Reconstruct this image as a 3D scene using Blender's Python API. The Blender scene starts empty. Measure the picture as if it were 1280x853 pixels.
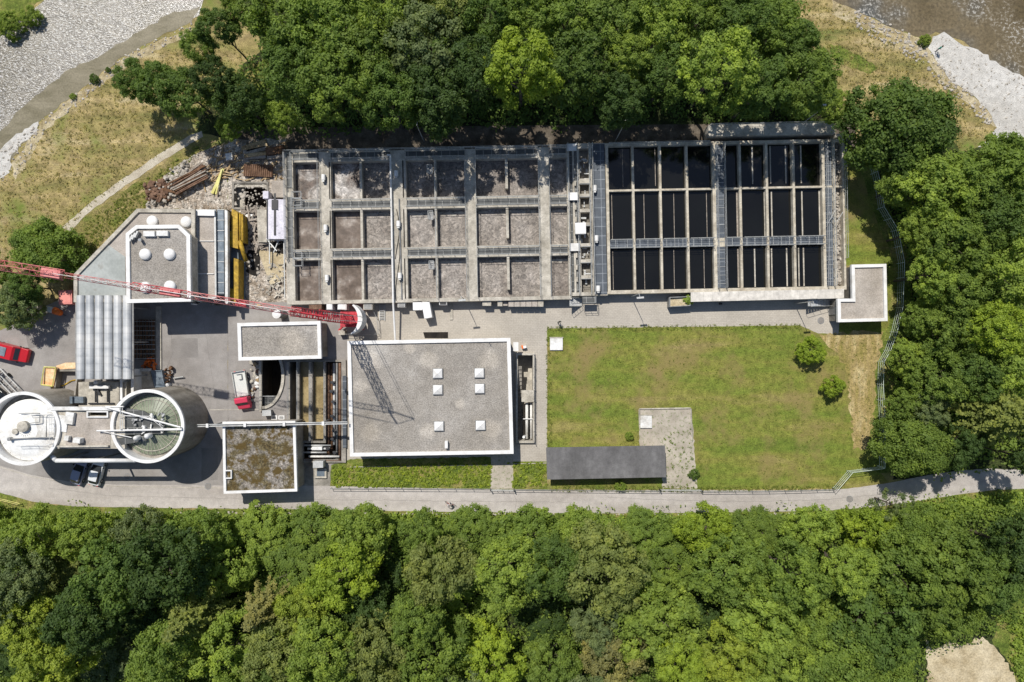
import bpy, bmesh, math, random
import numpy as np
from mathutils import Vector, Matrix
PI = math.pi
R = math.radians
scene = bpy.context.scene
COL = scene.collection
H = 100.0
F = 853.333
# ------------------------------------------------------------------ helpers
def W(px, py, z=0.0):
    """photo pixel -> world point at height z (the photo is a straight-down survey picture taken 100 m up)"""
    s = (H - z) / F
    return ((px - 640) * s, -(py - 426.5) * s, z)
def rot_px(x, y, cx=700, cy=275, a=1.1):
    c, s = math.cos(R(a)), math.sin(R(a))
    u, v = x - cx, y - cy
    return (cx + u * c + v * s, cy - u * s + v * c)
def rect(x0, y0, x1, y1, a=1.1):
    cx, cy = (x0 + x1) / 2, (y0 + y1) / 2
    return [rot_px(x, y, cx, cy, a) for x, y in ((x0, y0), (x1, y0), (x1, y1), (x0, y1))]

class MB:
    def __init__(self):
        self.v = []; self.f = []; self.m = []
    def face(self, pts, mi=0):
        n = len(self.v); self.v.extend([tuple(p) for p in pts]); self.f.append(tuple(range(n, n + len(pts)))); self.m.append(mi)
    def prism(self, base, z0, z1, mi=0, top=None, bottom=True):
        """base: list of world (x,y), counter-clockwise made sure"""
        a = sum(base[i][0] * base[(i + 1) % len(base)][1] - base[(i + 1) % len(base)][0] * base[i][1] for i in range(len(base)))
        if a < 0: base = base[::-1]; top = top[::-1] if top else None
        t = top or base
        n = len(base); o = len(self.v)
        self.v.extend([(x, y, z0) for x, y in base]); self.v.extend([(x, y, z1) for x, y in t])
        for i in range(n):
            j = (i + 1) % n
            self.f.append((o + i, o + j, o + n + j, o + n + i)); self.m.append(mi)
        self.f.append(tuple(range(o + n, o + 2 * n))); self.m.append(mi)
        if bottom: self.f.append(tuple(range(o + n - 1, o - 1, -1))); self.m.append(mi)
    def pprism(self, pts, z0, z1, mi=0):
        self.prism([W(x, y, z1)[:2] for x, y in pts], z0, z1, mi)
    def box(self, c, s, rz=0, mi=0, ry=0, rx=0):
        mt = Matrix.Translation(c) @ Matrix.Rotation(rz, 4, 'Z') @ Matrix.Rotation(ry, 4, 'Y') @ Matrix.Rotation(rx, 4, 'X')
        o = len(self.v)
        for dz in (-.5, .5):
            for dx, dy in ((-.5, -.5), (.5, -.5), (.5, .5), (-.5, .5)):
                self.v.append(tuple(mt @ Vector((dx * s[0], dy * s[1], dz * s[2]))))
        for f in ((3, 2, 1, 0), (4, 5, 6, 7), (0, 1, 5, 4), (1, 2, 6, 5), (2, 3, 7, 6), (3, 0, 4, 7)):
            self.f.append(tuple(o + i for i in f)); self.m.append(mi)
    def tube(self, p0, p1, r, n=6, mi=0, r1=None, caps=True):
        p0, p1 = Vector(p0), Vector(p1); d = p1 - p0
        if d.length < 1e-6: return
        d.normalize(); u = d.orthogonal().normalized(); w = d.cross(u)
        if r1 is None: r1 = r
        o = len(self.v)
        for p, q in ((p0, r), (p1, r1)):
            for i in range(n):
                a = 2 * PI * i / n + PI / 4
                self.v.append(tuple(p + u * (q * math.cos(a)) + w * (q * math.sin(a))))
        for i in range(n):
            j = (i + 1) % n
            self.f.append((o + i, o + j, o + n + j, o + n + i)); self.m.append(mi)
        if caps:
            self.f.append(tuple(range(o + n - 1, o - 1, -1))); self.m.append(mi)
            self.f.append(tuple(range(o + n, o + 2 * n))); self.m.append(mi)
    def path(self, pts, r, n=6, mi=0):
        for a, b in zip(pts, pts[1:]): self.tube(a, b, r, n, mi)
    def lathe(self, c, prof, n=32, mi=0, a0=0, a1=2 * PI):
        """prof: [(radius, z)] from outside/bottom to top"""
        full = abs(a1 - a0 - 2 * PI) < 1e-6
        k = n if full else n + 1
        o = len(self.v)
        for r, z in prof:
            for i in range(k):
                a = a0 + (a1 - a0) * i / n
                self.v.append((c[0] + r * math.cos(a), c[1] + r * math.sin(a), z))
        for j in range(len(prof) - 1):
            for i in range(n):
                i2 = (i + 1) % k
                self.f.append((o + j * k + i, o + j * k + i2, o + (j + 1) * k + i2, o + (j + 1) * k + i)); self.m.append(mi)
    def grid(self, xs, ys, solid, z0, z1, fn, mi=0):
        """walls from a plan grid: solid(i,j) cells get a top and outer sides, holes stay open"""
        nx, ny = len(xs) - 1, len(ys) - 1
        P = {}
        for i in range(nx + 1):
            for j in range(ny + 1):
                x, y = fn(xs[i], ys[j], z1)[:2]
                P[i, j] = (x, y)
        S = lambda i, j: 0 <= i < nx and 0 <= j < ny and solid(i, j)
        for i in range(nx):
            for j in range(ny):
                if not S(i, j): continue
                q = [P[i, j], P[i, j + 1], P[i + 1, j + 1], P[i + 1, j]]     # photo y runs down: this is ccw in world
                self.face([(x, y, z1) for x, y in q], mi)
                if z0 is None: continue
                for (di, dj, a, b) in ((-1, 0, 0, 1), (0, 1, 1, 2), (1, 0, 2, 3), (0, -1, 3, 0)):
                    if not S(i + di, j + dj):
                        A, B = q[a], q[b]
                        self.face([(A[0], A[1], z0), (B[0], B[1], z0), (B[0], B[1], z1), (A[0], A[1], z1)], mi)
    def rail(self, pts, h=1.0, step=1.6, r=.03, closed=False):
        pts = [Vector(p) for p in pts]
        if closed: pts = pts + [pts[0]]
        for a, b in zip(pts, pts[1:]):
            L = (b - a).length; n = max(1, int(round(L / step)))
            for hh in (h, h * .5): self.tube(a + Vector((0, 0, hh)), b + Vector((0, 0, hh)), r, 4)
            for k in range(n + 1):
                p = a.lerp(b, k / n); self.tube(p, p + Vector((0, 0, h)), r, 4)
    def build(self, name, mat, parent=None, smooth=False, bevel=0):
        me = bpy.data.meshes.new(name)
        off = Vector((0, 0, 0)) if parent is None else parent.get('_w', None)
        if parent is not None:
            off = WL[parent.name]
        vs = [(x - off[0], y - off[1], z - off[2]) for x, y, z in self.v]
        me.from_pydata(vs, [], self.f)
        mats = mat if isinstance(mat, (list, tuple)) else [mat]
        for m in mats: me.materials.append(m)
        if len(mats) > 1: me.polygons.foreach_set('material_index', self.m)
        if smooth: me.polygons.foreach_set('use_smooth', [True] * len(me.polygons))
        me.update()
        o = bpy.data.objects.new(name, me); COL.objects.link(o)
        if parent is not None: o.parent = parent
        WL[o.name] = Vector(off)
        if bevel:
            md = o.modifiers.new('b', 'BEVEL'); md.width = bevel; md.segments = 2; md.limit_method = 'ANGLE'
        return o
WL = {}
def thing(name, label, cat, loc=(0, 0, 0), group=None):
    o = bpy.data.objects.new(name, None); COL.objects.link(o)
    o.location = loc; o['label'] = label; o['category'] = cat; o.empty_display_size = .2
    if group: o['group'] = group
    WL[o.name] = Vector(loc)
    return o
def tag(o, label, cat, group=None):
    o['label'] = label; o['category'] = cat
    if group: o['group'] = group
    return o
def struct(o, kind='structure'):
    o['kind'] = kind; return o
def copy_tree(o):
    c = o.copy(); COL.objects.link(c); WL[c.name] = Vector(o.location)
    for ch in o.children:
        d = ch.copy(); COL.objects.link(d); d.parent = c
        for g in ch.children:
            e = g.copy(); COL.objects.link(e); e.parent = d
    return c
# ------------------------------------------------------------------ materials
def nodes(name):
    m = bpy.data.materials.new(name); m.use_nodes = True
    nt = m.node_tree; N = nt.nodes; L = nt.links
    return m, N, L, N['Principled BSDF']
def pos(N, L, scale=(1, 1, 1), rz=0, obj=False):
    mp = N.new('ShaderNodeMapping'); mp.inputs['Scale'].default_value = scale; mp.inputs['Rotation'].default_value = (0, 0, rz)
    if obj: g = N.new('ShaderNodeTexCoord'); L.new(g.outputs['Object'], mp.inputs[0])
    else: g = N.new('ShaderNodeNewGeometry'); L.new(g.outputs['Position'], mp.inputs[0])
    return mp.outputs[0]
def noise(N, L, co, scale, detail=4, rough=.55, dist=0):
    n = N.new('ShaderNodeTexNoise'); n.inputs['Scale'].default_value = scale; n.inputs['Detail'].default_value = detail
    n.inputs['Roughness'].default_value = rough; n.inputs['Distortion'].default_value = dist; L.new(co, n.inputs['Vector']); return n.outputs['Fac']
def ramp(N, L, fac, stops):
    r = N.new('ShaderNodeValToRGB'); L.new(fac, r.inputs[0]); e = r.color_ramp.elements
    while len(e) > 1: e.remove(e[-1])
    e[0].position = stops[0][0]; e[0].color = (*stops[0][1], 1)
    for p, c in stops[1:]:
        q = e.new(p); q.color = (*c, 1)
    return r.outputs[0]
def mult(N, L, a, b, f=1.0, mode='MULTIPLY'):
    x = N.new('ShaderNodeMix'); x.data_type = 'RGBA'; x.blend_type = mode; x.clamp_factor = True
    if isinstance(f, (int, float)): x.inputs[0].default_value = f
    else: L.new(f, x.inputs[0])
    for k, q in ((6, a), (7, b)):
        if isinstance(q, tuple): x.inputs[k].default_value = (*q, 1)
        else: L.new(q, x.inputs[k])
    return x.outputs[2]
def bump(N, L, B, h, s, d=.05):
    b = N.new('ShaderNodeBump'); b.inputs['Strength'].default_value = s; b.inputs['Distance'].default_value = d
    L.new(h, b.inputs['Height']); L.new(b.outputs[0], B.inputs['Normal'])
def g3(v): return (v, v, v)
def surf(name, stops, scale=.3, fine=6, fv=(.7, 1.25), rough=.9, bmp=.4, bd=.05, stretch=(1, 1, 1), rz=0, metal=0, spec=.3, mid=None, detail=5, stain=None, obj=False):
    m, N, L, B = nodes(name)
    co = pos(N, L, stretch, rz, obj); co2 = pos(N, L, obj=obj)
    stops = [(.5 + (p - .5) * .62, q) for p, q in stops]
    c = ramp(N, L, noise(N, L, co, scale, detail, .6), stops)
    nf = noise(N, L, co2, fine, 3, .6)
    c = mult(N, L, c, ramp(N, L, nf, [(.34, g3(fv[0])), (.66, g3(fv[1]))]))
    if mid: c = mult(N, L, c, ramp(N, L, noise(N, L, co2, mid[0], 4, .6), [(.36, g3(mid[1])), (.64, g3(mid[2]))]))
    if stain: c = mult(N, L, c, stain[0], ramp(N, L, noise(N, L, co2, stain[1], 5, .65), [(stain[2], g3(0)), (stain[3], g3(1))]), 'MIX')
    L.new(c, B.inputs['Base Color'])
    B.inputs['Roughness'].default_value = rough; B.inputs['Metallic'].default_value = metal
    B.inputs['Specular IOR Level'].default_value = spec
    if bmp: bump(N, L, B, nf, bmp, bd)
    return m
def plain(name, c, rough=.6, metal=0, var=.12, scale=1.2, spec=.4, obj=False):
    a = tuple(max(0, x * (1 - var)) for x in c); b = tuple(min(1, x * (1 + var)) for x in c)
    return surf(name, [(.3, a), (.7, b)], scale, 9, (.9, 1.08), rough, .1, .01, metal=metal, spec=spec, obj=obj)
MT = {}
MT['ground'] = surf('dry_meadow', [(.15, (.15, .165, .045)), (.4, (.27, .225, .085)), (.6, (.36, .28, .125)), (.85, (.5, .42, .24))], .16, 7, (.6, 1.35), .95, .8, .12, (.5, 2.6, 1), R(-38), mid=(.8, .72, 1.25), stain=((.15, .19, .035), .1, .5, .62))
MT['meadow_east'] = surf('dry_meadow_east', [(.15, (.15, .165, .045)), (.4, (.27, .225, .085)), (.6, (.36, .28, .125)), (.85, (.5, .42, .24))], .16, 7, (.6, 1.35), .95, .8, .12, (.5, 2.6, 1), R(35), mid=(.8, .72, 1.25), stain=((.17, .2, .045), .1, .54, .66))
MT['lawn'] = surf('mown_lawn', [(.15, (.1, .15, .02)), (.42, (.155, .19, .03)), (.6, (.2, .2, .042)), (.85, (.27, .22, .085))], .16, 5, (.72, 1.25), .95, .8, .1, (.35, 1.9, 1), 0, mid=(1.0, .76, 1.2), stain=((.235, .185, .07), .13, .5, .68))
MT['rough_grass'] = surf('rough_grass', [(.3, (.09, .13, .018)), (.5, (.16, .19, .035)), (.7, (.25, .22, .07))], .35, 5, (.65, 1.35), .95, 1, .15, mid=(2.2, .75, 1.2))
MT['worn'] = surf('worn_track', [(.3, (.24, .2, .06)), (.5, (.34, .26, .11)), (.72, (.46, .38, .2))], .3, 5, (.7, 1.3), .95, .7, .1, (2.5, .5, 1), mid=(1.5, .8, 1.15))
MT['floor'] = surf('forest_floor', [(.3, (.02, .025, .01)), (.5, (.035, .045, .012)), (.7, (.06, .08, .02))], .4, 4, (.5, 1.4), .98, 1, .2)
MT['path'] = surf('gravel_path', [(.3, (.4, .35, .26)), (.7, (.55, .5, .4))], .5, 7, (.75, 1.2), .95, .5)
MT['dirt'] = surf('rubble_dirt', [(.25, (.22, .17, .12)), (.5, (.42, .36, .29)), (.75, (.6, .55, .48))], .5, 5, (.55, 1.35), .95, 1, .15, mid=(2, .7, 1.25))
MT['soil'] = surf('churned_sandy_soil', [(.25, (.36, .285, .165)), (.5, (.49, .41, .265)), (.75, (.58, .5, .345))], .25, 4, (.84, 1.15), .95, .8, .12, mid=(1.1, .88, 1.1))
MT['gravelbar'] = surf('pale_gravel', [(.25, (.5, .475, .425)), (.6, (.62, .6, .555)), (.8, (.68, .665, .62))], .1, 6, (.82, 1.12), .95, .9, .12, mid=(1.2, .85, 1.1))
MT['asphalt'] = surf('worn_asphalt', [(.25, (.235, .217, .198)), (.5, (.285, .265, .245)), (.75, (.33, .31, .288))], .16, 8, (.9, 1.08), .9, .3, mid=(.9, .92, 1.06))
MT['road'] = surf('road_asphalt', [(.25, (.37, .335, .3)), (.5, (.43, .395, .36)), (.75, (.48, .445, .41))], .12, 8, (.9, 1.08), .9, .3, (.05), (.35, 2.2, 1), mid=(1, .9, 1.07))
MT['conc'] = surf('weathered_concrete', [(.2, (.33, .3, .245)), (.5, (.46, .425, .355)), (.8, (.56, .52, .445))], .4, 6, (.85, 1.12), .9, .3, mid=(1.8, .8, 1.12))
MT['beige'] = surf('beige_concrete', [(.2, (.36, .31, .235)), (.5, (.5, .45, .355)), (.8, (.6, .55, .45))], .5, 6, (.85, 1.12), .9, .3, mid=(1.8, .8, 1.12))
MT['concdark'] = surf('stained_concrete', [(.25, (.17, .155, .13)), (.5, (.26, .24, .205)), (.75, (.36, .33, .285))], .4, 6, (.87, 1.1), .9, .3, mid=(1.8, .82, 1.1))
MT['wallc'] = surf('streaked_concrete_wall', [(.25, (.22, .195, .155)), (.5, (.31, .28, .23)), (.75, (.39, .355, .3))], .5, 5, (.87, 1.1), .9, .3, .05, (1.2, 1.2, .2), mid=(1.2, .82, 1.08))
MT['gravelroof'] = surf('roof_gravel', [(.15, (.25, .225, .19)), (.45, (.3, .275, .24)), (.62, (.34, .315, .28)), (.78, (.42, .395, .355))], .14, 6.5, (.68, 1.3), .95, .8, .08, mid=(.9, .92, 1.08))
MT['roofpink'] = surf('pinkish_roof_gravel', [(.3, (.34, .3, .255)), (.7, (.44, .395, .345))], .3, 7, (.8, 1.18), .95, .6, .05, mid=(.7, .9, 1.08))
MT['mossroof'] = surf('mossy_roof', [(.2, (.085, .058, .022)), (.42, (.14, .115, .06)), (.52, (.225, .2, .165)), (.8, (.34, .31, .275))], .5, 4.5, (.45, 1.4), .95, 1, .12, mid=(2.4, .6, 1.3), detail=10, stain=((.095, .065, .02), .9, .5, .6))
MT['membrane'] = surf('grey_green_membrane', [(.3, (.3, .32, .3)), (.7, (.4, .42, .395))], .3, 3, (.92, 1.06), .7, .1, stain=((.24, .23, .2), .6, .58, .75))
MT['white'] = surf('white_painted_metal', [(.15, (.62, .6, .56)), (.45, (.76, .75, .72)), (.8, (.83, .82, .8))], .5, 5, (.93, 1.03), .5, .05, mid=(1.6, .93, 1.02))
MT['whitedirty'] = surf('chalky_white', [(.25, (.55, .52, .46)), (.5, (.74, .73, .69)), (.75, (.82, .82, .8))], .5, 5, (.85, 1.06), .7, .2, mid=(1.7, .85, 1.05))
MT['galv'] = surf('galvanised_steel', [(.3, (.4, .41, .4)), (.7, (.55, .55, .53))], 1, 5, (.9, 1.1), .5, .1, metal=.3)
MT['steelmid'] = surf('grey_steel', [(.3, (.2, .2, .195)), (.7, (.31, .31, .3))], 1, 5, (.9, 1.1), .5, .1, metal=.2)
MT['dark'] = plain('dark_steel', (.03, .03, .032), .5)
MT['black'] = plain('black_rubber', (.012, .012, .013), .8)
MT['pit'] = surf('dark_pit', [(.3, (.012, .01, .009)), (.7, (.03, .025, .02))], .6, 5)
MT['shed'] = surf('shed_roof_sheet', [(.25, (.1, .097, .095)), (.5, (.135, .131, .129)), (.75, (.18, .175, .172))], .25, 6, (.9, 1.1), .8, .2, .05, (1.6, .5, 1), mid=(1.2, .88, 1.1))
MT['green_glass'] = surf('green_tinted_glass', [(.3, (.13, .155, .1)), (.7, (.23, .26, .175))], .8, 5, (.9, 1.1), .25, .05, spec=.6)
MT['bluegrey'] = surf('blue_grey_sheet', [(.3, (.12, .15, .18)), (.7, (.22, .26, .29))], .8, 5, (.9, 1.1), .35, .05, metal=.2)
MT['lilac'] = surf('pale_lilac_sheeting', [(.3, (.58, .56, .62)), (.7, (.72, .7, .76))], .7, 4, (.85, 1.08), .6, .5, .08, stain=((.2, .19, .24), 1.4, .6, .68))
MT['wood'] = surf('rough_timber', [(.3, (.3, .2, .1)), (.7, (.5, .38, .22))], .9, 5, (.7, 1.2), .85, .4, obj=False)
MT['darkwood'] = surf('dark_old_timber', [(.3, (.09, .045, .02)), (.7, (.2, .11, .06))], .9, 5, (.6, 1.3), .85, .5)
MT['greywood'] = surf('grey_timber', [(.3, (.26, .22, .18)), (.7, (.42, .37, .31))], .9, 5, (.7, 1.2), .85, .4)
MT['rust'] = surf('rusty_steel', [(.3, (.1, .055, .035)), (.7, (.21, .125, .08))], 1.5, 8, (.7, 1.3), .85, .5)
MT['yellow'] = surf('yellow_paint', [(.25, (.3, .19, .025)), (.6, (.47, .3, .03)), (.8, (.54, .36, .05))], .9, 4, (.8, 1.1), .6, .2, mid=(2, .8, 1.1))
MT['paleyellow'] = surf('pale_yellow_paint', [(.3, (.6, .55, .16)), (.7, (.7, .66, .26))], .8, 4, (.85, 1.08), .5, .1)
MT['red'] = plain('red_paint', (.5, .02, .03), .35, obj=True)
MT['craneRed'] = surf('red_crane_paint', [(.3, (.42, .02, .035)), (.7, (.56, .06, .075))], 1, 4, (.8, 1.1), .5, .1, mid=(2, .8, 1.1))
MT['cranePink'] = surf('faded_pink_crane_paint', [(.3, (.52, .12, .12)), (.7, (.66, .26, .24))], .6, 4, (.85, 1.08), .6, .1)
MT['pink'] = plain('salmon_lid', (.72, .26, .22), .6)
MT['orange'] = plain('orange_plastic', (.75, .16, .02), .5)
MT['paleorange'] = surf('pale_orange', [(.3, (.74, .4, .17)), (.7, (.8, .64, .4))], 1.2, 4, (.85, 1.08), .6, .1)
MT['verge_dry'] = surf('dry_verge', [(.25, (.13, .16, .03)), (.5, (.22, .19, .06)), (.75, (.3, .24, .11))], .3, 5, (.65, 1.3), .95, 1, .15, mid=(2, .75, 1.2))
MT['northpath'] = surf('tree_shaded_paving', [(.3, (.07, .055, .04)), (.7, (.15, .125, .095))], .5, 5, (.8, 1.2), .95, .5, mid=(1.5, .8, 1.15))  # tree shade over the north path is put into this dark colour
MT['darksoil'] = surf('dark_soil', [(.3, (.05, .035, .025)), (.7, (.13, .095, .07))], .8, 5, (.7, 1.3), .95, .6)
MT['shore'] = surf('tan_shore', [(.3, (.34, .27, .14)), (.7, (.5, .43, .28))], .3, 6, (.7, 1.25), .95, .8, .1, mid=(1.2, .8, 1.15))
def roofpatch(m, pts):
    N, L = m.node_tree.nodes, m.node_tree.links; B = N['Principled BSDF']; src = B.inputs['Base Color'].links[0].from_socket
    gp = N.new('ShaderNodeNewGeometry').outputs['Position']; acc = None
    nz = N.new('ShaderNodeTexNoise'); nz.inputs['Scale'].default_value = 1.3; nz.inputs['Detail'].default_value = 5; L.new(gp, nz.inputs['Vector'])
    for (x, y, r) in pts:
        d = N.new('ShaderNodeVectorMath'); d.operation = 'DISTANCE'; d.inputs[1].default_value = (x, y, 3.75); L.new(gp, d.inputs[0])
        a = N.new('ShaderNodeMath'); a.operation = 'DIVIDE'; L.new(d.outputs['Value'], a.inputs[0]); a.inputs[1].default_value = r
        b = N.new('ShaderNodeMath'); b.operation = 'MULTIPLY_ADD'; L.new(nz.outputs['Fac'], b.inputs[0]); b.inputs[1].default_value = .9; L.new(a.outputs[0], b.inputs[2])
        if acc is None: acc = b.outputs[0]
        else:
            q = N.new('ShaderNodeMath'); q.operation = 'MINIMUM'; L.new(acc, q.inputs[0]); L.new(b.outputs[0], q.inputs[1]); acc = q.outputs[0]
    f = ramp(N, L, acc, [(.55, g3(.75)), (1.0, g3(0))]) if False else N.new('ShaderNodeMapRange')
    f.inputs[1].default_value = 1.0; f.inputs[2].default_value = 1.45; f.inputs[3].default_value = .8; f.inputs[4].default_value = 0; L.new(acc, f.inputs[0])
    c = mult(N, L, src, (1.42, 1.4, 1.36), f.outputs[0]); L.new(c, B.inputs['Base Color'])
MT['tankwhite'] = surf('chalk_white_cover', [(.25, (.7, .68, .63)), (.6, (.82, .82, .79))], .6, 5, (.9, 1.04), .7, .2, mid=(1.7, .9, 1.03))
roofpatch(MT['gravelroof'], [(*W(x, y, 3.75)[:2], r) for x, y, r in ((462, 452, 1.7), (536, 450, 1.6), (612, 449, 1.7), (463, 541, 1.7), (534, 540, 1.4), (614, 538, 1.8), (450, 483, 1.2), (366, 427, 2.1), (512, 436, .9), (575, 505, .9))])
# pavers : slab joints over concrete
def pavers():
    m, N, L, B = nodes('concrete_pavers'); co = pos(N, L, (1, 1, 1), R(-1.1))
    b = N.new('ShaderNodeTexBrick'); L.new(co, b.inputs['Vector']); b.inputs['Scale'].default_value = 1
    b.inputs['Brick Width'].default_value = .5; b.inputs['Row Height'].default_value = .25; b.inputs['Mortar Size'].default_value = .012; b.offset = .5
    b.inputs['Color1'].default_value = (.42, .38, .32, 1); b.inputs['Color2'].default_value = (.455, .415, .35, 1); b.inputs['Mortar'].default_value = (.3, .27, .225, 1)
    c = mult(N, L, b.outputs['Color'], ramp(N, L, noise(N, L, co, .18, 6, .6), [(.3, g3(.84)), (.7, g3(1.12))]))
    c = mult(N, L, c, ramp(N, L, noise(N, L, co, 5, 3), [(.3, g3(.88)), (.7, g3(1.1))]))
    L.new(c, B.inputs['Base Color']); B.inputs['Roughness'].default_value = .9; return m
MT['pavers'] = pavers()
def weedy():
    m, N, L, B = nodes('weedy_paving'); co = pos(N, L)
    c = ramp(N, L, noise(N, L, co, .5, 5, .6), [(.35, (.33, .29, .23)), (.65, (.47, .42, .345))])
    c = mult(N, L, c, (.13, .17, .05), ramp(N, L, noise(N, L, co, 2.2, 6, .7), [(.53, g3(0)), (.62, g3(.7))]), 'MIX')
    L.new(c, B.inputs['Base Color']); B.inputs['Roughness'].default_value = .9; return m
MT['weedy'] = weedy()
def grating(name, c1=(.085, .088, .085), line=(.26, .26, .245), sx=1.2, sy=1.2, w=.04):
    m, N, L, B = nodes(name); co = pos(N, L, (1, 1, 1), R(-1.1))
    b = N.new('ShaderNodeTexBrick'); L.new(co, b.inputs['Vector']); b.offset = 0
    b.inputs['Scale'].default_value = 1; b.inputs['Brick Width'].default_value = sx; b.inputs['Row Height'].default_value = sy; b.inputs['Mortar Size'].default_value = w
    b.inputs['Color1'].default_value = (*c1, 1); b.inputs['Color2'].default_value = (*[x * .9 for x in c1], 1); b.inputs['Mortar'].default_value = (*line, 1)
    c = mult(N, L, b.outputs['Color'], ramp(N, L, noise(N, L, co, 1.3, 6, .7), [(.3, g3(.7)), (.7, g3(1.25))]))
    L.new(c, B.inputs['Base Color']); B.inputs['Roughness'].default_value = .6; B.inputs['Metallic'].default_value = .2; return m
MT['grate'] = grating('walkway_grating')
MT['grateblue'] = grating('blue_grey_grating', (.085, .1, .118), (.24, .26, .28), 1.1, 1.35)
MT['panel'] = grating('white_cover_panels', (.68, .64, .57), (.5, .47, .41), 1.25, 9, .02)
def foam(name, cols, vs=3.2, fine=2.2):
    m, N, L, B = nodes(name); co = pos(N, L)
    v = N.new('ShaderNodeTexVoronoi'); v.inputs['Scale'].default_value = vs; v.feature = 'F1'
    d = N.new('ShaderNodeVectorMath'); d.operation = 'ADD'; L.new(co, d.inputs[0])
    nn = N.new('ShaderNodeTexNoise'); nn.inputs['Scale'].default_value = .9; nn.inputs['Detail'].default_value = 3; L.new(co, nn.inputs['Vector'])
    sc = N.new('ShaderNodeVectorMath'); sc.operation = 'SCALE'; sc.inputs[3].default_value = 2.2; L.new(nn.outputs['Color'], sc.inputs[0]); L.new(sc.outputs[0], d.inputs[1])
    L.new(d.outputs[0], v.inputs['Vector'])
    a = noise(N, L, co, .35, 5, .6, .6); f = noise(N, L, d.outputs[0], fine, 6, .75, .3)
    c = ramp(N, L, a, cols)
    c = mult(N, L, c, ramp(N, L, f, [(.36, g3(.4)), (.5, g3(.95)), (.64, g3(1.75))]))
    c = mult(N, L, c, ramp(N, L, v.outputs['Distance'], [(0, g3(1.1)), (.6, g3(.8))]))
    L.new(c, B.inputs['Base Color']); B.inputs['Roughness'].default_value = .5; bump(N, L, B, f, .8, .12); return m
MT['foam'] = foam('aerated_sludge_foam', [(.3, (.17, .142, .118)), (.5, (.27, .236, .2)), (.7, (.36, .32, .28))])
MT['foamdark'] = foam('darker_sludge_foam', [(.3, (.15, .122, .1)), (.5, (.235, .2, .168)), (.7, (.33, .29, .25))], 2.4, 2.8)
MT['foampale'] = foam('paler_sludge_foam', [(.3, (.21, .18, .155)), (.5, (.31, .275, .24)), (.7, (.43, .395, .355))], 3.8, 1.8)
MT['foamthin'] = foam('brown_water_thin_foam', [(.36, (.1, .07, .052)), (.46, (.17, .135, .11)), (.54, (.36, .33, .3)), (.68, (.56, .53, .5))], 2, 1.6)
MT['foambrown'] = surf('brown_sludge_water', [(.25, (.1, .074, .055)), (.5, (.155, .12, .095)), (.68, (.26, .22, .185)), (.85, (.45, .41, .37))], .5, 3, (.88, 1.12), .35, .2, .03, mid=(1.2, .85, 1.15))
def water(name, c, rough=.06, b=.08, sc=1.5):
    m, N, L, B = nodes(name); co = pos(N, L)
    L.new(ramp(N, L, noise(N, L, co, .12, 3), [(.3, tuple(x * .75 for x in c)), (.7, tuple(x * 1.25 for x in c))]), B.inputs['Base Color'])
    B.inputs['Roughness'].default_value = rough; B.inputs['Specular IOR Level'].default_value = .5
    bump(N, L, B, noise(N, L, co, sc, 3), b, .02); return m
MT['blackwater'] = water('clear_dark_water', (.0085, .0085, .0075), .08, .12, 2.2)
MT['tanwater'] = surf('tan_water', [(.3, (.22, .165, .075)), (.7, (.36, .28, .14))], .5, 4, (.85, 1.1), .3, .2)
def rapids():
    m, N, L, B = nodes('river_rapids'); c2 = pos(N, L, (1.2, 2.6, 1), R(58)); c3 = pos(N, L)
    f = noise(N, L, c2, 2.0, 4, .62, .4); f2 = noise(N, L, c2, .5, 3, .6, .4); g = noise(N, L, c3, .1, 4)
    base = ramp(N, L, g, [(.38, (.15, .132, .095)), (.62, (.21, .19, .155))])
    c = mult(N, L, base, ramp(N, L, f2, [(.35, g3(.7)), (.65, g3(1.3))]))
    c = mult(N, L, c, (.52, .505, .47), ramp(N, L, f, [(.5, g3(0)), (.62, g3(.85))]), 'MIX')  # thin pale dashes: sun glints painted into the water colour
    L.new(c, B.inputs['Base Color']); B.inputs['Roughness'].default_value = .22; bump(N, L, B, f, .6, .12); return m
MT['rapids'] = rapids()
MT['shallow'] = surf('shallow_water', [(.3, (.18, .158, .098)), (.7, (.26, .228, .155))], .25, 4, (.85, 1.15), .15, .3, .03, (1, 2.5, 1), R(-32), spec=.5)
def riverE():
    m, N, L, B = nodes('river_shallows_over_stones'); co = pos(N, L)
    g = noise(N, L, co, .07, 4); f = noise(N, L, co, 2.3, 5, .7, .4)
    v = N.new('ShaderNodeTexVoronoi'); v.inputs['Scale'].default_value = 1.6; L.new(co, v.inputs['Vector'])
    c = ramp(N, L, g, [(.35, (.1, .075, .035)), (.5, (.16, .125, .07)), (.66, (.09, .095, .09))])
    c = mult(N, L, c, ramp(N, L, f, [(.3, g3(.6)), (.7, g3(1.4))]))
    ff = mult(N, L, ramp(N, L, f, [(.53, g3(0)), (.6, g3(1))]), ramp(N, L, noise(N, L, co, .14, 3), [(.48, g3(0)), (.6, g3(.9))]))
    c = mult(N, L, c, (.45, .43, .38), ff, 'MIX')
    L.new(c, B.inputs['Base Color']); B.inputs['Roughness'].default_value = .25; bump(N, L, B, f, .6, .1); return m
MT['riverE'] = riverE()
MT['glass'] = plain('dark_window_glass', (.03, .035, .04), .1, spec=.7, var=.05)
MT['rock'] = surf('pale_stone', [(.3, (.3, .27, .225)), (.7, (.52, .475, .41))], 1.3, 5, (.8, 1.15), .95, .4)
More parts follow.
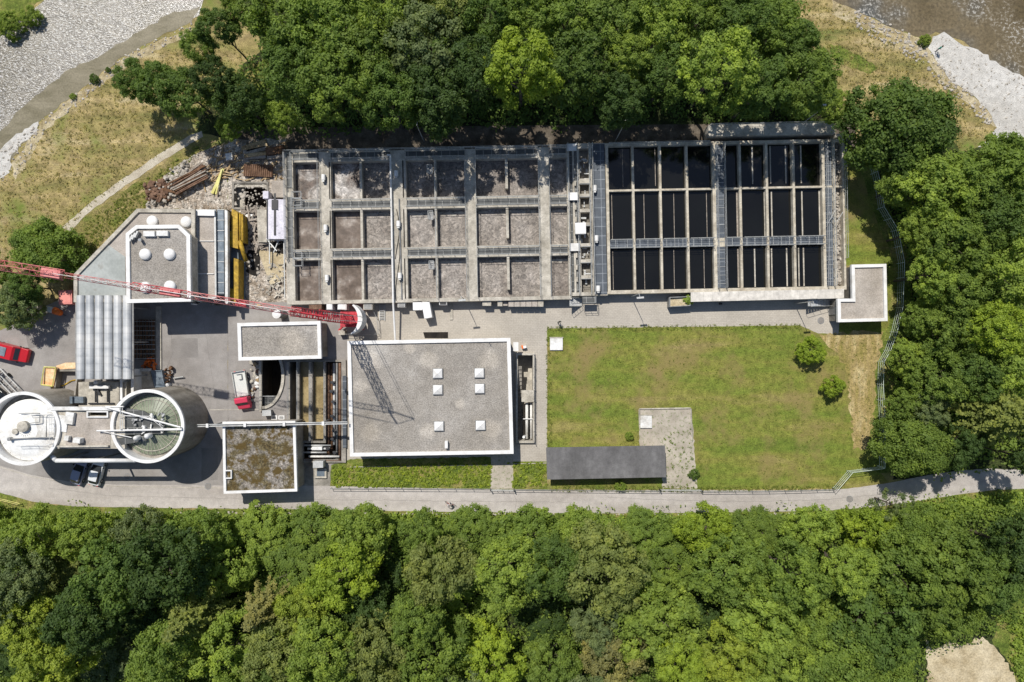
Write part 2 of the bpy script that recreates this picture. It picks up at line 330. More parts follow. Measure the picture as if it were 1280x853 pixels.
def ribbed():
    m, N, L, B = nodes('ribbed_zinc_sheet'); co = pos(N, L)
    w = N.new('ShaderNodeTexWave'); w.bands_direction = 'Y'; w.inputs['Scale'].default_value = .3; L.new(co, w.inputs['Vector']); w.inputs['Distortion'].default_value = .15
    c = ramp(N, L, noise(N, L, pos(N, L, (.6, 1, 1)), .35, 5, .6), [(.35, (.4, .415, .42)), (.5, (.55, .555, .545)), (.65, (.66, .65, .62))])
    c = mult(N, L, c, ramp(N, L, w.outputs['Fac'], [(0, g3(.9)), (.1, g3(1)), (1, g3(1.03))]))
    L.new(c, B.inputs['Base Color']); B.inputs['Roughness'].default_value = .5; B.inputs['Metallic'].default_value = .25; return m
MT['zinc'] = ribbed()
def leafmat():
    m, N, L, B = nodes('leaves')
    oi = N.new('ShaderNodeObjectInfo'); co = pos(N, L, obj=True)
    at = N.new('ShaderNodeAttribute'); at.attribute_name = 'tone'
    c = mult(N, L, oi.outputs['Color'], ramp(N, L, at.outputs['Fac'], [(0, (.6, .66, .7)), (.5, (1, 1, 1)), (1, (1.5, 1.38, 1.05))]))
    c = mult(N, L, c, ramp(N, L, noise(N, L, co, 3.0, 3), [(.3, (.85, .88, .92)), (.7, (1.16, 1.12, 1))]))
    L.new(c, B.inputs['Base Color']); B.inputs['Roughness'].default_value = .6; B.inputs['Specular IOR Level'].default_value = .25
    t = N.new('ShaderNodeBsdfTranslucent'); L.new(mult(N, L, c, (1.25, 1.35, .5)), t.inputs['Color'])
    mx = N.new('ShaderNodeMixShader'); mx.inputs[0].default_value = .42
    L.new(B.outputs[0], mx.inputs[1]); L.new(t.outputs[0], mx.inputs[2]); L.new(mx.outputs[0], N['Material Output'].inputs['Surface'])
    return m
MT['leaf'] = leafmat()
MT['bark'] = surf('bark', [(.3, (.07, .055, .04)), (.7, (.14, .115, .09))], 1.5, 8, obj=True)
MT['skin'] = plain('skin', (.5, .3, .22), .6, obj=True)
# ------------------------------------------------------------------ ground sheets
rng = random.Random(7)
def jag(pts, amp=1.2, step=10, closed=True, z=0):
    out = []
    n = len(pts)
    for i in range(n):
        a, b = pts[i], pts[(i + 1) % n]
        L = math.hypot(b[0] - a[0], b[1] - a[1]); k = max(1, int(L / step))
        for j in range(k):
            t = j / k; w = 0 if j == 0 else amp
            out.append((a[0] + (b[0] - a[0]) * t + rng.uniform(-w, w), a[1] + (b[1] - a[1]) * t + rng.uniform(-w, w)))
    return out
def sheet(name, pts, z, mat, amp=0, step=8, lab=None):
    """flat filled polygon; triangulated so that concave outlines fill properly"""
    if amp: pts = jag(pts, amp, step)
    bm = bmesh.new(); vs = [bm.verts.new(W(x, y, 0)[:2] + (z,)) for x, y in pts]
    f = bm.faces.new(vs); f.normal_update()
    if f.normal.z < 0: f.normal_flip()
    bmesh.ops.triangulate(bm, faces=[f], ngon_method='EAR_CLIP')
    me = bpy.data.meshes.new(name); bm.to_mesh(me); bm.free(); me.materials.append(mat)
    o = bpy.data.objects.new(name, me); COL.objects.link(o); return struct(o)
# base ground: a sheet out to the horizon with an opening where the yard (with its real pits) lies
HX0, HY0, HX1, HY1 = 285, 222, 672, 582
g = MB(); far = 60000
g.grid([-far, HX0, HX1, far], [-far, HY0, HY1, far], lambda i, j: not (i == 1 and j == 1), None, 0, W)
struct(g.build('ground', MT['ground']))
PITS = [(291, 228, 336, 262), (326, 449, 358, 514), (361, 450, 433, 578), (645, 442, 668, 553)]
xs = sorted({HX0, HX1, 358, 372, 434} | {p[0] for p in PITS} | {p[2] for p in PITS}); ys = sorted({HY0, HY1, 300, 378} | {p[1] for p in PITS} | {p[3] for p in PITS})
def cellpit(i, j):
    cx, cy = (xs[i] + xs[i + 1]) / 2, (ys[j] + ys[j + 1]) / 2
    return any(p[0] < cx < p[2] and p[1] < cy < p[3] for p in PITS)
def zone(i, j):
    cx, cy = (xs[i] + xs[i + 1]) / 2, (ys[j] + ys[j + 1]) / 2
    if cy < 378 and cx < 360: return 'd'
    if cx > 434 or (cx > 358 and cy < 400): return 'p'
    return 'a'
for nm, zz, mt in (('paving', 'p', 'pavers'), ('asphalt_yard', 'a', 'asphalt'), ('bare_ground', 'd', 'dirt')):
    g = MB(); g.grid(xs, ys, lambda i, j: (not cellpit(i, j)) and zone(i, j) == zz, None, .02, W); struct(g.build(nm, MT[mt]))
# meadow of the east bank
sheet('meadow', [(930, -60), (1045, -60), (1050, 5), (1100, 28), (1150, 60), (1165, 80), (1225, 130), (1245, 165), (1225, 195), (1140, 230), (1050, 180), (1000, 100)], .004, MT['meadow_east'])
# forest floors
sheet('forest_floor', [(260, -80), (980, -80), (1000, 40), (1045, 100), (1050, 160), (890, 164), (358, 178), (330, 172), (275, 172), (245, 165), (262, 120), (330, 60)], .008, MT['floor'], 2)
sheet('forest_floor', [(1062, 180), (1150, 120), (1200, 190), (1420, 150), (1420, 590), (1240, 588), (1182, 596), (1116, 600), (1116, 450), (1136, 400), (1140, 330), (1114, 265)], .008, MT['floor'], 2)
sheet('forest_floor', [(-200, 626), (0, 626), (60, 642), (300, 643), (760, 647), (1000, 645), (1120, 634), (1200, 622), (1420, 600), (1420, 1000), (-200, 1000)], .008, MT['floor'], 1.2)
sheet('verge', [(-150, 612), (0, 614), (70, 632), (300, 638), (760, 640), (1000, 638), (1120, 628), (1200, 616), (1420, 600), (1420, 650), (1190, 640), (1000, 652), (300, 650), (60, 650), (-150, 632)], .012, MT['rough_grass'], 1.2, 5)
# the river, west arm and east arm
sheet('river', [(-200, 260), (0, 206), (20, 184), (56, 144), (108, 105), (154, 69), (200, 42), (249, 20), (275, -60), (80, -60), (56, 0), (33, 20), (0, 43), (-200, 90)], .012, MT['rapids'], 1.5)
sheet('river_shallows', [(-200, 275), (0, 222), (14, 200), (40, 165), (56, 146), (108, 107), (154, 71), (200, 46), (240, 27), (250, 8), (212, 18), (164, 46), (118, 74), (82, 89), (50, 117), (20, 141), (0, 164), (-200, 230)], .016, MT['shallow'], 2.0, 6)
sheet('gravel_bar', [(-60, 240), (0, 224), (12, 216), (14, 195), (28, 178), (46, 168), (48, 152), (36, 160), (16, 172), (2, 186), (-60, 215)], .02, MT['gravelbar'], 2.0, 5)
sheet('river', [(1036, -60), (1040, 0), (1068, 12), (1100, 28), (1150, 47), (1170, 40), (1205, 52), (1240, 84), (1285, 106), (1420, 170), (1420, -60)], .012, MT['riverE'], 1.5)
sheet('gravel_bar', [(1160, 60), (1166, 46), (1180, 40), (1205, 58), (1222, 62), (1250, 82), (1285, 98), (1420, 160), (1420, 220), (1280, 172), (1240, 186), (1222, 184), (1246, 160), (1236, 140), (1215, 118), (1190, 104), (1176, 84)], .018, MT['gravelbar'], 2.2, 6)
sheet('shore', [(1040, 0), (1068, 12), (1100, 28), (1150, 47), (1162, 62), (1180, 90), (1195, 106), (1218, 122), (1238, 142), (1248, 160), (1236, 152), (1205, 126), (1180, 108), (1160, 76), (1120, 50), (1070, 30), (1040, 18)], .009, MT['shore'], 2.0, 6)
sheet('grass_patch', [(1034, 56), (1050, 57), (1075, 70), (1098, 84), (1088, 93), (1060, 84), (1038, 70)], .012, MT['rough_grass'], 1.5, 4)
sheet('shore', [(54, 150), (108, 110), (154, 74), (200, 50), (245, 33), (248, 42), (205, 58), (160, 82), (112, 116), (60, 160), (20, 225), (14, 205)], .009, MT['shore'], 2.0, 6)
# grass strips, path
sheet('dirt_path', [(84, 292), (78, 284), (112, 254), (157, 221), (202, 191), (240, 168), (252, 164), (254, 171), (206, 199), (162, 229), (117, 261)], .02, MT['path'], .8, 6)
sheet('path_shoulder', [(100, 296), (88, 288), (120, 262), (165, 231), (208, 201), (254, 173), (262, 180), (215, 212), (170, 243), (130, 275)], .016, MT['verge_dry'], 1.5, 6)
sheet('verge', [(95, 330), (100, 298), (132, 276), (172, 245), (216, 214), (240, 200), (200, 250), (180, 262), (170, 262), (120, 312)], .013, MT['verge_dry'], 1.5, 5)
sheet('bare_ground', [(182, 262), (186, 244), (205, 222), (225, 204), (250, 190), (275, 182), (300, 174), (358, 174), (358, 186), (358, 222), (285, 222), (285, 262)], .024, MT['dirt'], 1.5, 5)
sheet('bare_ground', [(262, 262), (285, 262), (285, 382), (262, 382)], .024, MT['dirt'])
sheet('lawn', [(684, 411), (840, 409), (1000, 407), (1023, 417), (1048, 418), (1050, 380), (1112, 330), (1124, 335), (1122, 385), (1119, 410), (1100, 455), (1098, 520), (1099, 590), (1112, 604), (1050, 611), (870, 612), (690, 611), (684, 560)], .016, MT['lawn'], .5, 6)
sheet('lawn', [(1052, 180), (1062, 180), (1078, 205), (1094, 262), (1122, 332), (1048, 332)], .016, MT['lawn'], .8, 6)
sheet('verge', [(1070, 190), (1092, 200), (1112, 262), (1142, 332), (1136, 410), (1120, 455), (1118, 592), (1094, 592), (1094, 455), (1110, 410), (1118, 332), (1090, 262)], .0175, MT['rough_grass'], 1.5, 6)
sheet('worn_track', [(1023, 418), (1104, 414), (1100, 440), (1094, 470), (1092, 520), (1086, 560), (1066, 562), (1064, 520), (1060, 470), (1048, 445)], .02, MT['worn'], 3, 4)
sheet('grass_strip', [(414, 582), (438, 574), (684, 570), (684, 612), (413, 610)], .024, MT['rough_grass'], .8, 4)
sheet('concrete_path', [(614, 560), (641, 560), (642, 611), (613, 611)], .028, MT['weedy'], .4, 6)
sheet('concrete_path', [(641, 556), (684, 556), (684, 577), (641, 577)], .028, MT['pavers'])
sheet('gravel_pad', [(799, 512), (864, 511), (868, 560), (872, 611), (828, 611), (826, 560), (799, 560)], .028, MT['weedy'], 1.0, 4)
sheet('paving', [(672, 222), (1050, 222), (1050, 372), (1060, 417), (1040, 419), (1022, 417), (1000, 407), (684, 411), (684, 582), (672, 582)], .012, MT['pavers'])
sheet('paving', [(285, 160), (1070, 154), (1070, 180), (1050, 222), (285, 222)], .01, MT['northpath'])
# asphalt yard west and the road
sheet('asphalt_yard', [(-60, 440), (30, 400), (52, 385), (80, 372), (92, 366), (170, 360), (262, 372), (285, 372), (285, 612), (100, 612), (0, 606), (-60, 590)], .02, MT['asphalt'], .5, 8)
sheet('asphalt_yard', [(285, 582), (412, 582), (412, 612), (285, 612)], .02, MT['asphalt'])
sheet('bare_ground', [(372, 574), (430, 574), (415, 584), (412, 612), (372, 612)], .022, MT['concdark'])
sheet('road', [(-150, 520), (-60, 562), (0, 582), (40, 594), (90, 603), (150, 606), (420, 608), (560, 611), (700, 613), (870, 613), (1000, 613), (1060, 611), (1110, 604), (1150, 596), (1200, 588), (1240, 586), (1285, 588), (1420, 596), (1420, 622), (1285, 611), (1240, 613), (1200, 618), (1150, 626), (1100, 633), (1040, 638), (960, 640), (750, 642), (560, 640), (400, 637), (200, 635), (90, 633), (40, 627), (0, 616), (-60, 596), (-150, 556)], .032, MT['road'], .35, 6)
g = MB()
for pts in ([(0, 584), (40, 596), (90, 605), (150, 608.3), (276, 610)], [(262, 512.5), (326, 512)]):
    for a, b in zip(pts, pts[1:]):
        A, B_ = Vector(W(*a)), Vector(W(*b)); d = (B_ - A).normalized(); nrm = Vector((-d.y, d.x, 0)) * .05
        g.face([(*(A - nrm)[:2], .04), (*(B_ - nrm)[:2], .04), (*(B_ + nrm)[:2], .04), (*(A + nrm)[:2], .04)])
struct(g.build('kerb_line', MT['conc']))
# sandy clearing bottom right
sheet('bare_ground', [(1156, 800), (1170, 812), (1186, 802), (1205, 806), (1228, 796), (1246, 812), (1268, 845), (1275, 870), (1270, 900), (1150, 900), (1160, 840)], .03, MT['soil'], 2.5, 4)
sheet('verge', [(1255, 745), (1420, 700), (1420, 1000), (1275, 900), (1268, 840), (1240, 800)], .014, MT['rough_grass'], 2, 6)
sheet('verge', [(-200, -60), (70, -60), (56, -2), (33, 16), (10, 36), (-200, 110)], .02, MT['rough_grass'], 2.5, 5)
sheet('verge', [(290, 105), (318, 85), (345, 60), (345, 95), (330, 112), (300, 130)], .012, MT['rough_grass'], 3, 5)

# ------------------------------------------------------------------ scattered stones, heaps
def rock(mb, c, r, rg=rng, mi=0):
    o = len(mb.v)
    t = (1 + 5 ** .5) / 2
    vs = [(-1, t, 0), (1, t, 0), (-1, -t, 0), (1, -t, 0), (0, -1, t), (0, 1, t), (0, -1, -t), (0, 1, -t), (t, 0, -1), (t, 0, 1), (-t, 0, -1), (-t, 0, 1)]
    fs = [(0, 11, 5), (0, 5, 1), (0, 1, 7), (0, 7, 10), (0, 10, 11), (1, 5, 9), (5, 11, 4), (11, 10, 2), (10, 7, 6), (7, 1, 8), (3, 9, 4), (3, 4, 2), (3, 2, 6), (3, 6, 8), (3, 8, 9), (4, 9, 5), (2, 4, 11), (6, 2, 10), (8, 6, 7), (9, 8, 1)]
    sx, sy, sz = rg.uniform(.7, 1.3), rg.uniform(.7, 1.3), rg.uniform(.45, .8); a = rg.uniform(0, 6.3)
    for x, y, z in vs:
        k = r / 1.9 * rg.uniform(.8, 1.2); x, y = x * sx, y * sy
        mb.v.append((c[0] + k * (x * math.cos(a) - y * math.sin(a)), c[1] + k * (x * math.sin(a) + y * math.cos(a)), c[2] + k * z * sz))
    for f in fs: mb.f.append(tuple(o + i for i in f)); mb.m.append(mi)
def inpoly(x, y, P):
    c = False; n = len(P)
    for i in range(n):
        x1, y1 = P[i]; x2, y2 = P[(i + 1) % n]
        if (y1 > y) != (y2 > y) and x < (x2 - x1) * (y - y1) / (y2 - y1) + x1: c = not c
    return c
def strew(poly, n, r0, r1, zf=lambda x, y: 0):
    mb = MB(); X = [p[0] for p in poly]; Y = [p[1] for p in poly]; k = 0
    while k < n:
        x, y = rng.uniform(min(X), max(X)), rng.uniform(min(Y), max(Y))
        if inpoly(x, y, poly):
            r = rng.uniform(r0, r1) ** 1; w = W(x, y); rock(mb, (w[0], w[1], zf(x, y) + r * .2), r); k += 1
    return mb
o = strew([(184, 262), (188, 240), (210, 215), (250, 190), (320, 178), (357, 180), (357, 300), (340, 372), (306, 378), (306, 262)], 900, .06, .26).build('loose_rubble', MT['rock']); struct(o, 'stuff'); o['label'] = 'pale rubble strewn over the construction ground'
o = strew([(1165, 50), (1180, 42), (1220, 64), (1285, 98), (1285, 170), (1240, 184), (1246, 160), (1215, 118), (1180, 90)], 260, .04, .15).build('gravel', MT['rock']); struct(o, 'stuff'); o['label'] = 'stones lying on the pale gravel bar'
o = strew([(1068, 12), (1150, 47), (1170, 70), (1220, 122), (1240, 150), (1236, 160), (1190, 120), (1150, 80), (1070, 34)], 320, .06, .25).build('gravel', MT['rock']); struct(o, 'stuff'); o['label'] = 'stones along the east river bank'
o = strew([(0, 230), (0, 190), (40, 160), (110, 106), (155, 70), (245, 24), (245, 40), (155, 86), (60, 160), (20, 220)], 260, .05, .2).build('gravel', MT['rock']); struct(o, 'stuff'); o['label'] = 'stones along the west river bank'
o = strew([(-150, 632), (60, 641), (300, 640), (760, 643), (1000, 641), (1000, 644), (300, 643), (0, 640)], 260, .05, .18).build('gravel', MT['rock']); struct(o, 'stuff'); o['label'] = 'small stones along the south edge of the road'

MT['patch'] = surf('asphalt_patch', [(.3, (.21, .195, .18)), (.7, (.26, .243, .225))], .3, 8, (.9, 1.08), .9, .3)
MT['seal'] = plain('crack_seal', (.24, .22, .2), .8)
for i_, P in enumerate([[(214, 424), (247, 423), (248, 447), (214, 448)], [(252, 560), (272, 560), (272, 600), (252, 600)], [(30, 410), (66, 404), (70, 428), (36, 436)], [(470, 617), (520, 617), (520, 628), (470, 628)], [(862, 616), (888, 616), (888, 637), (862, 637)]]):
    sheet('road_patch', P, .036 if i_ > 2 else .026, MT['patch'] if i_ < 3 else MT['road'], .3, 6)
g = MB()
for pts in ([(60, 610), (140, 620), (230, 622), (330, 624), (450, 625), (600, 627), (720, 628)], [(760, 622), (860, 626), (960, 627), (1040, 624), (1110, 617)], [(205, 470), (216, 440), (214, 410)], [(255, 400), (262, 450), (270, 500)], [(235, 500), (268, 496), (290, 500)], [(330, 612), (340, 622), (336, 636)], [(640, 613), (646, 626), (643, 641)], [(980, 613), (986, 626), (984, 638)]):
    q = jag(pts, .6, 5)[:-max(1, int(math.hypot(pts[-1][0] - pts[0][0], pts[-1][1] - pts[0][1]) / 5))]
    for a, b in zip(q, q[1:]):
        A, B_ = Vector(W(*a)), Vector(W(*b)); d = (B_ - A).normalized(); nrm = Vector((-d.y, d.x, 0)) * .02
        g.face([(*(A - nrm)[:2], .041), (*(B_ - nrm)[:2], .041), (*(B_ + nrm)[:2], .041), (*(A + nrm)[:2], .041)])
struct(g.build('road_cracks', MT['seal']))
# ------------------------------------------------------------------ trees
nr = np.random.RandomState(11)
def unit(v): return v / np.maximum(1e-9, np.linalg.norm(v, axis=-1, keepdims=True))
def quads_mesh(name, C, Nn, size, tone, mat, aspect=.75):
    n = len(C); t = unit(np.cross(Nn, nr.normal(size=(n, 3)))); b = np.cross(Nn, t)
    s = size[:, None]
    P = np.stack([C - t * s - b * s * aspect * .2, C - t * s * .1 - b * s * aspect, C + t * s * 1.1, C + t * s * .1 + b * s * aspect], 1).reshape(-1, 3)
    me = bpy.data.meshes.new(name); me.vertices.add(4 * n); me.vertices.foreach_set('co', P.astype(np.float32).ravel())
    me.loops.add(4 * n); me.loops.foreach_set('vertex_index', np.arange(4 * n, dtype=np.int32))
    me.polygons.add(n); me.polygons.foreach_set('loop_start', np.arange(0, 4 * n, 4, dtype=np.int32)); me.polygons.foreach_set('loop_total', np.full(n, 4, dtype=np.int32))
    a = me.attributes.new('tone', 'FLOAT', 'FACE'); a.data.foreach_set('value', tone.astype(np.float32))
    me.materials.append(mat); me.update(calc_edges=True); return me
def crown_mesh(name, lobes=12, lr=(.3, .46), sub=9, leaves=75, leaf=.052, spread=.68, flat=1.0, elong=1.0, drop=-.55, ring=1.0):
    """unit crown: lobes -> leaf clumps -> leaves; radius about 1, centre at 0"""
    C = []; Nn = []; T = []; S = []
    ga = 2.39996
    for i in range(lobes):
        zt = 1 - (i + .5) / lobes * (1 - drop)
        rr = math.sqrt(max(0, 1 - zt * zt)); a = i * ga + nr.uniform(-.45, .45)
        ld = np.array([rr * math.cos(a) * ring, rr * math.sin(a), zt * flat]); lc = ld * spread * nr.uniform(.78, 1.2); lc[0] *= elong
        L = nr.uniform(*lr); ltone = nr.normal(0, .07)
        for j in range(sub):
            d = unit(nr.normal(size=3) + ld * 1.0 + np.array([0, 0, .35]))
            cc = lc + d * L * nr.uniform(.7, 1.05); cr = nr.uniform(.08, .15); ct = nr.normal(0, .1)
            k = int(leaves * 1.45 * nr.uniform(.7, 1.3)); e = unit(nr.normal(size=(k, 3)) + d * .5)
            rad = cr * nr.uniform(.3, 1.4, size=(k, 1)); e2 = e.copy(); e2[:, 2] *= .75
            p = cc + e2 * rad
            C.append(p); Nn.append(unit(e * .75 + np.array([0, 0, .3]) + nr.normal(size=(k, 3)) * .32)); S.append(leaf * .82 * nr.uniform(.6, 1.3, size=k))
            T.append(np.clip(.5 + ltone + ct + nr.normal(0, .09, size=k), 0, 1))
    # sprigs that break the outline
    k = 120
    e = unit(nr.normal(size=(k, 3)) + [0, 0, .3]); p = e * nr.uniform(.8, .98, size=(k, 1)) * [elong, 1, flat]
    C.append(p); Nn.append(unit(e + nr.normal(size=(k, 3)) * .6)); S.append(leaf * nr.uniform(.7, 1.2, size=k)); T.append(nr.uniform(.3, .8, size=k))
    return quads_mesh(name, np.concatenate(C), np.concatenate(Nn), np.concatenate(S), np.concatenate(T), MT['leaf'])
CR = [crown_mesh('crown', 14, (.34, .5), 15, 52, .042, .62), crown_mesh('crown', 17, (.26, .42), 13, 50, .042, .68), crown_mesh('crown', 11, (.4, .56), 18, 54, .042, .55),
      crown_mesh('crown', 19, (.3, .42), 12, 52, .038, .64), crown_mesh('crown', 12, (.3, .46), 15, 54, .042, .66, elong=1.25), crown_mesh('crown', 15, (.3, .44), 13, 50, .042, .66, 1.15),
      crown_mesh('crown', 15, (.22, .3), 5, 40, .042, .8), crown_mesh('crown', 26, (.3, .4), 16, 52, .034, .62, .95)]
def conifer_mesh():
    C = []; Nn = []; T = []; S = []
    for k in range(15):
        z = 1.5 - k * .17; L = .12 + k * .075; n = 5 + k // 3
        for i in range(n):
            a = 2 * PI * i / n + k * .9 + nr.uniform(-.2, .2); m = int(30 + L * 85)
            t = nr.uniform(.1, 1, size=m); w = nr.normal(0, .05, size=m) * (1.25 - t)
            d = np.array([math.cos(a), math.sin(a)]); q = np.array([-d[1], d[0]])
            p = np.stack([d[0] * t * L + q[0] * w * 2, d[1] * t * L + q[1] * w * 2, z - t * t * L * .35 + nr.normal(0, .015, size=m)], 1)
            C.append(p); Nn.append(unit(np.array([0, 0, 1.]) + nr.normal(size=(m, 3)) * .45)); S.append(np.full(m, .04)); T.append(np.clip(.3 + t * .45 + nr.normal(0, .12, size=m), 0, 1))
    return quads_mesh('crown', np.concatenate(C), np.concatenate(Nn), np.concatenate(S), np.concatenate(T), MT['leaf'])
CR.append(conifer_mesh())
def trunk_mesh(s, limbs=6):
    r = random.Random(s); mb = MB(); x = y = 0; p = Vector((0, 0, -.02))
    pts = [Vector((0, 0, -.02))] + [Vector((r.uniform(-.03, .03) * k, r.uniform(-.03, .03) * k, .17 * k)) for k in range(1, 5)] + [Vector((r.uniform(-.1, .1), r.uniform(-.1, .1), .86))]
    rad = [.062, .05, .043, .036, .028, .012]
    for i in range(5): mb.tube(pts[i], pts[i + 1], rad[i], 7, r1=rad[i + 1], caps=False)
    for i in range(limbs):
        q = pts[2].lerp(pts[4], i / limbs); a = i * 2.4 + r.uniform(-.3, .3); e = q + Vector((math.cos(a) * r.uniform(.4, .75), math.sin(a) * r.uniform(.4, .75), r.uniform(.14, .3)))
        mid = q.lerp(e, .5) + Vector((0, 0, .03)); mb.tube(q, mid, .022, 5, r1=.015, caps=False); mb.tube(mid, e, .015, 5, r1=.005, caps=False)
    me = bpy.data.meshes.new('trunk'); me.from_pydata(mb.v, [], mb.f); me.materials.append(MT['bark']); me.update(); return me
TR = [trunk_mesh(i) for i in range(3)]
TINT = {'bright yellow-green': (.265, .35, .042), 'light green': (.25, .335, .06), 'mid green': (.175, .25, .048), 'deep green': (.118, .185, .04),
        'dark green': (.07, .118, .03), 'grey-green': (.175, .225, .09), 'olive': (.225, .265, .075), 'brownish': (.25, .245, .095), 'yellowish': (.3, .37, .055), 'straw': (.36, .32, .14), 'grass': (.2, .24, .05)}
tr = random.Random(5)
def tree(px, py, rpx, h, tint, var, label, name='broadleaf_tree', group=None, cat='tree', sz=.95, bush=False):
    """crown seen at photo pixel px,py with radius rpx; h is the height of the tree in metres"""
    zc = h * .68; k = (H - zc) / F; r = rpx * k
    x, y, _ = W(px, py, zc)
    t = thing(name, label, cat, (x, y, 0), group)
    cr = bpy.data.objects.new('crown', CR[var]); COL.objects.link(cr); cr.parent = t
    rz = min(r * sz, h * .5 if not bush else h * .62)
    cr.location = (0, 0, h - rz * 1.05); cr.scale = (r, r * tr.uniform(.9, 1.08), rz); cr.rotation_euler = (0, 0, tr.uniform(0, 6.28) if var != 4 else tr.uniform(-.4, .4))
    c = TINT[tint]; j = tr.uniform(.9, 1.1); cr.color = (c[0] * j, c[1] * j, c[2] * j, 1)
    tk = bpy.data.objects.new('trunk', TR[tr.randrange(3)]); COL.objects.link(tk); tk.parent = t; tk.scale = (r * .9, r * .9, h * .93); tk.rotation_euler = (0, 0, tr.uniform(0, 6))
    return t
G_N = 'trees of the wood north of the basins'; G_E = 'trees of the wood on the east side'; G_W = 'trees by the west meadow'; G_S = 'trees of the forest south of the road'
for a in [
 (170, 100, 25, 9, 'deep green', 3, 'dark green small tree at the west tip of the clump on the dry meadow'),
 (198, 106, 28, 10, 'deep green', 1, 'second tree from the west in the clump on the dry meadow'),
 (233, 118, 30, 11, 'deep green', 2, 'dense tree standing where the dirt path enters the wood'),
 (254, 66, 22, 12, 'mid green', 3, 'slim tree at the north end of the meadow nearest the river'),
 (278, 42, 24, 13, 'deep green', 1, 'dark tree beside the river bend at the wood edge'),
 (272, 100, 25, 12, 'dark green', 2, 'dark tree shading the small grass gap in the wood'),
 (302, 128, 28, 11, 'dark green', 0, 'dark bushy tree above the timber piles'),
 (352, 148, 20, 7, 'light green', 2, 'light green bush-like tree just above the corner of the first basin'),
 (287, 160, 16, 6, 'mid green', 3, 'low green tree above the rubble heap'),
 (315, 10, 32, 14, 'mid green', 1, 'tree at the top edge beside the river'),
 (360, 25, 42, 16, 'mid green', 0, 'big tree at the top edge above the grass gap'),
 (368, 90, 38, 15, 'deep green', 2, 'dark tree east of the grass gap in the wood'),
 (415, 35, 46, 17, 'mid green', 2, 'very large mid green tree above the first basin column'),
 (425, 105, 46, 17, 'mid green', 0, 'large leafy tree reaching down towards the first basins'),
 (462, 75, 40, 16, 'mid green', 1, 'mid green tree with lit clumps west of the grey tree'),
 (480, 15, 38, 17, 'light green', 0, 'lighter tree at the top edge above the second walkway'),
 (488, 128, 38, 16, 'deep green', 2, 'shaded tree close above the second basin column'),
 (535, 60, 50, 17, 'grey-green', 3, 'tall greyish tree with fine leaves north of the basins'),
 (560, 10, 36, 16, 'olive', 5, 'olive topped tree at the top edge next to the grey tree'),
 (548, 128, 40, 16, 'dark green', 1, 'dark tree in deep shade above the fourth basin column'),
 (594, 95, 36, 16, 'dark green', 0, 'dark tree just west of the brightest tree of the wood'),
 (612, 25, 40, 16, 'deep green', 3, 'deep green tree behind and above the brightest tree'),
 (652, 90, 49, 19, 'bright yellow-green', 1, 'brightest yellow-green large tree overhanging the path north of the basins'),
 (665, 22, 34, 16, 'mid green', 2, 'mid green tree at the top edge above the brightest tree'),
 (712, 28, 38, 16, 'mid green', 1, 'tree at the top edge above the grating platform'),
 (722, 92, 42, 16, 'deep green', 2, 'deep green tree between the brightest tree and the small bright one'),
 (784, 78, 31, 15, 'light green', 3, 'small rounded light green tree above the black basins'),
 (764, 22, 38, 16, 'mid green', 0, 'tree at the top edge above the small light green tree'),
 (775, 130, 34, 14, 'dark green', 1, 'dark low tree shading the north lamp post of the black basins'),
 (828, 30, 36, 16, 'light green', 2, 'light tree at the top edge left of the forked bright tree'),
 (832, 95, 36, 15, 'deep green', 0, 'deep green tree left of the forked bright tree'),
 (895, 92, 46, 19, 'light green', 5, 'tall forked light green tree above the end of the basins'),
 (868, 22, 34, 15, 'mid green', 1, 'mid green tree with a pale gap beside it at the top edge'),
 (925, 28, 38, 16, 'deep green', 3, 'deep green tree at the top edge west of the east meadow'),
 (962, 42, 32, 15, 'mid green', 0, 'tree at the edge of the east meadow near the top'),
 (985, 68, 30, 14, 'deep green', 2, 'dark tree at the edge of the east meadow'),
 (945, 118, 36, 16, 'deep green', 1, 'shaded tree above the slab walkway'),
 (1000, 105, 42, 16, 'mid green', 3, 'round leafy tree over the north east lamp post'),
 (1042, 134, 20, 8, 'light green', 2, 'small bright tree at the north east corner of the basins')]:
    tree(*a, group=G_N)
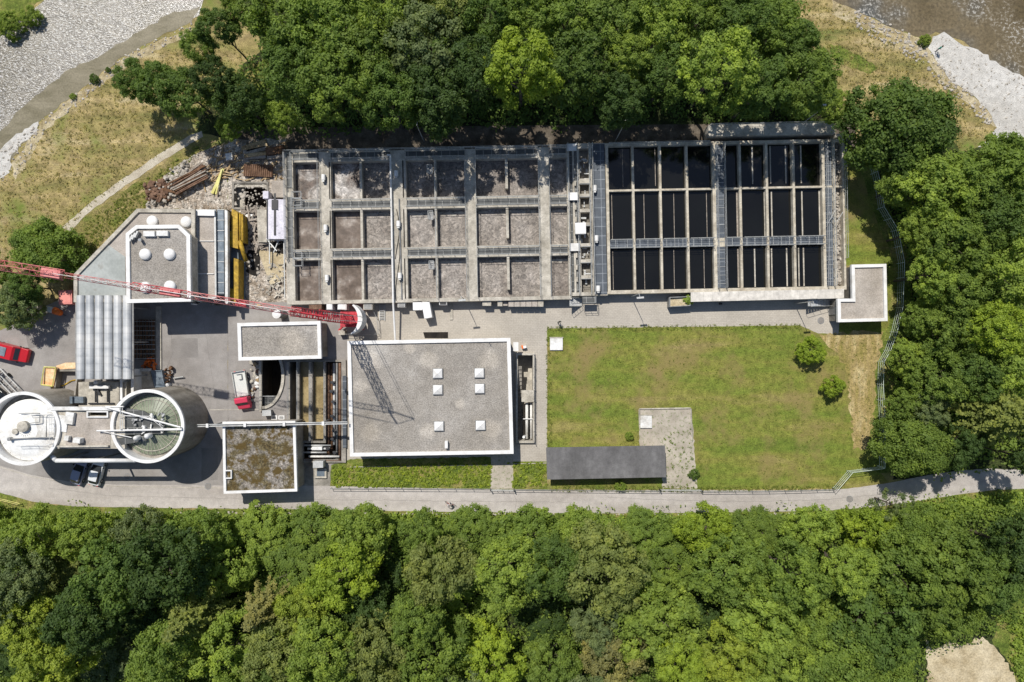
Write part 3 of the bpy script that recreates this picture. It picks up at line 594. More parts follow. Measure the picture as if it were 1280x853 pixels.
for a in [
 (1131, 157, 63, 15, 'deep green', 7, 'very large round dark green tree between the basins and the gravel bar'),
 (1100, 186, 28, 11, 'deep green', 3, 'dark tree shading the north end of the green fence'),
 (1132, 232, 30, 11, 'mid green', 1, 'tree south of the very large round tree beside the fence'),
 (1166, 240, 42, 14, 'light green', 0, 'light green tree right below the very large round tree'),
 (1215, 228, 40, 14, 'mid green', 2, 'mid green tree near the tip of the gravel bar'),
 (1262, 205, 36, 14, 'mid green', 1, 'tree at the right edge touching the gravel bar'),
 (1150, 290, 30, 12, 'light green', 3, 'light clumpy tree beside the fence above the L shaped roof'),
 (1190, 300, 42, 14, 'mid green', 2, 'mid green tree in the middle of the east wood level with the L shaped roof'),
 (1245, 275, 40, 14, 'deep green', 0, 'deep green tree at the right edge below the gravel bar'),
 (1160, 345, 28, 12, 'light green', 1, 'tree directly right of the L shaped roof'),
 (1200, 362, 38, 13, 'mid green', 3, 'tree behind the one right of the L shaped roof'),
 (1258, 340, 40, 15, 'light green', 5, 'light green tree at the right edge level with the L shaped roof'),
 (1152, 398, 24, 9, 'mid green', 2, 'small tree by the bend of the fence south of the L shaped roof'),
 (1185, 415, 36, 12, 'mid green', 0, 'tree east of the fence bend'),
 (1240, 412, 38, 15, 'bright yellow-green', 3, 'sunlit yellow-green tree near the right edge'),
 (1134, 450, 24, 9, 'light green', 1, 'light tree against the fence beside the lawn bushes'),
 (1170, 470, 36, 12, 'mid green', 3, 'tree east of the fence level with the lawn bushes'),
 (1222, 470, 34, 13, 'deep green', 2, 'deep green tree beside the dark shaded hollow'),
 (1265, 462, 30, 14, 'light green', 0, 'light tree at the right edge above the spreading conifer'),
 (1128, 503, 21, 9, 'mid green', 2, 'tree against the lower part of the fence'),
 (1158, 512, 26, 10, 'grey-green', 3, 'grey-green small tree right above the round corner tree'),
 (1143, 556, 41, 11, 'mid green', 7, 'round full tree at the corner of fence and road'),
 (1252, 520, 42, 16, 'olive', 8, 'spreading olive conifer over the shaded end of the road'),
 (1195, 555, 28, 10, 'dark green', 1, 'dark tree in the shadow north of the road end'),
 (1275, 570, 22, 13, 'dark green', 0, 'dark tree at the right edge above the road')]:
    tree(*a, group=G_E)
for a in [(52, 312, 42, 8, 'mid green', 7, 'large round green tree alone on the dry meadow behind the crane jib'),
          (34, 358, 22, 7, 'deep green', 1, 'dark tree just below the crane jib next to the round meadow tree'),
          (14, 380, 32, 7, 'grey-green', 3, 'greyish tree at the left edge above the red van'),
          (-12, 338, 22, 7, 'mid green', 0, 'tree cut by the left edge under the crane jib')]:
    tree(*a, group=G_W)
# the two young trees of the lawn
tree(1016, 438, 18, 3.6, 'bright yellow-green', 3, 'young round tree on the lawn nearer to the paved yard', 'young_tree', 'young trees on the lawn')
tree(1043, 483, 15, 3.2, 'bright yellow-green', 1, 'young round tree on the lawn beside the worn track, the lower of two', 'young_tree', 'young trees on the lawn')
tree(1116, 632, 22, 7, 'grey-green', 6, 'thin sparse tree leaning over the road with gaps in its crown', 'sparse_tree')
# bushes
for i, a in enumerate([(116, 98, 6, 'small bush on the bank of the west river, the larger of two'), (134, 87, 3.5, 'tiny bush on the bank of the west river'), (1157, 50, 7, 'small bush between east meadow and gravel bar'),
    (787, 546, 6, 'weedy bush beside the weedy pad on the lawn'), (868, 594, 7, 'small dark bush at the lower right corner of the weedy pad'), (776, 608, 7, 'bush between grey shed and road'),
    (90, 120, 4, 'low grass clump on the west river bank'), (36, 18, 13, 'bush on the far bank of the west river'), (8, 30, 16, 'bush at the left edge on the far river bank')]):
    tree(a[0], a[1], a[2], max(.6, a[2] * .16), 'deep green' if i in (0, 1, 4) else 'light green', 2 + i % 2, a[3], 'bush', cat='bush', bush=True, group='bushes')
# forest south of the road: columns named by what stands above them
cols = [(-10, 'below the left storage tank'), (55, 'below the parked cars on the left'), (125, 'below the pale pipe between the tanks'), (195, 'below the right storage tank'), (262, 'left of the mossy roof'), (330, 'below the mossy roof'),
        (398, 'below the pipe bundle'), (466, 'below the hall roof'), (534, 'below the cyclist'), (606, "below the east end of the hall"), (676, 'below the left end of the grey shed'), (748, 'below the middle of the grey shed'),
        (820, 'below the weedy pad'), (890, 'below the middle of the lawn'), (960, 'below the lawn, right of its middle'), (1030, 'below the young lawn trees'), (1102, 'below the fence corner'), (1172, 'below the shaded road end'), (1245, 'in the lower right corner')]
rows = [(664, 'roadside'), (716, 'second row'), (768, 'third row'), (822, 'bottom edge'), (880, 'beyond the bottom edge')]
special = {(1, 3): ('yellowish', 46, 13, 1), (2, 2): ('dark green', 48, 15, 3), (2, 1): ('deep green', 46, 15, 0), (3, 1): ('dark green', 52, 16, 2), (3, 0): ('grey-green', 36, 13, 3), (1, 2): ('yellowish', 34, 12, 3), (4, 2): ('olive', 40, 13, 8), (4, 3): ('light green', 44, 12, 5), (5, 3): ('olive', 46, 14, 3), (5, 2): ('brownish', 30, 12, 8),
           (6, 1): ('bright yellow-green', 44, 12, 1), (6, 2): ('yellowish', 36, 11, 3), (7, 0): ('light green', 38, 11, 0), (7, 2): ('dark green', 34, 10, 2), (7, 3): ('olive', 48, 14, 3), (8, 1): ('olive', 46, 14, 1), (8, 3): ('mid green', 50, 13, 5), (9, 1): ('light green', 46, 14, 3), (9, 3): ('bright yellow-green', 44, 11, 1),
           (10, 1): ('deep green', 40, 14, 2), (11, 1): ('olive', 56, 16, 3), (11, 0): ('light green', 44, 14, 1), (11, 3): ('brownish', 38, 11, 5), (12, 2): ('light green', 50, 13, 0), (13, 1): ('mid green', 48, 13, 3), (13, 3): ('yellowish', 46, 11, 1), (14, 2): ('light green', 54, 14, 1), (15, 3): ('mid green', 56, 15, 7), (16, 1): ('mid green', 54, 15, 3),
           (16, 2): ('deep green', 54, 15, 0), (17, 1): ('mid green', 52, 15, 1), (0, 1): ('grey-green', 42, 13, 3), (0, 2): ('grey-green', 40, 13, 3)}
wts = ['mid green'] * 7 + ['light green'] * 7 + ['deep green'] * 2 + ['grey-green'] * 2 + ['olive'] + ['bright yellow-green'] * 2
for ci, (cx, cl) in enumerate(cols):
    for ri, (ry, rl) in enumerate(rows):
        if (ci in (17, 18) and ri in (2, 3)) or (ci == 18 and ri == 0) or (ci >= 17 and ri == 4): continue
        x = cx + tr.uniform(-14, 14) + (18 if ri % 2 else -12); y = ry + tr.uniform(-9, 9)
        if ci == 17: y -= 10 if ri < 2 else 0
        t, rr, h, v = special.get((ci, ri), (tr.choice(wts), tr.uniform(32, 48), tr.choice((3.5, 5, 8, 11, 14, 16)), tr.choice([0, 1, 2, 3, 5, 7, 1, 3])))
        if (ci, ri) in {(3, 2), (7, 1), (10, 2), (16, 3), (13, 2), (0, 3)}: t, rr, h, v = 'dark green', 30, 3, 2  # low dark-green crowns stand in for the shadow gaps of the canopy
        if ri == 0:
            rr = min(rr, 36) * .95; h = min(h, 9.5); y = max(y, 644 + rr * .62)
        if ri == 4:
            lab = f'{t} crown cut by the bottom edge, {cl}'
            if y - rr > 850: y = 850 + rr * .55
        else: lab = f'{t} forest crown, {rl}, {cl}' if ri else f'{t} crown by the road, {cl}'
        tree(x, y, rr, h, t, v, lab, group=G_S)
tree(1226, 722, 36, 14, 'deep green', 1, 'dark tree overhanging the left side of the sandy clearing', group=G_S)
tree(1280, 690, 46, 15, 'dark green', 3, 'dark tree at the right edge above the sandy clearing', group=G_S)
tree(1100, 836, 42, 12, 'mid green', 7, 'mid green tree left of the sandy clearing', group=G_S)
tree(1178, 756, 40, 12, 'mid green', 0, 'mid green tree directly above the sandy clearing', group=G_S)
# undergrowth, one mass of leaves nobody could count
def under(name, poly, n, hh, tint, label, leaf=.2, per=34, z=.0):
    X = [p[0] for p in poly]; Y = [p[1] for p in poly]; P = []
    while len(P) < n:
        x, y = tr.uniform(min(X), max(X)), tr.uniform(min(Y), max(Y))
        if inpoly(x, y, poly): P.append(W(x, y)[:2])
    P = np.array(P); hgt = nr.uniform(hh[0], hh[1], size=n); r = hgt * nr.uniform(.55, .9, size=n)
    e = unit(nr.normal(size=(n, per, 3)) + [0, 0, .6]); e[..., 2] = np.abs(e[..., 2])
    C = np.zeros((n, per, 3)); C[..., 0] = P[:, None, 0] + e[..., 0] * r[:, None]; C[..., 1] = P[:, None, 1] + e[..., 1] * r[:, None]; C[..., 2] = .05 + e[..., 2] * hgt[:, None]
    C += nr.normal(size=C.shape) * .08; C = C.reshape(-1, 3); Nn = unit(e.reshape(-1, 3) * .7 + [0, 0, .4] + nr.normal(size=C.shape) * .4)
    tone = np.clip(np.repeat(nr.normal(.5, .16, size=n), per) + nr.normal(0, .12, size=n * per), 0, 1)
    me = quads_mesh(name, C, Nn, leaf * nr.uniform(.6, 1.3, size=n * per), tone, MT['leaf'])
    o = bpy.data.objects.new(name, me); COL.objects.link(o); o.color = (*TINT[tint], 1); o['kind'] = 'stuff'; o['label'] = label
    return o
under('undergrowth', [(-40, 631), (60, 644), (300, 645), (760, 648), (1000, 646), (1120, 636), (1200, 624), (1330, 612), (1330, 700), (1280, 730), (1252, 790), (1200, 796), (1150, 800), (1150, 880), (-40, 880)], 3800, (.8, 3.0), 'mid green', 'undergrowth filling the forest south of the road', .17, 44)
under('undergrowth', [(-40, 633), (60, 645), (300, 646), (760, 649), (1000, 647), (1120, 637), (1200, 625), (1330, 613), (1330, 640), (1200, 645), (1000, 664), (300, 664), (60, 662), (-40, 650)], 1300, (.5, 1.3), 'light green', 'leafy edge along the south side of the road')
under('undergrowth', [(265, 140), (330, 60), (400, -20), (980, -20), (1030, 80), (1046, 140), (1000, 150), (880, 150), (500, 158), (300, 168)], 1500, (.8, 2.4), 'deep green', 'undergrowth beneath the wood north of the basins')
under('undergrowth', [(1100, 195), (1120, 200), (1230, 195), (1330, 180), (1330, 580), (1240, 580), (1180, 588), (1118, 588), (1112, 460), (1134, 400), (1138, 330), (1116, 270)], 1200, (.8, 2.4), 'mid green', 'undergrowth beneath the east wood')
under('ground_ivy', [(416, 583), (684, 578), (684, 608), (641, 609), (641, 578), (614, 580), (613, 608), (416, 609)], 700, (.06, .16), 'yellowish', 'low leafy ground cover on the strip by the road', .1, 26)
under('undergrowth', [(1256, 770), (1330, 750), (1330, 880), (1285, 880), (1268, 830)], 160, (.4, 1.2), 'light green', 'weeds at the right of the sandy clearing')

LAWN = [(688, 412), (840, 411), (1000, 409), (1022, 419), (1095, 418), (1110, 340), (1118, 345), (1118, 400), (1092, 460), (1092, 588), (1045, 609), (875, 610), (868, 512), (798, 510), (798, 556), (686, 557)]
under('lawn_weeds', LAWN, 1500, (.01, .035), 'grass', 'tufts and clover growing all over the lawn', .05, 9)
under('lawn_edge_grass', [(683, 409), (1002, 405), (1002, 411), (688, 415), (690, 560), (683, 560)], 500, (.02, .06), 'grass', 'long grass along the lawn edge', .05, 12)
under('lawn_edge_grass', [(690, 606), (870, 608), (1050, 607), (1050, 612), (870, 615), (690, 614)], 500, (.03, .08), 'grass', 'long grass along the fence by the road', .06, 12)
under('pad_weeds', [(820, 538), (866, 534), (872, 610), (830, 610), (834, 556)], 60, (.03, .1), 'mid green', 'weeds in the joints of the pad', .08, 10)
under('meadow_tufts', [(0, 225), (60, 160), (150, 90), (250, 45), (300, 60), (340, 80), (250, 160), (160, 220), (85, 285), (40, 330), (0, 330)], 2400, (.02, .07), 'straw', 'tufts of grass on the dry west meadow', .07, 9)
under('meadow_tufts', [(985, 0), (1045, 5), (1160, 80), (1215, 130), (1235, 165), (1190, 190), (1120, 110), (1050, 110), (1000, 60)], 1300, (.02, .07), 'straw', 'tufts of grass on the dry east meadow', .07, 9)
under('path_weeds', [(98, 298), (118, 270), (165, 235), (255, 178), (240, 200), (180, 260), (120, 312), (96, 332)], 500, (.03, .1), 'grass', 'weeds between footpath and machine building', .07, 12)
# ------------------------------------------------------------------ buildings
def inset(P, d):
    """inset a world polygon (any winding) by d"""
    a = sum(P[i][0] * P[(i + 1) % len(P)][1] - P[(i + 1) % len(P)][0] * P[i][1] for i in range(len(P)))
    s = 1 if a > 0 else -1; out = []; n = len(P)
    for i in range(n):
        p0, p1, p2 = Vector(P[i - 1][:2]), Vector(P[i][:2]), Vector(P[(i + 1) % n][:2])
        e1, e2 = (p1 - p0).normalized(), (p2 - p1).normalized()
        n1, n2 = Vector((-e1.y, e1.x)) * s, Vector((-e2.y, e2.x)) * s
        b = (n1 + n2); b = b / max(.2, b.dot(n1)); out.append(tuple(p1 + b * d))
    return out
def ring(mb, outer, inner, z0, z1, mi=0):
    n = len(outer)
    for i in range(n):
        j = (i + 1) % n
        A, B, C, D = outer[i], outer[j], inner[j], inner[i]
        q = [(A[0], A[1], z1), (B[0], B[1], z1), (C[0], C[1], z1), (D[0], D[1], z1)]
        mb.face(q, mi); mb.face([(B[0], B[1], z0), (A[0], A[1], z0), (A[0], A[1], z1), (B[0], B[1], z1)], mi)
        mb.face([(D[0], D[1], z0), (C[0], C[1], z0), (C[0], C[1], z1), (D[0], D[1], z1)], mi)
        mb.face([(A[0], A[1], z0), (B[0], B[1], z0), (C[0], C[1], z0), (D[0], D[1], z0)], mi)
def fixn(o):
    bm = bmesh.new(); bm.from_mesh(o.data); bmesh.ops.remove_doubles(bm, verts=bm.verts, dist=.0005); bmesh.ops.recalc_face_normals(bm, faces=bm.faces); bm.to_mesh(o.data); bm.free(); return o
def centre(P): return (sum(p[0] for p in P) / len(P), sum(p[1] for p in P) / len(P), 0)
def building(name, label, pts, z, roofm, wallm='conc', capm='white', cap=.62, fascia=.5, depth=.28, over=.0, cat='building'):
    O = [W(x, y, z)[:2] for x, y in pts]
    t = thing(name, label, cat, centre(O))
    wl = inset(O, .22 + over)
    m = MB(); m.prism(wl, 0, z - fascia + .05); m.build('wall', MT[wallm], t)
    m = MB(); ring(m, O, inset(O, cap), z - fascia, z); fixn(m.build('parapet', MT[capm], t))
    m = MB(); m.prism(inset(O, cap - .03), z - fascia + .06, z - depth); rf = m.build('roof', MT[roofm], t)
    return t, O, wl, rf
def window(t, a, b, f, z0, w, h, nm='window', ribs=2, mat=None):
    """window on the wall a->b (world), f along it"""
    a, b = Vector(a), Vector(b); d = (b - a).normalized(); nrm = Vector((d.y, -d.x)); c = a.lerp(b, f)
    cc = Vector(centre_of[t.name][:2])
    if (c - cc).dot(nrm) < 0: nrm = -nrm
    ang = math.atan2(d.y, d.x); p = c + nrm * .03
    m = MB()
    for s in (-1, 1): m.box((p.x + d.x * s * w / 2, p.y + d.y * s * w / 2, z0 + h / 2), (.08, .12, h + .1), ang)
    for zz in (z0 - .02, z0 + h + .02): m.box((p.x, p.y, zz), (w - .08, .12, .08), ang)
    for k in range(1, ribs): m.box((p.x + d.x * (k / ribs - .5) * w, p.y + d.y * (k / ribs - .5) * w, z0 + h / 2), (.05, .1, h - .06), ang)
    fr = m.build(nm, MT['white'] if nm == 'window' else MT['steelmid'], t)
    m = MB(); q = c + nrm * .02; m.box((q.x, q.y, z0 + h / 2), (w - .06, .05, h), ang); m.build('pane' if nm == 'window' else 'panel', MT[mat or 'glass'], fr_fix(fr, t))
    return fr
def fr_fix(fr, t): WL[fr.name] = Vector(WL[t.name]); return fr
centre_of = {}
# --- big flat hall
t, O, wl, rf = building('flat_roofed_hall', 'large rectangular hall with gravel roof, white edge and six square skylights', [(434, 426.5), (638, 422.5), (642, 567.5), (437.5, 571)], 4.0, 'gravelroof', 'wallc', cap=.5)
centre_of[t.name] = t.location
for i, (x, y) in enumerate([(547, 467), (547, 487.5), (599, 466.5), (599.5, 486), (548.5, 533), (600.5, 532)]):
    m = MB(); w = W(x, y, 4.1); m.box((w[0], w[1], 3.84), (1.42, 1.42, .34), R(1.1)); s = m.build('skylight', MT['steelmid'], t); fr_fix(s, t)
    m = MB(); P = [(w[0] + a * .62, w[1] + b * .62) for a, b in ((-1, -1), (1, -1), (1, 1), (-1, 1))]; m.prism(P, 4.01, 4.1, bottom=False)
    for k in range(4): A, B = P[k], P[(k + 1) % 4]; m.face([(A[0], A[1], 4.104), (B[0], B[1], 4.104), (w[0], w[1], 4.38)])
    m.build('dome', MT['white'], s)
m = MB(); w = W(558, 556, 4.3); m.box((w[0], w[1], 4.1), (.4, 1.0, .8)); m.build('vent', MT['white'], t)
m = MB(); w = W(611, 427.5, 4.3); m.tube((w[0], w[1], 3.7), (w[0], w[1], 4.9), .05); m.build('mast', MT['galv'], t)
S_, E_, N_ = (wl[3], wl[2]), (wl[1], wl[2]), (wl[0], wl[1])
for k in range(6): window(t, *S_, (k + .5) / 6, 1.4, 2.2, 1.2)
for k in range(4): window(t, *N_, (k + .6) / 5, 1.6, 1.8, 1.0)
window(t, *E_, .12, .02, 1.1, 2.2, 'door', 1, 'steelmid'); window(t, *E_, .55, .6, 5.0, 2.3, 'louvre', 22, 'dark')
m = MB(); w0, w1 = W(641.5, 428, 2.6), W(648, 439, 2.6); m.prism([(w0[0], w0[1]), (w1[0], w0[1]), (w1[0], w1[1]), (w0[0], w1[1])], 2.5, 2.62); m.build('canopy', MT['white'], t)
# --- mossy roof building
t, O, wl, rf = building('mossy_roofed_building', 'square building beside the road whose gravel roof is overgrown with brown moss', [(278, 527.5), (369, 526.5), (371.5, 614.5), (279.5, 617.5)], 4.3, 'mossroof', 'wallc', cap=.36); centre_of[t.name] = t.location
m = MB(); w = W(285.8, 593, 4.2); ring(m, [(w[0] + a * .5, w[1] + b * .6) for a, b in ((-1, -1), (1, -1), (1, 1), (-1, 1))], [(w[0] + a * .36, w[1] + b * .46) for a, b in ((-1, -1), (1, -1), (1, 1), (-1, 1))], 4.0, 4.4); fixn(m.build('hatch', MT['white'], t))
for k in range(3): window(t, wl[2], wl[3], (k + .5) / 3, 1.2, 1.8, 1.3)
window(t, wl[0], wl[3], .3, .03, 1.1, 2.1, 'door', 1, 'steelmid')
# --- long roof north of it
t, O, wl, rf = building('low_flat_building', 'oblong low building with clean gravel roof and white edge, next to the crane', [(296.5, 404), (400.5, 401.5), (401.8, 448.5), (298, 451)], 4.2, 'gravelroof', 'wallc', cap=.48); centre_of[t.name] = t.location
for k in range(4): window(t, wl[2], wl[3], (k + .5) / 4, 1.2, 1.8, 1.3)
window(t, wl[0], wl[3], .5, .03, 2.2, 2.6, 'door', 1, 'steelmid')
# --- L shaped roof
t, O, wl, rf = building('corner_building', 'small L shaped building with pinkish gravel roof at the east end of the basins', [(1064.5, 331), (1108, 330), (1109.5, 401.5), (1047.5, 403), (1047, 373.5), (1065.5, 373.5)], 3.2, 'roofpink', 'concdark', cap=.44); centre_of[t.name] = t.location
window(t, wl[3], wl[2], .5, 1.1, 2.6, 1.1); window(t, wl[3], wl[4], .5, .03, 1.0, 2.1, 'door', 1, 'steelmid')
# --- grey shed
pts = [(682.5, 559.5), (831, 557), (833, 597), (684, 600)]
O = [W(x, y, 2.6)[:2] for x, y in pts]; t = thing('grey_shed', 'long open shed with plain dark grey sheet roof beside the road', 'shed', centre(O))
m = MB(); q = [(p[0], p[1]) for p in O]; zl = [2.7, 2.7, 2.45, 2.45]
m.face([(q[i][0], q[i][1], zl[i]) for i in (3, 2, 1, 0)]); m.face([(q[i][0], q[i][1], zl[i] - .12) for i in (0, 1, 2, 3)])
for i in range(4):
    j = (i + 1) % 4; m.face([(q[i][0], q[i][1], zl[i] - .12), (q[j][0], q[j][1], zl[j] - .12), (q[j][0], q[j][1], zl[j]), (q[i][0], q[i][1], zl[i])])
fixn(m.build('roof', MT['shed'], t))
I = inset(O, .5); m = MB()
for a, b in ((0, 1), (1, 2), (3, 0)):
    A, B = Vector(I[a]), Vector(I[b]); d = (B - A).normalized(); ang = math.atan2(d.y, d.x); c = A.lerp(B, .5); m.box((c.x, c.y, 1.2), ((B - A).length - .16, .12, 2.4), ang)
m.build('wall', MT['greywood'], t)
for k in range(7):
    p = Vector(I[3]).lerp(Vector(I[2]), k / 6); m = MB(); m.box((p.x, p.y, 1.15), (.15, .15, 2.3)); m.build('post', MT['greywood'], t)
# --- NW building: lower roof, raised roof, barrel vaults
PL = [(171, 261), (243.5, 261.5), (243.5, 376), (240, 378), (92, 378), (92, 343)]
t, O, wl, rf = building('machine_house', 'angular machine building with a raised white-edged eight-sided roof carrying round skylights', PL, 5.0, 'roofpink', 'wallc', 'conc', cap=.5, fascia=.35, depth=.3); centre_of[t.name] = t.location
m = MB(); m.prism([W(*p, 4.8)[:2] for p in [(97, 345), (134, 305.5), (156, 321), (157, 373), (98, 373)]], 4.66, 4.76); m.build('roof_membrane', MT['membrane'], t)
PU = [(157, 292), (170, 281.5), (224, 281), (237.5, 294), (238.5, 377), (158, 379)]
OU = [W(x, y, 7.4)[:2] for x, y in PU]
m = MB(); m.prism(inset(OU, .25), 4.6, 7.0); m.build('upper_wall', MT['conc'], t)
m = MB(); ring(m, OU, inset(OU, .5), 6.9, 7.4); fixn(m.build('upper_parapet', MT['white'], t))
m = MB(); m.prism(inset(OU, .47), 6.95, 7.12); m.build('upper_roof', MT['gravelroof'], t)
for x, y, z in [(190, 276.5, 5), (232.5, 277.5, 5), (181, 318, 7.4), (211.5, 318, 7.4), (181.5, 359.5, 7.4), (212, 358, 7.4)]:
    w = W(x, y, z); m = MB(); m.lathe((w[0], w[1]), [(.78, z - .3), (.78, z), (.7, z + .1), (.5, z + .22), (.25, z + .28), (.001, z + .3)], 20); m.build('round_skylight', MT['white'], t, True)
for x, y in ((186.5, 292.5), (203, 292)):
    w = W(x, y, 7.5); m = MB(); m.box((w[0], w[1], 7.35), (1.55, .7, .5)); m.build('roof_box', MT['whitedirty'], t, bevel=.03)
w = W(168, 296, 7.6); m = MB()
for k in range(3): m.box((w[0] + k * .35 - .4, w[1] + k * .25 - .2, 7.55), (.22, .95, .45), R(-25))
m.tube((w[0] + .7, w[1] - .3, 7.1), (w[0] + .9, w[1] - .5, 8.0), .2, 10); m.build('fan_unit', MT['galv'], t)
for k, (a, b) in enumerate(((2, 3), (5, 4))):
    for f in (.2, .5, .8): window(t, wl[a], wl[b], f, 2.2, 1.6, 1.4)
# barrel vaulted roof
zb = 5.0
t = thing('vaulted_canopy', 'canopy of six long ribbed zinc barrel vaults side by side left of the yard', 'canopy', W(130, 421, 0))
XS = [95.5 + k * 11.6 for k in range(7)]
for k in range(6):
    m = MB(); n = 8; y0, y1 = 369.5 + (0 if k < 6 else 3), 474
    x0, x1 = XS[k] + .7, XS[k + 1] - .7
    if k == 5: x1 = 165
    for i in range(n):
        q = []
        for (ii, yy) in ((i, y1), (i + 1, y1), (i + 1, y0), (i, y0)):
            a = PI * ii / n; xx = (x0 + x1) / 2 - (x1 - x0) / 2 * math.cos(a); zz = zb + .5 * math.sin(a); ww = W(xx, yy, zb); q.append((ww[0], ww[1], zz))
        m.face(q)
    m.build('barrel_vault', MT['zinc'], t, True)
m = MB()
for k in range(7):
    xx = XS[k] if k < 6 else 165.5
    a, b = W(xx, 369.5, zb), W(xx, 474, zb); m.box(((a[0] + b[0]) / 2, (a[1] + b[1]) / 2, zb - .12), (.3, abs(a[1] - b[1]), .2))
m.build('gutter', MT['steelmid'], t)
for xx in (97, 130, 164):
    for yy in (385, 428, 471):
        m = MB(); a = W(xx, yy, zb); m.box((a[0], a[1], 2.4), (.2, .2, 4.8)); m.build('column', MT['steelmid'], t)
# annex strip between machine house and the pit
ZA = 4.2
P = [(245, 262), (269.5, 262), (270.5, 373), (245.5, 374)]
t, O, wl, rf = building('annex_building', 'narrow annex with gravel roof and a white cap, right of the machine building', P, ZA, 'roofpink', 'wallc', 'galv', cap=.22, fascia=.25, depth=.15); centre_of[t.name] = t.location
m = MB(); m.pprism([(243.5, 262.5), (268, 263), (268, 270), (243.5, 269.5)], ZA - .1, ZA + .25); m.build('roof_cap', MT['white'], t)
for y in (301, 342): m = MB(); m.pprism([(246, y), (267, y), (267, y + .9), (246, y + .9)], ZA - .1, ZA + .02); m.build('roof_joint', MT['white'], t)
m = MB(); m.pprism([(271.2, 262), (279.5, 262), (280, 368), (271.8, 368)], ZA - .7, ZA - .4); m.build('glazed_strip', MT['bluegrey'], t)
m = MB()
for y in range(262, 370, 13): m.pprism([(271.2, y), (280, y), (280, y + .7), (271.2, y + .7)], ZA - .38, ZA - .33)
m.build('glazing_bar', MT['galv'], t)
m = MB(); m.pprism([(280.8, 262), (284.3, 264), (284.8, 380), (281.4, 380)], ZA - 1.2, ZA - .5); m.build('coping', MT['whitedirty'], t)
m = MB(); m.pprism([(271, 262), (284, 262), (284.5, 372), (271.5, 372)], 0, ZA - 1.3); m.build('side_wall', MT['wallc'], t)
# --- tanks
def tank(px, py, label, top):
    z = 7.6; w = W(px, py, z); Rr = 5.0
    t = thing('storage_tank', label, 'tank', (w[0], w[1], 0))
    m = MB(); m.lathe(w, [(Rr - .03, 0), (Rr - .03, z - .35)], 64); m.build('wall', MT['wallc'], t, True)
    m = MB(); ring_p = [(Rr, z - .4), (Rr + .02, z), (Rr - .42, z), (Rr - .42, 5.6)]; m.lathe(w, ring_p, 64); m.build('rim', MT['white'], t)
    return t, w
t, w = tank(184, 533, 'concrete tank with white rim and green ribbed glass cover, the eastern tank', 1)
m = MB(); m.lathe(w, [(4.6, 5.9), (4.1, 6.0)], 48); m.build('gutter', MT['concdark'], t)
m = MB(); n = 44
m.lathe(w, [(4.15, 6.0), (4.1, 6.25), (2.0, 6.75), (1.0, 6.85), (.001, 6.87)], n); m.build('glass_cover', MT['green_glass'], t)
m = MB()
for i in range(n):
    a = 2 * PI * i / n; m.tube((w[0] + 4.1 * math.cos(a), w[1] + 4.1 * math.sin(a), 6.3), (w[0] + 1.6 * math.cos(a), w[1] + 1.6 * math.sin(a), 6.86), .028, 4)
m.build('cover_rib', MT['conc'], t)
m = MB(); pv = None
pp = [(w[0] + 3.55 * math.cos(2 * PI * i / 40), w[1] + 3.55 * math.sin(2 * PI * i / 40), 6.45) for i in range(41)]; m.path(pp, .06, 4); m.build('cover_hoop', MT['conc'], t)
m = MB(); m.lathe((w[0] - .3, w[1] + .2), [(1.5, 6.6), (1.45, 6.95), (.9, 7.0), (.001, 7.02)], 24); m.build('hub', MT['bluegrey'], t)
T2 = (t, w)
t, w = tank(28.5, 536, 'domed white covered tank cut by the left edge, the western tank', 0)
m = MB(); m.lathe((w[0] + .25, w[1] - .3), [(4.25, 6.3), (4.2, 6.7), (3.2, 7.1), (2.2, 7.35), (1.1, 7.48), (.001, 7.52)], 40); m.build('dome_cover', MT['tankwhite'], t)
m = MB(); m.lathe(w, [(4.6, 6.2), (4.0, 6.3)], 48); m.build('gutter', MT['concdark'], t)
m = MB()
for i in range(16):
    a = 2 * PI * i / 16 + .1; m.tube((w[0] + .25 + 4.1 * math.cos(a), w[1] - .3 + 4.1 * math.sin(a), 6.76), (w[0] + .25 + .6 * math.cos(a), w[1] - .3 + .6 * math.sin(a), 7.53), .03, 4)
m.build('cover_rib', MT['conc'], t)
m = MB(); c = (w[0], w[1])
m.lathe((c[0] + .2, c[1] + .3), [(.75, 7.4), (.75, 8.0), (.4, 8.15), (.001, 8.2)], 16); m.lathe((c[0] - 1.0, c[1] - .4), [(.4, 7.2), (.4, 7.75), (.001, 7.8)], 12)
m.build('valve_dome', MT['conc'], t)
m = MB(); m.path([(c[0] - 1.6, c[1] - 1.4, 7.7), (c[0] + 2.4, c[1] - 1.2, 7.7), (c[0] + 4.2, c[1] - 1.2, 7.8)], .09); m.path([(c[0] + .5, c[1] + .7, 7.9), (c[0] + 2.5, c[1] + .9, 7.9), (c[0] + 2.5, c[1] + 2.1, 7.9), (c[0] - .5, c[1] + 2.1, 7.7)], .06)
m.lathe((c[0] - 1.7, c[1] - 1.4), [(.25, 7.1), (.25, 7.9), (.001, 7.92)], 12); m.build('pipework', MT['steelmid'], t)
m = MB(); m.rail([(c[0] + 1.0, c[1] + 1.9, 7.2), (c[0] + 4.0, c[1] + 2.0, 7.2), (c[0] + 4.0, c[1] - 2.1, 7.2), (c[0] - .5, c[1] - 2.3, 7.2)], 1.0, 1.2, .03)
m.build('railing', MT['white'], t)
m = MB(); m.pprism([(44, 522), (58, 520), (57, 548), (44, 550)], 7.3, 7.42); m.pprism([(58.5, 515), (69, 517), (69, 556), (58.5, 552)], 7.1, 7.35); m.build('deck_plate', MT['whitedirty'], t)
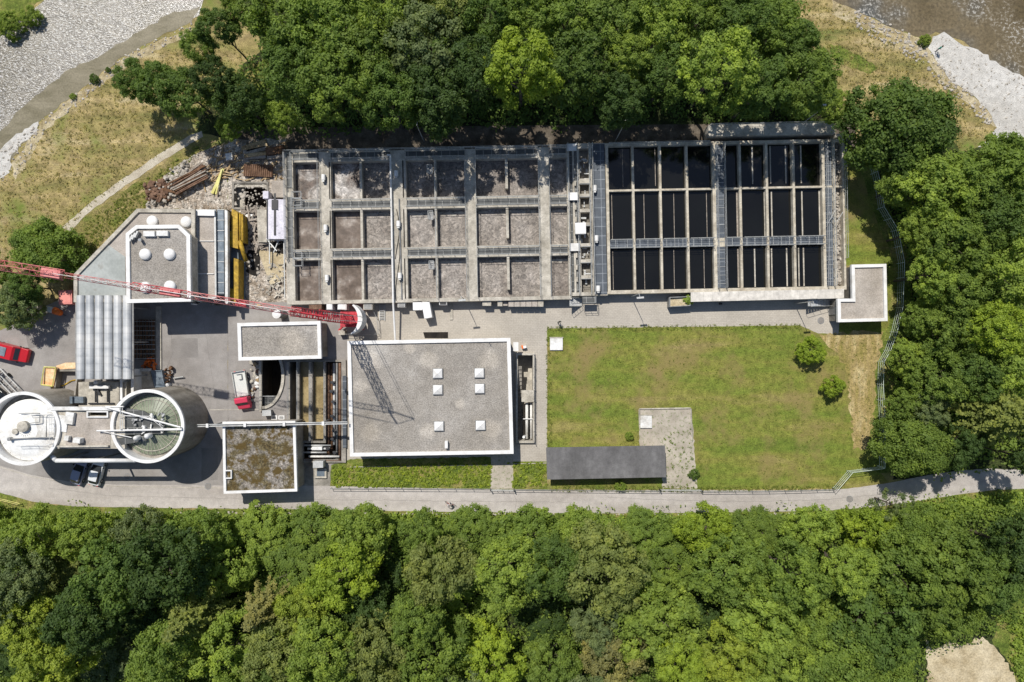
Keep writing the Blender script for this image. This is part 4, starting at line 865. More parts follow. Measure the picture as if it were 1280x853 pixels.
# platform bridge
ZP = 7.2
O = [W(x, y, ZP)[:2] for x, y in [(69, 513.5), (156, 513.5), (156, 560), (70, 561)]]
t = thing('tank_bridge', 'concrete bridge deck with pipes and small machines spanning the gap between the two tanks', 'bridge', centre(O))
xs_ = [69, 110, 134, 140, 156]; ys_ = [513.5, 515.5, 519.5, 561]
m = MB(); m.grid([69, 111, 134, 156], [513.5, 515.2, 519.8, 561], lambda i, j: not (i == 1 and j == 1), ZP - .5, ZP, W); m.build('deck', MT['conc'], t)
m = MB(); m.grid([82, 111, 112, 135, 138], [516.5, 521, 559], lambda i, j: True if j == 1 or i != 1 and i != 2 else False, ZP - .1, ZP + .03, W); m.build('gravel_bed', MT['roofpink'], t)
m = MB(); a = [W(*p, ZP)[:2] for p in [(109.8, 513.8), (136.5, 513.8), (136.5, 522), (109.8, 522)]]; b = inset(a, .17); ring(m, a, b, ZP + .02, ZP + .3); fixn(m.build('opening_frame', MT['white'], t))
m = MB(); a = [W(*p, ZP) for p in [(62, 510.5), (152, 510.5)]]; m.box(((a[0][0] + a[1][0]) / 2, a[0][1], ZP + .35), (a[1][0] - a[0][0], .5, .3)); m.build('cable_duct', MT['whitedirty'], t)
for (x, y, s) in ((86.5, 523, (1.1, 1.6, .5)), (83.5, 548, (.6, .6, .6)), (98, 550.5, (.95, .65, .9)), (76, 530, (1.3, 2.2, .12))):
    m = MB(); w = W(x, y, ZP + .5); m.box((w[0], w[1], ZP + s[2] / 2 + .03), s, R(-8)); m.build('equipment_box', MT['whitedirty'], t)
m = MB(); m.pprism([(71, 557.5), (135, 557), (135, 559), (71, 559.5)], ZP + .03, ZP + .4); m.build('upstand', MT['conc'], t)
m = MB()
for dy in (-.13, .13): m.path([(*W(122, 538.5, 7.6)[:2], 7.8), (*W(228, 536.5 + dy * 4, 7.7)[:2], 7.85)], .1, 6)
m.path([(*W(122, 538, 7.6)[:2], 7.75), (*W(165, 547, 7.7)[:2], 7.8)], .06, 5)
m.path([(*W(133, 508.5, 7.6)[:2], 7.75), (*W(155, 508.5, 7.7)[:2], 7.8)], .1, 5)
m.path([(*W(134, 508.8, 7.6)[:2], 8.0), (*W(227, 534, 7.7)[:2], 8.0)], .12, 6); m.build('white_pipe', MT['white'], t)
m = MB(); m.pprism([(145, 548), (182, 545), (183, 551), (148, 557)], ZP - .2, ZP + .05); m.pprism([(156.2, 510), (180, 514), (205, 530), (205, 542), (156.2, 544)], ZP - .15, ZP + .02); m.build('grating_deck', MT['grate'], t)
for x, y, r in ((170, 548, .34), (184, 545.5, .36)): m = MB(); w = W(x, y, 8); m.lathe(w, [(r, ZP), (r, 8.1), (r * .6, 8.35), (.001, 8.4)], 14); m.build('white_dome_vent', MT['white'], t, True)
m = MB(); m.rail([(*W(155.5, 508.5, 7.2)[:2], ZP), (*W(155.5, 536, 7.2)[:2], ZP)], 1.0, 1.2, .05); m.rail([(*W(157, 519, 7.2)[:2], ZP), (*W(190, 520, 7.2)[:2], ZP), (*W(206, 532, 7.2)[:2], ZP)], 1, 1.2, .03)
m.build('railing', MT['white'], t)
r2 = random.Random(3)
for i in range(26):
    m = MB(); w = W(r2.uniform(158, 204), r2.uniform(517, 543), 7.6); m.box((w[0], w[1], ZP + .25), (r2.uniform(.12, .6), r2.uniform(.1, .35), r2.uniform(.15, .5)), r2.uniform(0, 3)); m.build('machine_unit', MT[r2.choice(['steelmid', 'galv', 'whitedirty'])], t)
m = MB()
for x, y in ((80, 536), (112, 536), (145, 536)): w = W(x, y, 7); m.box((w[0], w[1], 3.3), (.6, 2.6, 6.7))
m.build('pier', MT['wallc'], t)
# white pipe south of the bridge
m = MB(); a, b = W(70, 576, 6.6), W(168, 576, 6.6); m.path([(a[0] - .6, a[1] + .7, 6.6), a, b, (b[0] + .6, b[1] + .2, 6.6)], .3, 12)
t = thing('overhead_pipe', 'long thick white pipe running below the tank bridge over the two parked cars', 'pipe', ((a[0] + b[0]) / 2, a[1], 0)); m.build('pipe', MT['white'], t, True)
for f in (.02, .5, .98):
    m = MB(); x = a[0] + (b[0] - a[0]) * f; m.box((x, a[1] + .05, 3.1), (.22, .22, 6.2)); m.build('support', MT['steelmid'], t)
# low pump house between vaults and bridge
O = [W(x, y, 2.8)[:2] for x, y in [(98, 478), (158, 478), (158, 512), (98, 512)]]
t = thing('pump_room', 'low concrete pump room roof with pipes between the vaulted canopy and the tank bridge', 'building', centre(O))
m = MB(); m.prism(O, 0, 2.8); m.build('wall', MT['conc'], t)
m = MB()
for x in (149.5, 154.5): a, b = W(x, 478, 2.9), W(x, 511, 2.9); m.box((a[0], (a[1] + b[1]) / 2, 2.9), (.12, abs(a[1] - b[1]), .2))
m.build('kerb', MT['concdark'], t)
m = MB(); a = W(112, 484, 3.4); b = W(136, 484, 3.4); m.box(((a[0] + b[0]) / 2, a[1], 3.3), (b[0] - a[0], .42, .42)); w = W(121, 478, 3.5); m.lathe(w, [(.3, 2.8), (.3, 3.8), (.001, 4)], 12); m.build('white_manifold', MT['white'], t)
m = MB()
for x in (119, 134): a, b = W(x, 485.5, 3.2), W(x, 503, 3.2); m.tube((a[0], a[1], 3.1), (b[0], b[1], 3.1), .12, 8)
a, b = W(110, 504.5, 3.1), W(142, 504.5, 3.1); m.box(((a[0] + b[0]) / 2, a[1], 3.0), (b[0] - a[0], .16, .2)); m.box((*W(124, 491, 3)[:2], 3.0), (.3, .8, .4), .5); m.build('dark_pipework', MT['dark'], t)
m = MB(); m.box((*W(98, 500, 3.2)[:2], 3.15), (1.7, .9, .6)); m.box((*W(92, 500, 3.2)[:2], 3.3), (.4, 1.0, 1.0)); m.build('control_cabinet', MT['bluegrey'], t, bevel=.03)
m = MB(); m.pprism([(150, 474), (152.5, 474), (153, 500), (150, 500)], 1.2, 3.2); m.pprism([(163.5, 462), (166.8, 462), (167, 495), (163.8, 495)], 0, 3.1); m.build('partition', MT['white'], t)
# ramps beside the vaults: two slanted sheets
def panel(name, label, pts, zs, mat, cat, th=.12, legs=True, group=None):
    P = [(*W(x, y, z)[:2], z) for (x, y), z in zip(pts, zs)]
    t = thing(name, label, cat, centre(P), group); m = MB()
    m.face(P); m.face([(p[0], p[1], p[2] - th) for p in P][::-1])
    for i in range(len(P)):
        a, b = P[i], P[(i + 1) % len(P)]; m.face([(a[0], a[1], a[2] - th), (b[0], b[1], b[2] - th), b, a])
    fixn(m.build('panel', MT[mat], t))
    if legs:
        m = MB()
        for p in P: q = Vector(p).lerp(Vector((*WL[t.name][:2], p[2])), .08); m.tube((q.x, q.y, 0), (q.x, q.y, p[2] - th - .003), .06, 6)
        m.build('leg', MT['steelmid'], t)
    return t
t = panel('timber_deck', 'tilted pale orange boarded platform left of the pump room', [(56.5, 459), (71, 459.5), (67, 483), (53, 481)], [1.6, 1.6, 1.3, 1.3], 'paleorange', 'platform')
m = MB(); a = [W(*p, 1.5) for p in [(56.5, 459), (71, 459.5), (67, 483), (53, 481)]]; m.path([(p[0], p[1], 1.75) for p in a] + [(a[0][0], a[0][1], 1.75)], .1, 4); m.build('edge_board', MT['paleyellow'], t)
panel('orange_netting_roll', 'roll of orange and yellow material lying across the foot of the vaulted canopy', [(70, 457.5), (82, 453.5), (96, 453.5), (95.5, 461), (72, 462)], [1.1] * 5, 'paleorange', 'roll', .5, False)
xs_, ys_ = [70, 72, 96, 98], [462, 464.5, 494, 496]
m = MB(); m.grid(xs_, ys_, lambda i, j: i == 0 or j == 0 or i == 2, 0, 1.2, lambda x, y, z: W(x - (y - 462) * .12, y, z)); o = tag(m.build('retaining_wall', MT['concdark']), 'low concrete wall around the sunken area below the orange roll', 'wall')
m = MB(); P = [(74, 492), (70, 487), (90, 480), (96, 475), (103, 477), (104, 484), (98, 492), (93, 490), (99, 484), (100, 478)]
cv = [(*W(*p, .3)[:2], .12) for p in P]
m.path([(*W(66, 484.5)[:2], .1), (*W(80, 482)[:2], .1), (*W(90, 476)[:2], .12), (*W(98, 474.5)[:2], .15), (*W(103, 478)[:2], .15), (*W(104, 486)[:2], .15), (*W(99, 493)[:2], .15), (*W(94, 492)[:2], .15), (*W(96, 486)[:2], .2), (*W(101, 482)[:2], .2)], .09, 6)
m.path([(*W(66, 486)[:2], .1), (*W(80, 490)[:2], .1), (*W(94, 496)[:2], .1)], .09, 6)
tag(m.build('garden_hose', MT['yellow']), 'yellow hose lying in a loose coil beside the pump room', 'hose')
# pipe rack right of the vaults
O = [W(x, y, 1.2)[:2] for x, y in [(167, 399), (194, 399), (194, 450), (167, 450)]]
t = thing('grating_bay', 'dark grating bay with long rusty bars right of the vaulted canopy', 'grating', centre(O))
m = MB(); m.prism(O, 0, .1); m.build('base', MT['concdark'], t)
m = MB()
for k in range(7): a, b = W(168.5 + k * 3.8, 400, .6), W(168.5 + k * 3.8, 449, .6); m.box((a[0], (a[1] + b[1]) / 2, .5), (.12 if k % 2 else .25, abs(a[1] - b[1]), .2))
m.build('long_bar', MT['darkwood'], t)
m = MB()
for k in range(9): a, b = W(167, 402 + k * 5.8, .7), W(194, 402 + k * 5.8, .7); m.box(((a[0] + b[0]) / 2, a[1], .68), (b[0] - a[0], .08, .1))
m.build('cross_bar', MT['galv'], t)
m = MB(); m.pprism([(194.5, 383), (201, 383), (201.5, 462), (195, 462)], 0, .25); struct(m.build('kerb', MT['conc']))
# frame and containers at the foot
t = panel('sloped_hatch_frame', 'square concrete framed hatch right of the canopy foot beside the blue skip', [(167, 463), (187, 463), (193, 485), (167, 485)], [1.0] * 4, 'conc', 'hatch', 1.0, False)
m = MB(); m.pprism([(167, 460.5), (187.5, 461), (187, 464.5), (167, 464.5)], 1.01, 1.5); m.build('white_beam', MT['galv'], t)
m = MB(); m.pprism([(169.5, 466), (172, 466), (172, 480), (169.5, 480)], 1.004, 1.06); m.build('slot', MT['pit'], t)
def skip(name, label, pts, h, mat, inner, cat='skip', group=None, wall=.1, fill=.6):
    O = [W(x, y, h)[:2] for x, y in pts]; t = thing(name, label, cat, centre(O), group)
    m = MB(); ring(m, O, inset(O, wall), .08, h); fixn(m.build('shell', MT[mat], t))
    m = MB(); m.prism(inset(O, wall + .003), .05, h * fill); m.build('load', MT[inner], t); return t
skip('waste_skip', 'slanted open blue-grey skip right of the hatch frame', [(188, 463), (202, 463), (206, 484), (193.5, 484.5)], 1.2, 'bluegrey', 'bluegrey', fill=.85)
# ------------------------------------------------------------------ basins
ZT = 2.0
def WB(x, y, z): q = rot_px(x, y); return W(q[0], q[1], z)
def wb_grid(xs, ys, solid, z0, z1): m = MB(); m.grid(xs, ys, solid, z0, z1, WB); return m
AX = [357, 367.5, 400, 411.5, 414.5, 450.5, 453.5, 489.5, 503, 508.5, 543.5, 546.5, 582.5, 595.5, 632.5, 636, 674, 687, 709.5, 713]
AY = [184, 197, 243.5, 258, 305.5, 319.5, 370, 374.5]
t = thing('aeration_basins', 'long block of open concrete basins filled with brown frothy sludge, three rows of cells', 'basins', W(535, 279, 0))
t.location = (t.location[0], t.location[1], 0)
wallcols = {0, 2, 3, 5, 7, 8, 10, 12, 14, 16, 18}
part = {5, 10, 14}    # thin partitions
def sol(i, j):
    if j in (0, 2, 4, 6): return True
    if i == 14: return False
    return i in wallcols
m = wb_grid(AX, AY, sol, -.3, ZT); m.build('concrete_wall', MT['conc'], t)
for j in (1, 3, 5):     # short partition that leaves a gap
    m = MB(); y0, y1 = AY[j], AY[j + 1]
    q = [WB(x, y, ZT - .05)[:2] for x, y in ((632.5, y0 + .2), (635.8, y0 + .2), (635.8, y1 - 9), (632.5, y1 - 9))]; m.prism(q, -.3, ZT - .05); m.build('partition_wall', MT['conc'], t)
cells = [(1, 'A'), (4, 'B'), (6, 'C'), (9, 'D'), (11, 'E'), (13, 'F'), (17, 'G')]
for j in (1, 3, 5):
    for i, c in cells:
        x0, x1 = AX[i], AX[i + 1] if i != 13 else AX[16]
        q = [WB(x, y, .9)[:2] for x, y in ((x0, AY[j]), (x1, AY[j]), (x1, AY[j + 1]), (x0, AY[j + 1]))]
        q = inset(q, -.12)
        m = MB(); m.prism(q, -.2, .8 + i * .0007); mt = ('foam', 'foamdark', 'foam', 'foampale', 'foam')[(i * 3 + j * 2) % 5]
        if j == 1 and c in 'AB': mt = 'foamthin'
        elif c == 'A' or c == 'B': mt = 'foambrown'
        m.build('sludge_surface', MT[mt], t)
        if c in 'CDEFG' and j > 1:      # churned froth line along the upper wall and a swirl
            rs = random.Random(i * 7 + j); m = MB(); z_ = .8 + i * .0007 + .004
            for k in range(26):
                bx, by = rs.uniform(x0 + 3, x1 - 3), AY[j] + 5 + abs(rs.gauss(0, 1.2)); w_ = WB(bx, by, .85); rr = rs.uniform(.08, .3)
                m.face([(w_[0] + rr * math.cos(a_ * PI / 4) * 1.6, w_[1] + rr * .5 * math.sin(a_ * PI / 4), z_ + k * .0004) for a_ in range(8)])
            struct(m.build('froth', MT['whitedirty' if k % 2 == 9 else 'conc'], t), 'stuff')
# thin channel walls (x 411.5..414.5 is solid wall already); darker drainage slots
for (x0, x1) in ((412.2, 413.6), (504.2, 505.6)):
    for j in (1, 3, 5):
        m = MB(); m.prism([WB(x, y, ZT + .01)[:2] for x, y in ((x0, AY[j]), (x1, AY[j]), (x1, AY[j + 1]), (x0, AY[j + 1]))], ZT - .02, ZT + .012); m.build('channel_slot', MT['pit'], t)
# walkway gratings with railings
def walkway(x0, x1, y0, y1, horiz=True, railsides=(0, 1), mat='grate', step=1.55):
    m = MB(); m.prism([WB(x, y, ZT + .06)[:2] for x, y in ((x0, y0), (x1, y0), (x1, y1), (x0, y1))], ZT + .02, ZT + .06)
    o = m.build('walkway_grating', MT[mat], t); WL[o.name] = Vector(WL[t.name])
    m = MB()
    for s in railsides:
        if horiz: yy = y0 - .6 if s == 0 else y1 + .6; p = [WB(x0, yy, ZT), WB(x1, yy, ZT)]
        else: xx = x0 - .6 if s == 0 else x1 + .6; p = [WB(xx, y0, ZT), WB(xx, y1, ZT)]
        m.rail(p, 1.0, step, .032)
    if railsides: m.build('railing', MT['galv'], o)
spans = [(367.5, 400), (414.5, 489.5), (508.5, 582.5), (596, 673.5), (688, 709)]
for (ya, yb) in ((186, 194), (246.5, 254.8), (308.5, 316.5)):
    for x0, x1 in spans: walkway(x0 + .3, x1 - .3, ya, yb)
walkway(359.5, 366, 186, 229, False); walkway(359.5, 366, 240, 316, False)
for y in (236, 311):
    m = MB()
    for (xx0, yy0, xx1, yy1) in ((368, y - 1, 379, y + 7), (368, y + 7.5, 379, y + 16)):
        p = [WB(*c, ZT) for c in ((xx0, yy0), (xx1, yy0), (xx1, yy1), (xx0, yy1))]; m.rail(p, 1.0, 1.3, .035, True)
    m.build('safety_cage', MT['galv'], t)
m = MB()
for j in (0,):
    m.rail([WB(358, 183.6, ZT), WB(709, 183.6, ZT)], 1.0, 1.7, .03)
m.rail([WB(357.8, 185, ZT), WB(357.8, 318, ZT)], 1.0, 1.6, .03)
m.build('outer_railing', MT['galv'], t)
for x in (399.6, 545, 582.3, 595.8, 673.5, 687.4): 
    m = MB(); m.rail([WB(x, 198, ZT), WB(x, 370, ZT)], 1.0, 1.7, .022); m.build('outer_railing', MT['galv'], t)
# white pipe on the second walkway, cable loops
m = MB(); m.path([(*WB(490.3, 191, ZT)[:2], ZT + .5), (*WB(490.3, 376, ZT)[:2], ZT + .5), (*WB(490.6, 423, ZT)[:2], 1.6)], .14, 8)
m.path([(*WB(486, 191, ZT)[:2], ZT + .5), (*WB(490.3, 191, ZT)[:2], ZT + .5)], .14, 8)
tag(m.build('white_pipe', MT['white']), 'thin white pipe crossing all basin rows down to the big hall', 'pipe')
for ky, (y0, y1) in enumerate(((258, 320), (300, 372))):
    m = MB(); m.path([(*WB(496 + 3 * math.sin(k * .35 + ky), y0 + (y1 - y0) * k / 12, ZT)[:2], ZT + .08) for k in range(13)], .05, 5)
    m.build('cable', MT['black'], t)
m = MB(); m.tube((*WB(499.5, 245, ZT)[:2], ZT + .15), (*WB(500.5, 370, ZT)[:2], ZT + .15), .1, 6); m.build('cable_conduit', MT['steelmid'], t)
# little pump sheds / motor housings along the walkways
GM = 'white motor housings on the basin walkways'
mot0 = None
def motor(x, y, label):
    global mot0
    w = WB(x, y, ZT + .8)
    if mot0 is None:
        o = thing('motor_housing', label, 'motor', (w[0], w[1], ZT), GM)
        m = MB(); m.tube((w[0], w[1] - .35, ZT + .45), (w[0], w[1] + .45, ZT + .45), .3, 14); m.build('casing', MT['white'], o)
        m = MB(); m.box((w[0], w[1] + .05, ZT + .09), (.5, .9, .16)); m.build('foot', MT['dark'], o)
        m = MB(); m.box((w[0], w[1] - .5, ZT + .5), (.34, .2, .34)); m.build('end_cap', MT['galv'], o); mot0 = o
    else:
        o = copy_tree(mot0); o.location = (w[0], w[1], ZT); o['label'] = label
for a in [(404.5, 216, 'white motor housing on the first concrete walkway, top row'), (406, 279, 'white motor housing on the first concrete walkway, middle row'), (406.5, 342, 'white motor housing on the first concrete walkway, bottom row'),
          (496, 213, 'motor housing on the second concrete walkway, in tree shade'), (497.5, 276, 'motor housing on the second concrete walkway, middle row'), (498, 341, 'motor housing on the second concrete walkway, bottom row'),
          (744.5, 236, 'white motor housing on the blue-grey grating platform, top of three'), (745.5, 299, 'white motor housing on the blue-grey grating platform, middle of three'), (746.5, 362, 'white motor housing on the blue-grey grating platform, bottom of three')]: motor(*a)
# small ladders / dip platforms between cells D and E
for y in (205, 262, 324):
    m = MB(); m.prism([WB(x, yy, ZT + .1)[:2] for x, yy in ((536, y), (542, y), (542, y + 10), (536, y + 10))], ZT + .02, ZT + .1); o = m.build('access_platform', MT['steelmid'], t); fr_fix(o, t)
    m = MB(); p = [WB(*c, ZT + .1) for c in ((536, y), (542, y), (542, y + 10), (536, y + 10))]; m.rail(p, 1.0, 1.0, .03, True); m.build('platform_rail', MT['galv'], o)
# ---------------- middle distribution block
t = thing('distribution_channel', 'narrow strip of gratings, channels and concrete beams between the frothy and the black basins', 'channel block', WB(736, 275, 0)); t.location = (t.location[0], t.location[1], 0)
WL[t.name] = Vector(t.location)
MX = [713.2, 716.5, 719, 722.5, 725.5, 737.5, 741, 758]; MY = [180, 186, 224, 230, 243, 247, 262, 266, 279, 283, 305, 309, 325, 329, 345, 349, 366, 370.5]
m = wb_grid(MX, MY, lambda i, j: i in (1, 3, 5) or j in (0, 16) or (i == 4 and j in (2, 4, 6, 8, 10, 12, 14)), 0, ZT - .1); m.build('concrete_beam', MT['conc'], t)
m = wb_grid([713.2, 741], [180, 370.5], lambda i, j: True, -.2, .5); m.build('channel_floor', MT['concdark'], t)
m = MB(); m.prism([WB(x, y, ZT)[:2] for x, y in ((742, 181), (757.3, 181), (757.3, 369), (742, 369))], .6, ZT - .04); m.build('grating_platform', MT['grateblue'], t)
m = MB(); m.prism([WB(x, y, ZT)[:2] for x, y in ((713.3, 187), (716.3, 187), (716.3, 365), (713.3, 365))], 1.2, ZT - .2); m.prism([WB(x, y, ZT)[:2] for x, y in ((719.2, 187), (722.3, 187), (722.3, 365), (719.2, 365))], 1.2, ZT - .2); m.build('side_grating', MT['grate'], t)
m = MB()
for x in (741.5, 737.2, 722.2, 711): m.rail([WB(x, 181, ZT - .1), WB(x, 369, ZT - .1)], 1.0, 1.5, .03)
for y in (232, 248, 284, 310, 330, 350): m.rail([WB(725, y, ZT - .1), WB(737, y, ZT - .1)], 1.0, 1.2, .03)
m.build('railing', MT['galv'], t)
r2 = random.Random(9)
for k in range(34):
    m = MB(); w = WB(r2.uniform(726.5, 736.5), r2.uniform(190, 362), 1.5); m.box((w[0], w[1], r2.uniform(.8, 1.6)), (r2.uniform(.1, .9), r2.uniform(.1, .3), .12), r2.choice((0, 0, PI / 2))); m.build('steel_or_shadow_bar', MT['galv'], t)
m = MB()
for k in range(10): w = WB(719.7, 215 + k * 15, 2); m.box((w[0], w[1], 2.05), (.22, .7, .3))
m.build('spindle_cover', MT['conc'], t)
for (x, y, w_, h_, zz, lab) in [(716.5, 184.5, 12, 8, 2.3, 'pale cover box in tree shade at the top of the distribution strip'), (717, 246, 12, 9, 2.3, 'white cover box beside the end of the upper cross walkway'), (725.5, 286, 12.5, 13, 3.2, 'large square white cabinet casting a black shadow in the distribution strip'), (718, 309.5, 12, 9, 2.3, 'white cover box beside the end of the lower cross walkway')]:
    o = thing('cover_box', lab, 'box', (*WB(x, y, zz)[:2], ZT - .1)); m = MB(); w = WB(x, y, zz)
    m.box((w[0], w[1], (zz + ZT - .1) / 2), (w_ / 8.7, h_ / 8.7, zz - ZT + .1), R(1.1)); m.build('body', MT['whitedirty'], o, bevel=.03)
    m = MB(); m.box((w[0], w[1], zz + .03), (w_ / 8.6 + .06, h_ / 8.6 + .06, .06), R(1.1)); m.build('lid', MT['white'], o)
# stairs south of the strip
def stairs(label, x0, x1, ytop, ybot, z, n, sideways=False):
    w = W((x0 + x1) / 2, ybot, 0); t = thing('steel_stairs', label, 'stairs', (w[0], w[1], 0)); m = MB(); step = None
    for k in range(n):
        f = (k + .5) / n
        if sideways: a = W(x0 + (x1 - x0) * (1 - f), (ytop + ybot) / 2, z * f); s = (abs(x1 - x0) / 8.53 / n * .9, (ybot - ytop) / 8.53, .05)
        else: a = W((x0 + x1) / 2, ybot + (ytop - ybot) * f, z * f); s = ((x1 - x0) / 8.53, (ybot - ytop) / 8.53 / n * .9, .05)
        mm = MB(); mm.box((a[0], a[1], z * (k + 1) / (n + 1)), s); mm.build('tread', MT['galv'], t)
    m = MB()
    for yy in ((ytop, ybot) if sideways else (0, 1)):
        if sideways: p0, p1 = (*W(x1, yy, 0)[:2], 0), (*W(x0, yy, z)[:2], z)
        else:
            xx = x0 if yy == 0 else x1; p0, p1 = (*W(xx, ybot, 0)[:2], 0), (*W(xx, ytop, z)[:2], z)
        m.tube(p0, p1, .06, 4); m.tube(Vector(p0) + Vector((0, 0, 1)), Vector(p1) + Vector((0, 0, 1)), .03, 5)
        for k in range(5): p = Vector(p0).lerp(Vector(p1), k / 4); m.tube(p, p + Vector((0, 0, 1)), .025, 4)
    m.build('handrail', MT['galv'], t); return t
t2 = stairs('galvanised stairs descending from the strip between the basins to the paved yard', 712, 727, 373, 383, 1.85, 9, True)
m = MB(); m.pprism([(728, 371), (744, 371), (744, 379), (728, 379.5)], 1.86, 1.93); m.build('landing', MT['grate'], t2)
m = MB(); m.rail([W(728, 379.5, 1.93), W(744, 379, 1.93), W(744, 371, 1.93)], 1, 1, .03)
m.build('landing_rail', MT['galv'], t2)
stairs('galvanised stairs beside the L shaped building', 1010, 1042, 374, 383, 1.85, 10, True)
# ---------------- clear water basins
t = thing('settling_basins', 'block of narrow basins with still black water divided by pale concrete walls', 'basins', WB(905, 275, 0)); t.location = (t.location[0], t.location[1], 0); WL[t.name] = Vector(t.location)
BX = [758.2, 761.8, 790.8, 793.7, 824.8, 827.7, 858.2, 861.1, 891.5, 895.5, 905.5, 924.6, 927.6, 958, 961, 991.5, 994.5, 1028.5, 1032, 1041, 1044.5, 1054, 1056.5]
BY = [180.5, 184.5, 238.6, 241, 301.5, 312.5, 364.5, 369]
wc = {0, 2, 4, 6, 8, 11, 13, 15, 17, 19, 21}
m = wb_grid(BX, BY, lambda i, j: (j in (0, 2, 6)) or i in wc or (j == 4 and i in (9,)), -.3, ZT); m.build('concrete_wall', MT['beige'], t)
for i in range(len(BX) - 1):
    if i in wc or i == 18: continue
    for j in (1, 3, 5):
        x0, x1 = (BX[i], BX[i + 1])
        if i == 9: continue
        if i == 20: continue
        if i == 10: x0 = BX[9]
        q = inset([WB(x, y, 1.4)[:2] for x, y in ((x0, BY[j]), (x1, BY[j]), (x1, BY[j + 1]), (x0, BY[j + 1]))], -.1)
        m = MB(); m.prism(q, -.2, 1.25 + .0005 * i); m.build('water_surface', MT['blackwater'], t)
m = wb_grid([895.5, 1054], [300, 313], lambda i, j: True, -.2, .9); m.build('channel_bed', MT['concdark'], t)
m = wb_grid([761, 892], [300, 313], lambda i, j: True, -.2, .9); m.build('channel_bed', MT['concdark'], t)
def walk2(x0, x1, y0, y1, horiz, sides, step=1.2):
    m = MB(); m.prism([WB(x, y, ZT + .05)[:2] for x, y in ((x0, y0), (x1, y0), (x1, y1), (x0, y1))], ZT - .06, ZT - .01)
    o = m.build('walkway_grating', MT['grateblue'], t); fr_fix(o, t); m = MB()
    for s in sides:
        p = [WB(x0, (y0, y1)[s], ZT), WB(x1, (y0, y1)[s], ZT)] if horiz else [WB((x0, x1)[s], y0, ZT), WB((x0, x1)[s], y1, ZT)]
        m.rail(p, 1.0, step, .035)
    n = int(((x1 - x0) if horiz else (y1 - y0)) / 10)
    for k in range(n):
        f = (k + .5) / n
        if horiz: x = x0 + (x1 - x0) * f; a, b = WB(x, y0, ZT), WB(x, y1, ZT)
        else: y = y0 + (y1 - y0) * f; a, b = WB(x0, y, ZT), WB(x1, y, ZT)
        m.tube((a[0], a[1], ZT + .03), (b[0], b[1], ZT + .03), .045, 4)
    m.build('railing', MT['galv'], o)
for i in (1, 3, 5, 7, 10, 12, 14, 16):
    x0, x1 = BX[i], BX[i + 1]
    walk2(x0 + .1, x1 - .1, 302, 312, True, (0, 1))
walk2(895.8, 905.5, 185, 364, False, (0, 1)); walk2(1032.3, 1040.8, 185, 364, False, (0, 1))
# thin scraper rails / weir strips seen inside the black cells
GW = [(1, .62, 1), (3, .86, 1), (1, .12, 3), (3, .38, 3), (5, .5, 3), (7, .75, 3), (1, .12, 5), (3, .35, 5), (5, .46, 5), (7, .6, 5), (12, .48, 1), (14, .12, 1), (14, .75, 1), (16, .25, 1), (10, .86, 3), (12, .95, 3), (14, .14, 3), (16, .26, 3), (16, .9, 3),
      (10, .86, 5), (12, .5, 5), (14, .1, 5), (14, .72, 5), (16, .1, 5), (16, .28, 5)]
for i, f, j in GW:
    x = BX[i] + (BX[i + 1] - BX[i]) * f; big = i > 9; m = MB()
    a, b = WB(x, BY[j] + 3, 1.5), WB(x, BY[j + 1] - (4 if j == 1 else 1), 1.5); wd = .17 if big else .07
    m.box(((a[0] + b[0]) / 2, (a[1] + b[1]) / 2, 1.32), (wd, (Vector(a) - Vector(b)).length, .1), R(1.1)); m.build('overflow_weir', MT['conc' if big and i in (12, 14, 16) else 'greywood'], t)
m = MB(); m.prism([WB(x, y, 1.2)[:2] for x, y in ((1044.4, 184), (1054.1, 184), (1054.1, 365), (1044.4, 365))], -.2, .7); m.build('stone_channel', MT['dirt'], t)
m = MB(); r2 = random.Random(4)
for k in range(420): w = WB(1046 + abs(r2.gauss(0, 1.8)), r2.uniform(186, 362), 1); rock(m, (w[0], w[1], .8 + r2.uniform(0, .35)), r2.uniform(.08, .26), r2)
m.build('stone_fill', MT['rock'], t)
m = MB(); m.prism([WB(x, y, 2.5)[:2] for x, y in ((888, 160), (1046, 160), (1046, 174), (888, 174))], 0, 2.45); m.build('slab_walkway', MT['conc'], t)
m = MB(); m.rail([WB(888.5, 161, 2.45), WB(1045, 161, 2.45)], 1, 1.8, .03); m.rail([WB(762, 182, ZT), WB(887, 182, ZT)], 1, 1.8, .03); m.rail([WB(1055.5, 184, ZT), WB(1055.5, 330, ZT)], 1, 1.8, .03); m.build('outer_railing', MT['galv'], t)
m = MB(); m.prism([WB(x, y, 1.6)[:2] for x, y in ((1046.3, 174), (1070, 174), (1070, 179), (1046.3, 179))], 0, 1.6); m.build('end_wall', MT['conc'], t)
# cross braces at the right end
m = MB()
for (a, b, c) in ((1037, 272, 1044), (1037, 284, 1044)): pass
m.tube(WB(1036, 270, 2.9), WB(1044, 284, 2.9), .05, 4); m.tube(WB(1036, 284, 2.9), WB(1044, 270, 2.9), .05, 4); m.tube(WB(1046, 284, 2.9), WB(1054, 272, 2.9), .05, 4); m.build('brace', MT['galv'], t)
# white covered channel on the south side
O = [W(x, y, 2.4)[:2] for x, y in [(863.5, 366), (1046.5, 362.5), (1046.5, 373), (863.5, 378)]]
O = [W(x, y, 2.4)[:2] for x, y in [(863.5, 365.5), (1055, 361.5), (1055, 373), (863.5, 377.5)]]
t = thing('covered_channel', 'long raised channel covered with white panels along the south side of the black basins', 'channel', centre(O))
m = MB(); m.prism(inset(O, .25), 0, 2.3); m.build('wall', MT['wallc'], t)
m = MB(); m.prism(O, 2.3, 2.4); m.build('cover_panel', MT['panel'], t)
m = MB(); m.box((*W(901, 380, .5)[:2], .4), (.25, .25, .8)); m.build('valve_post', MT['dark'], t)
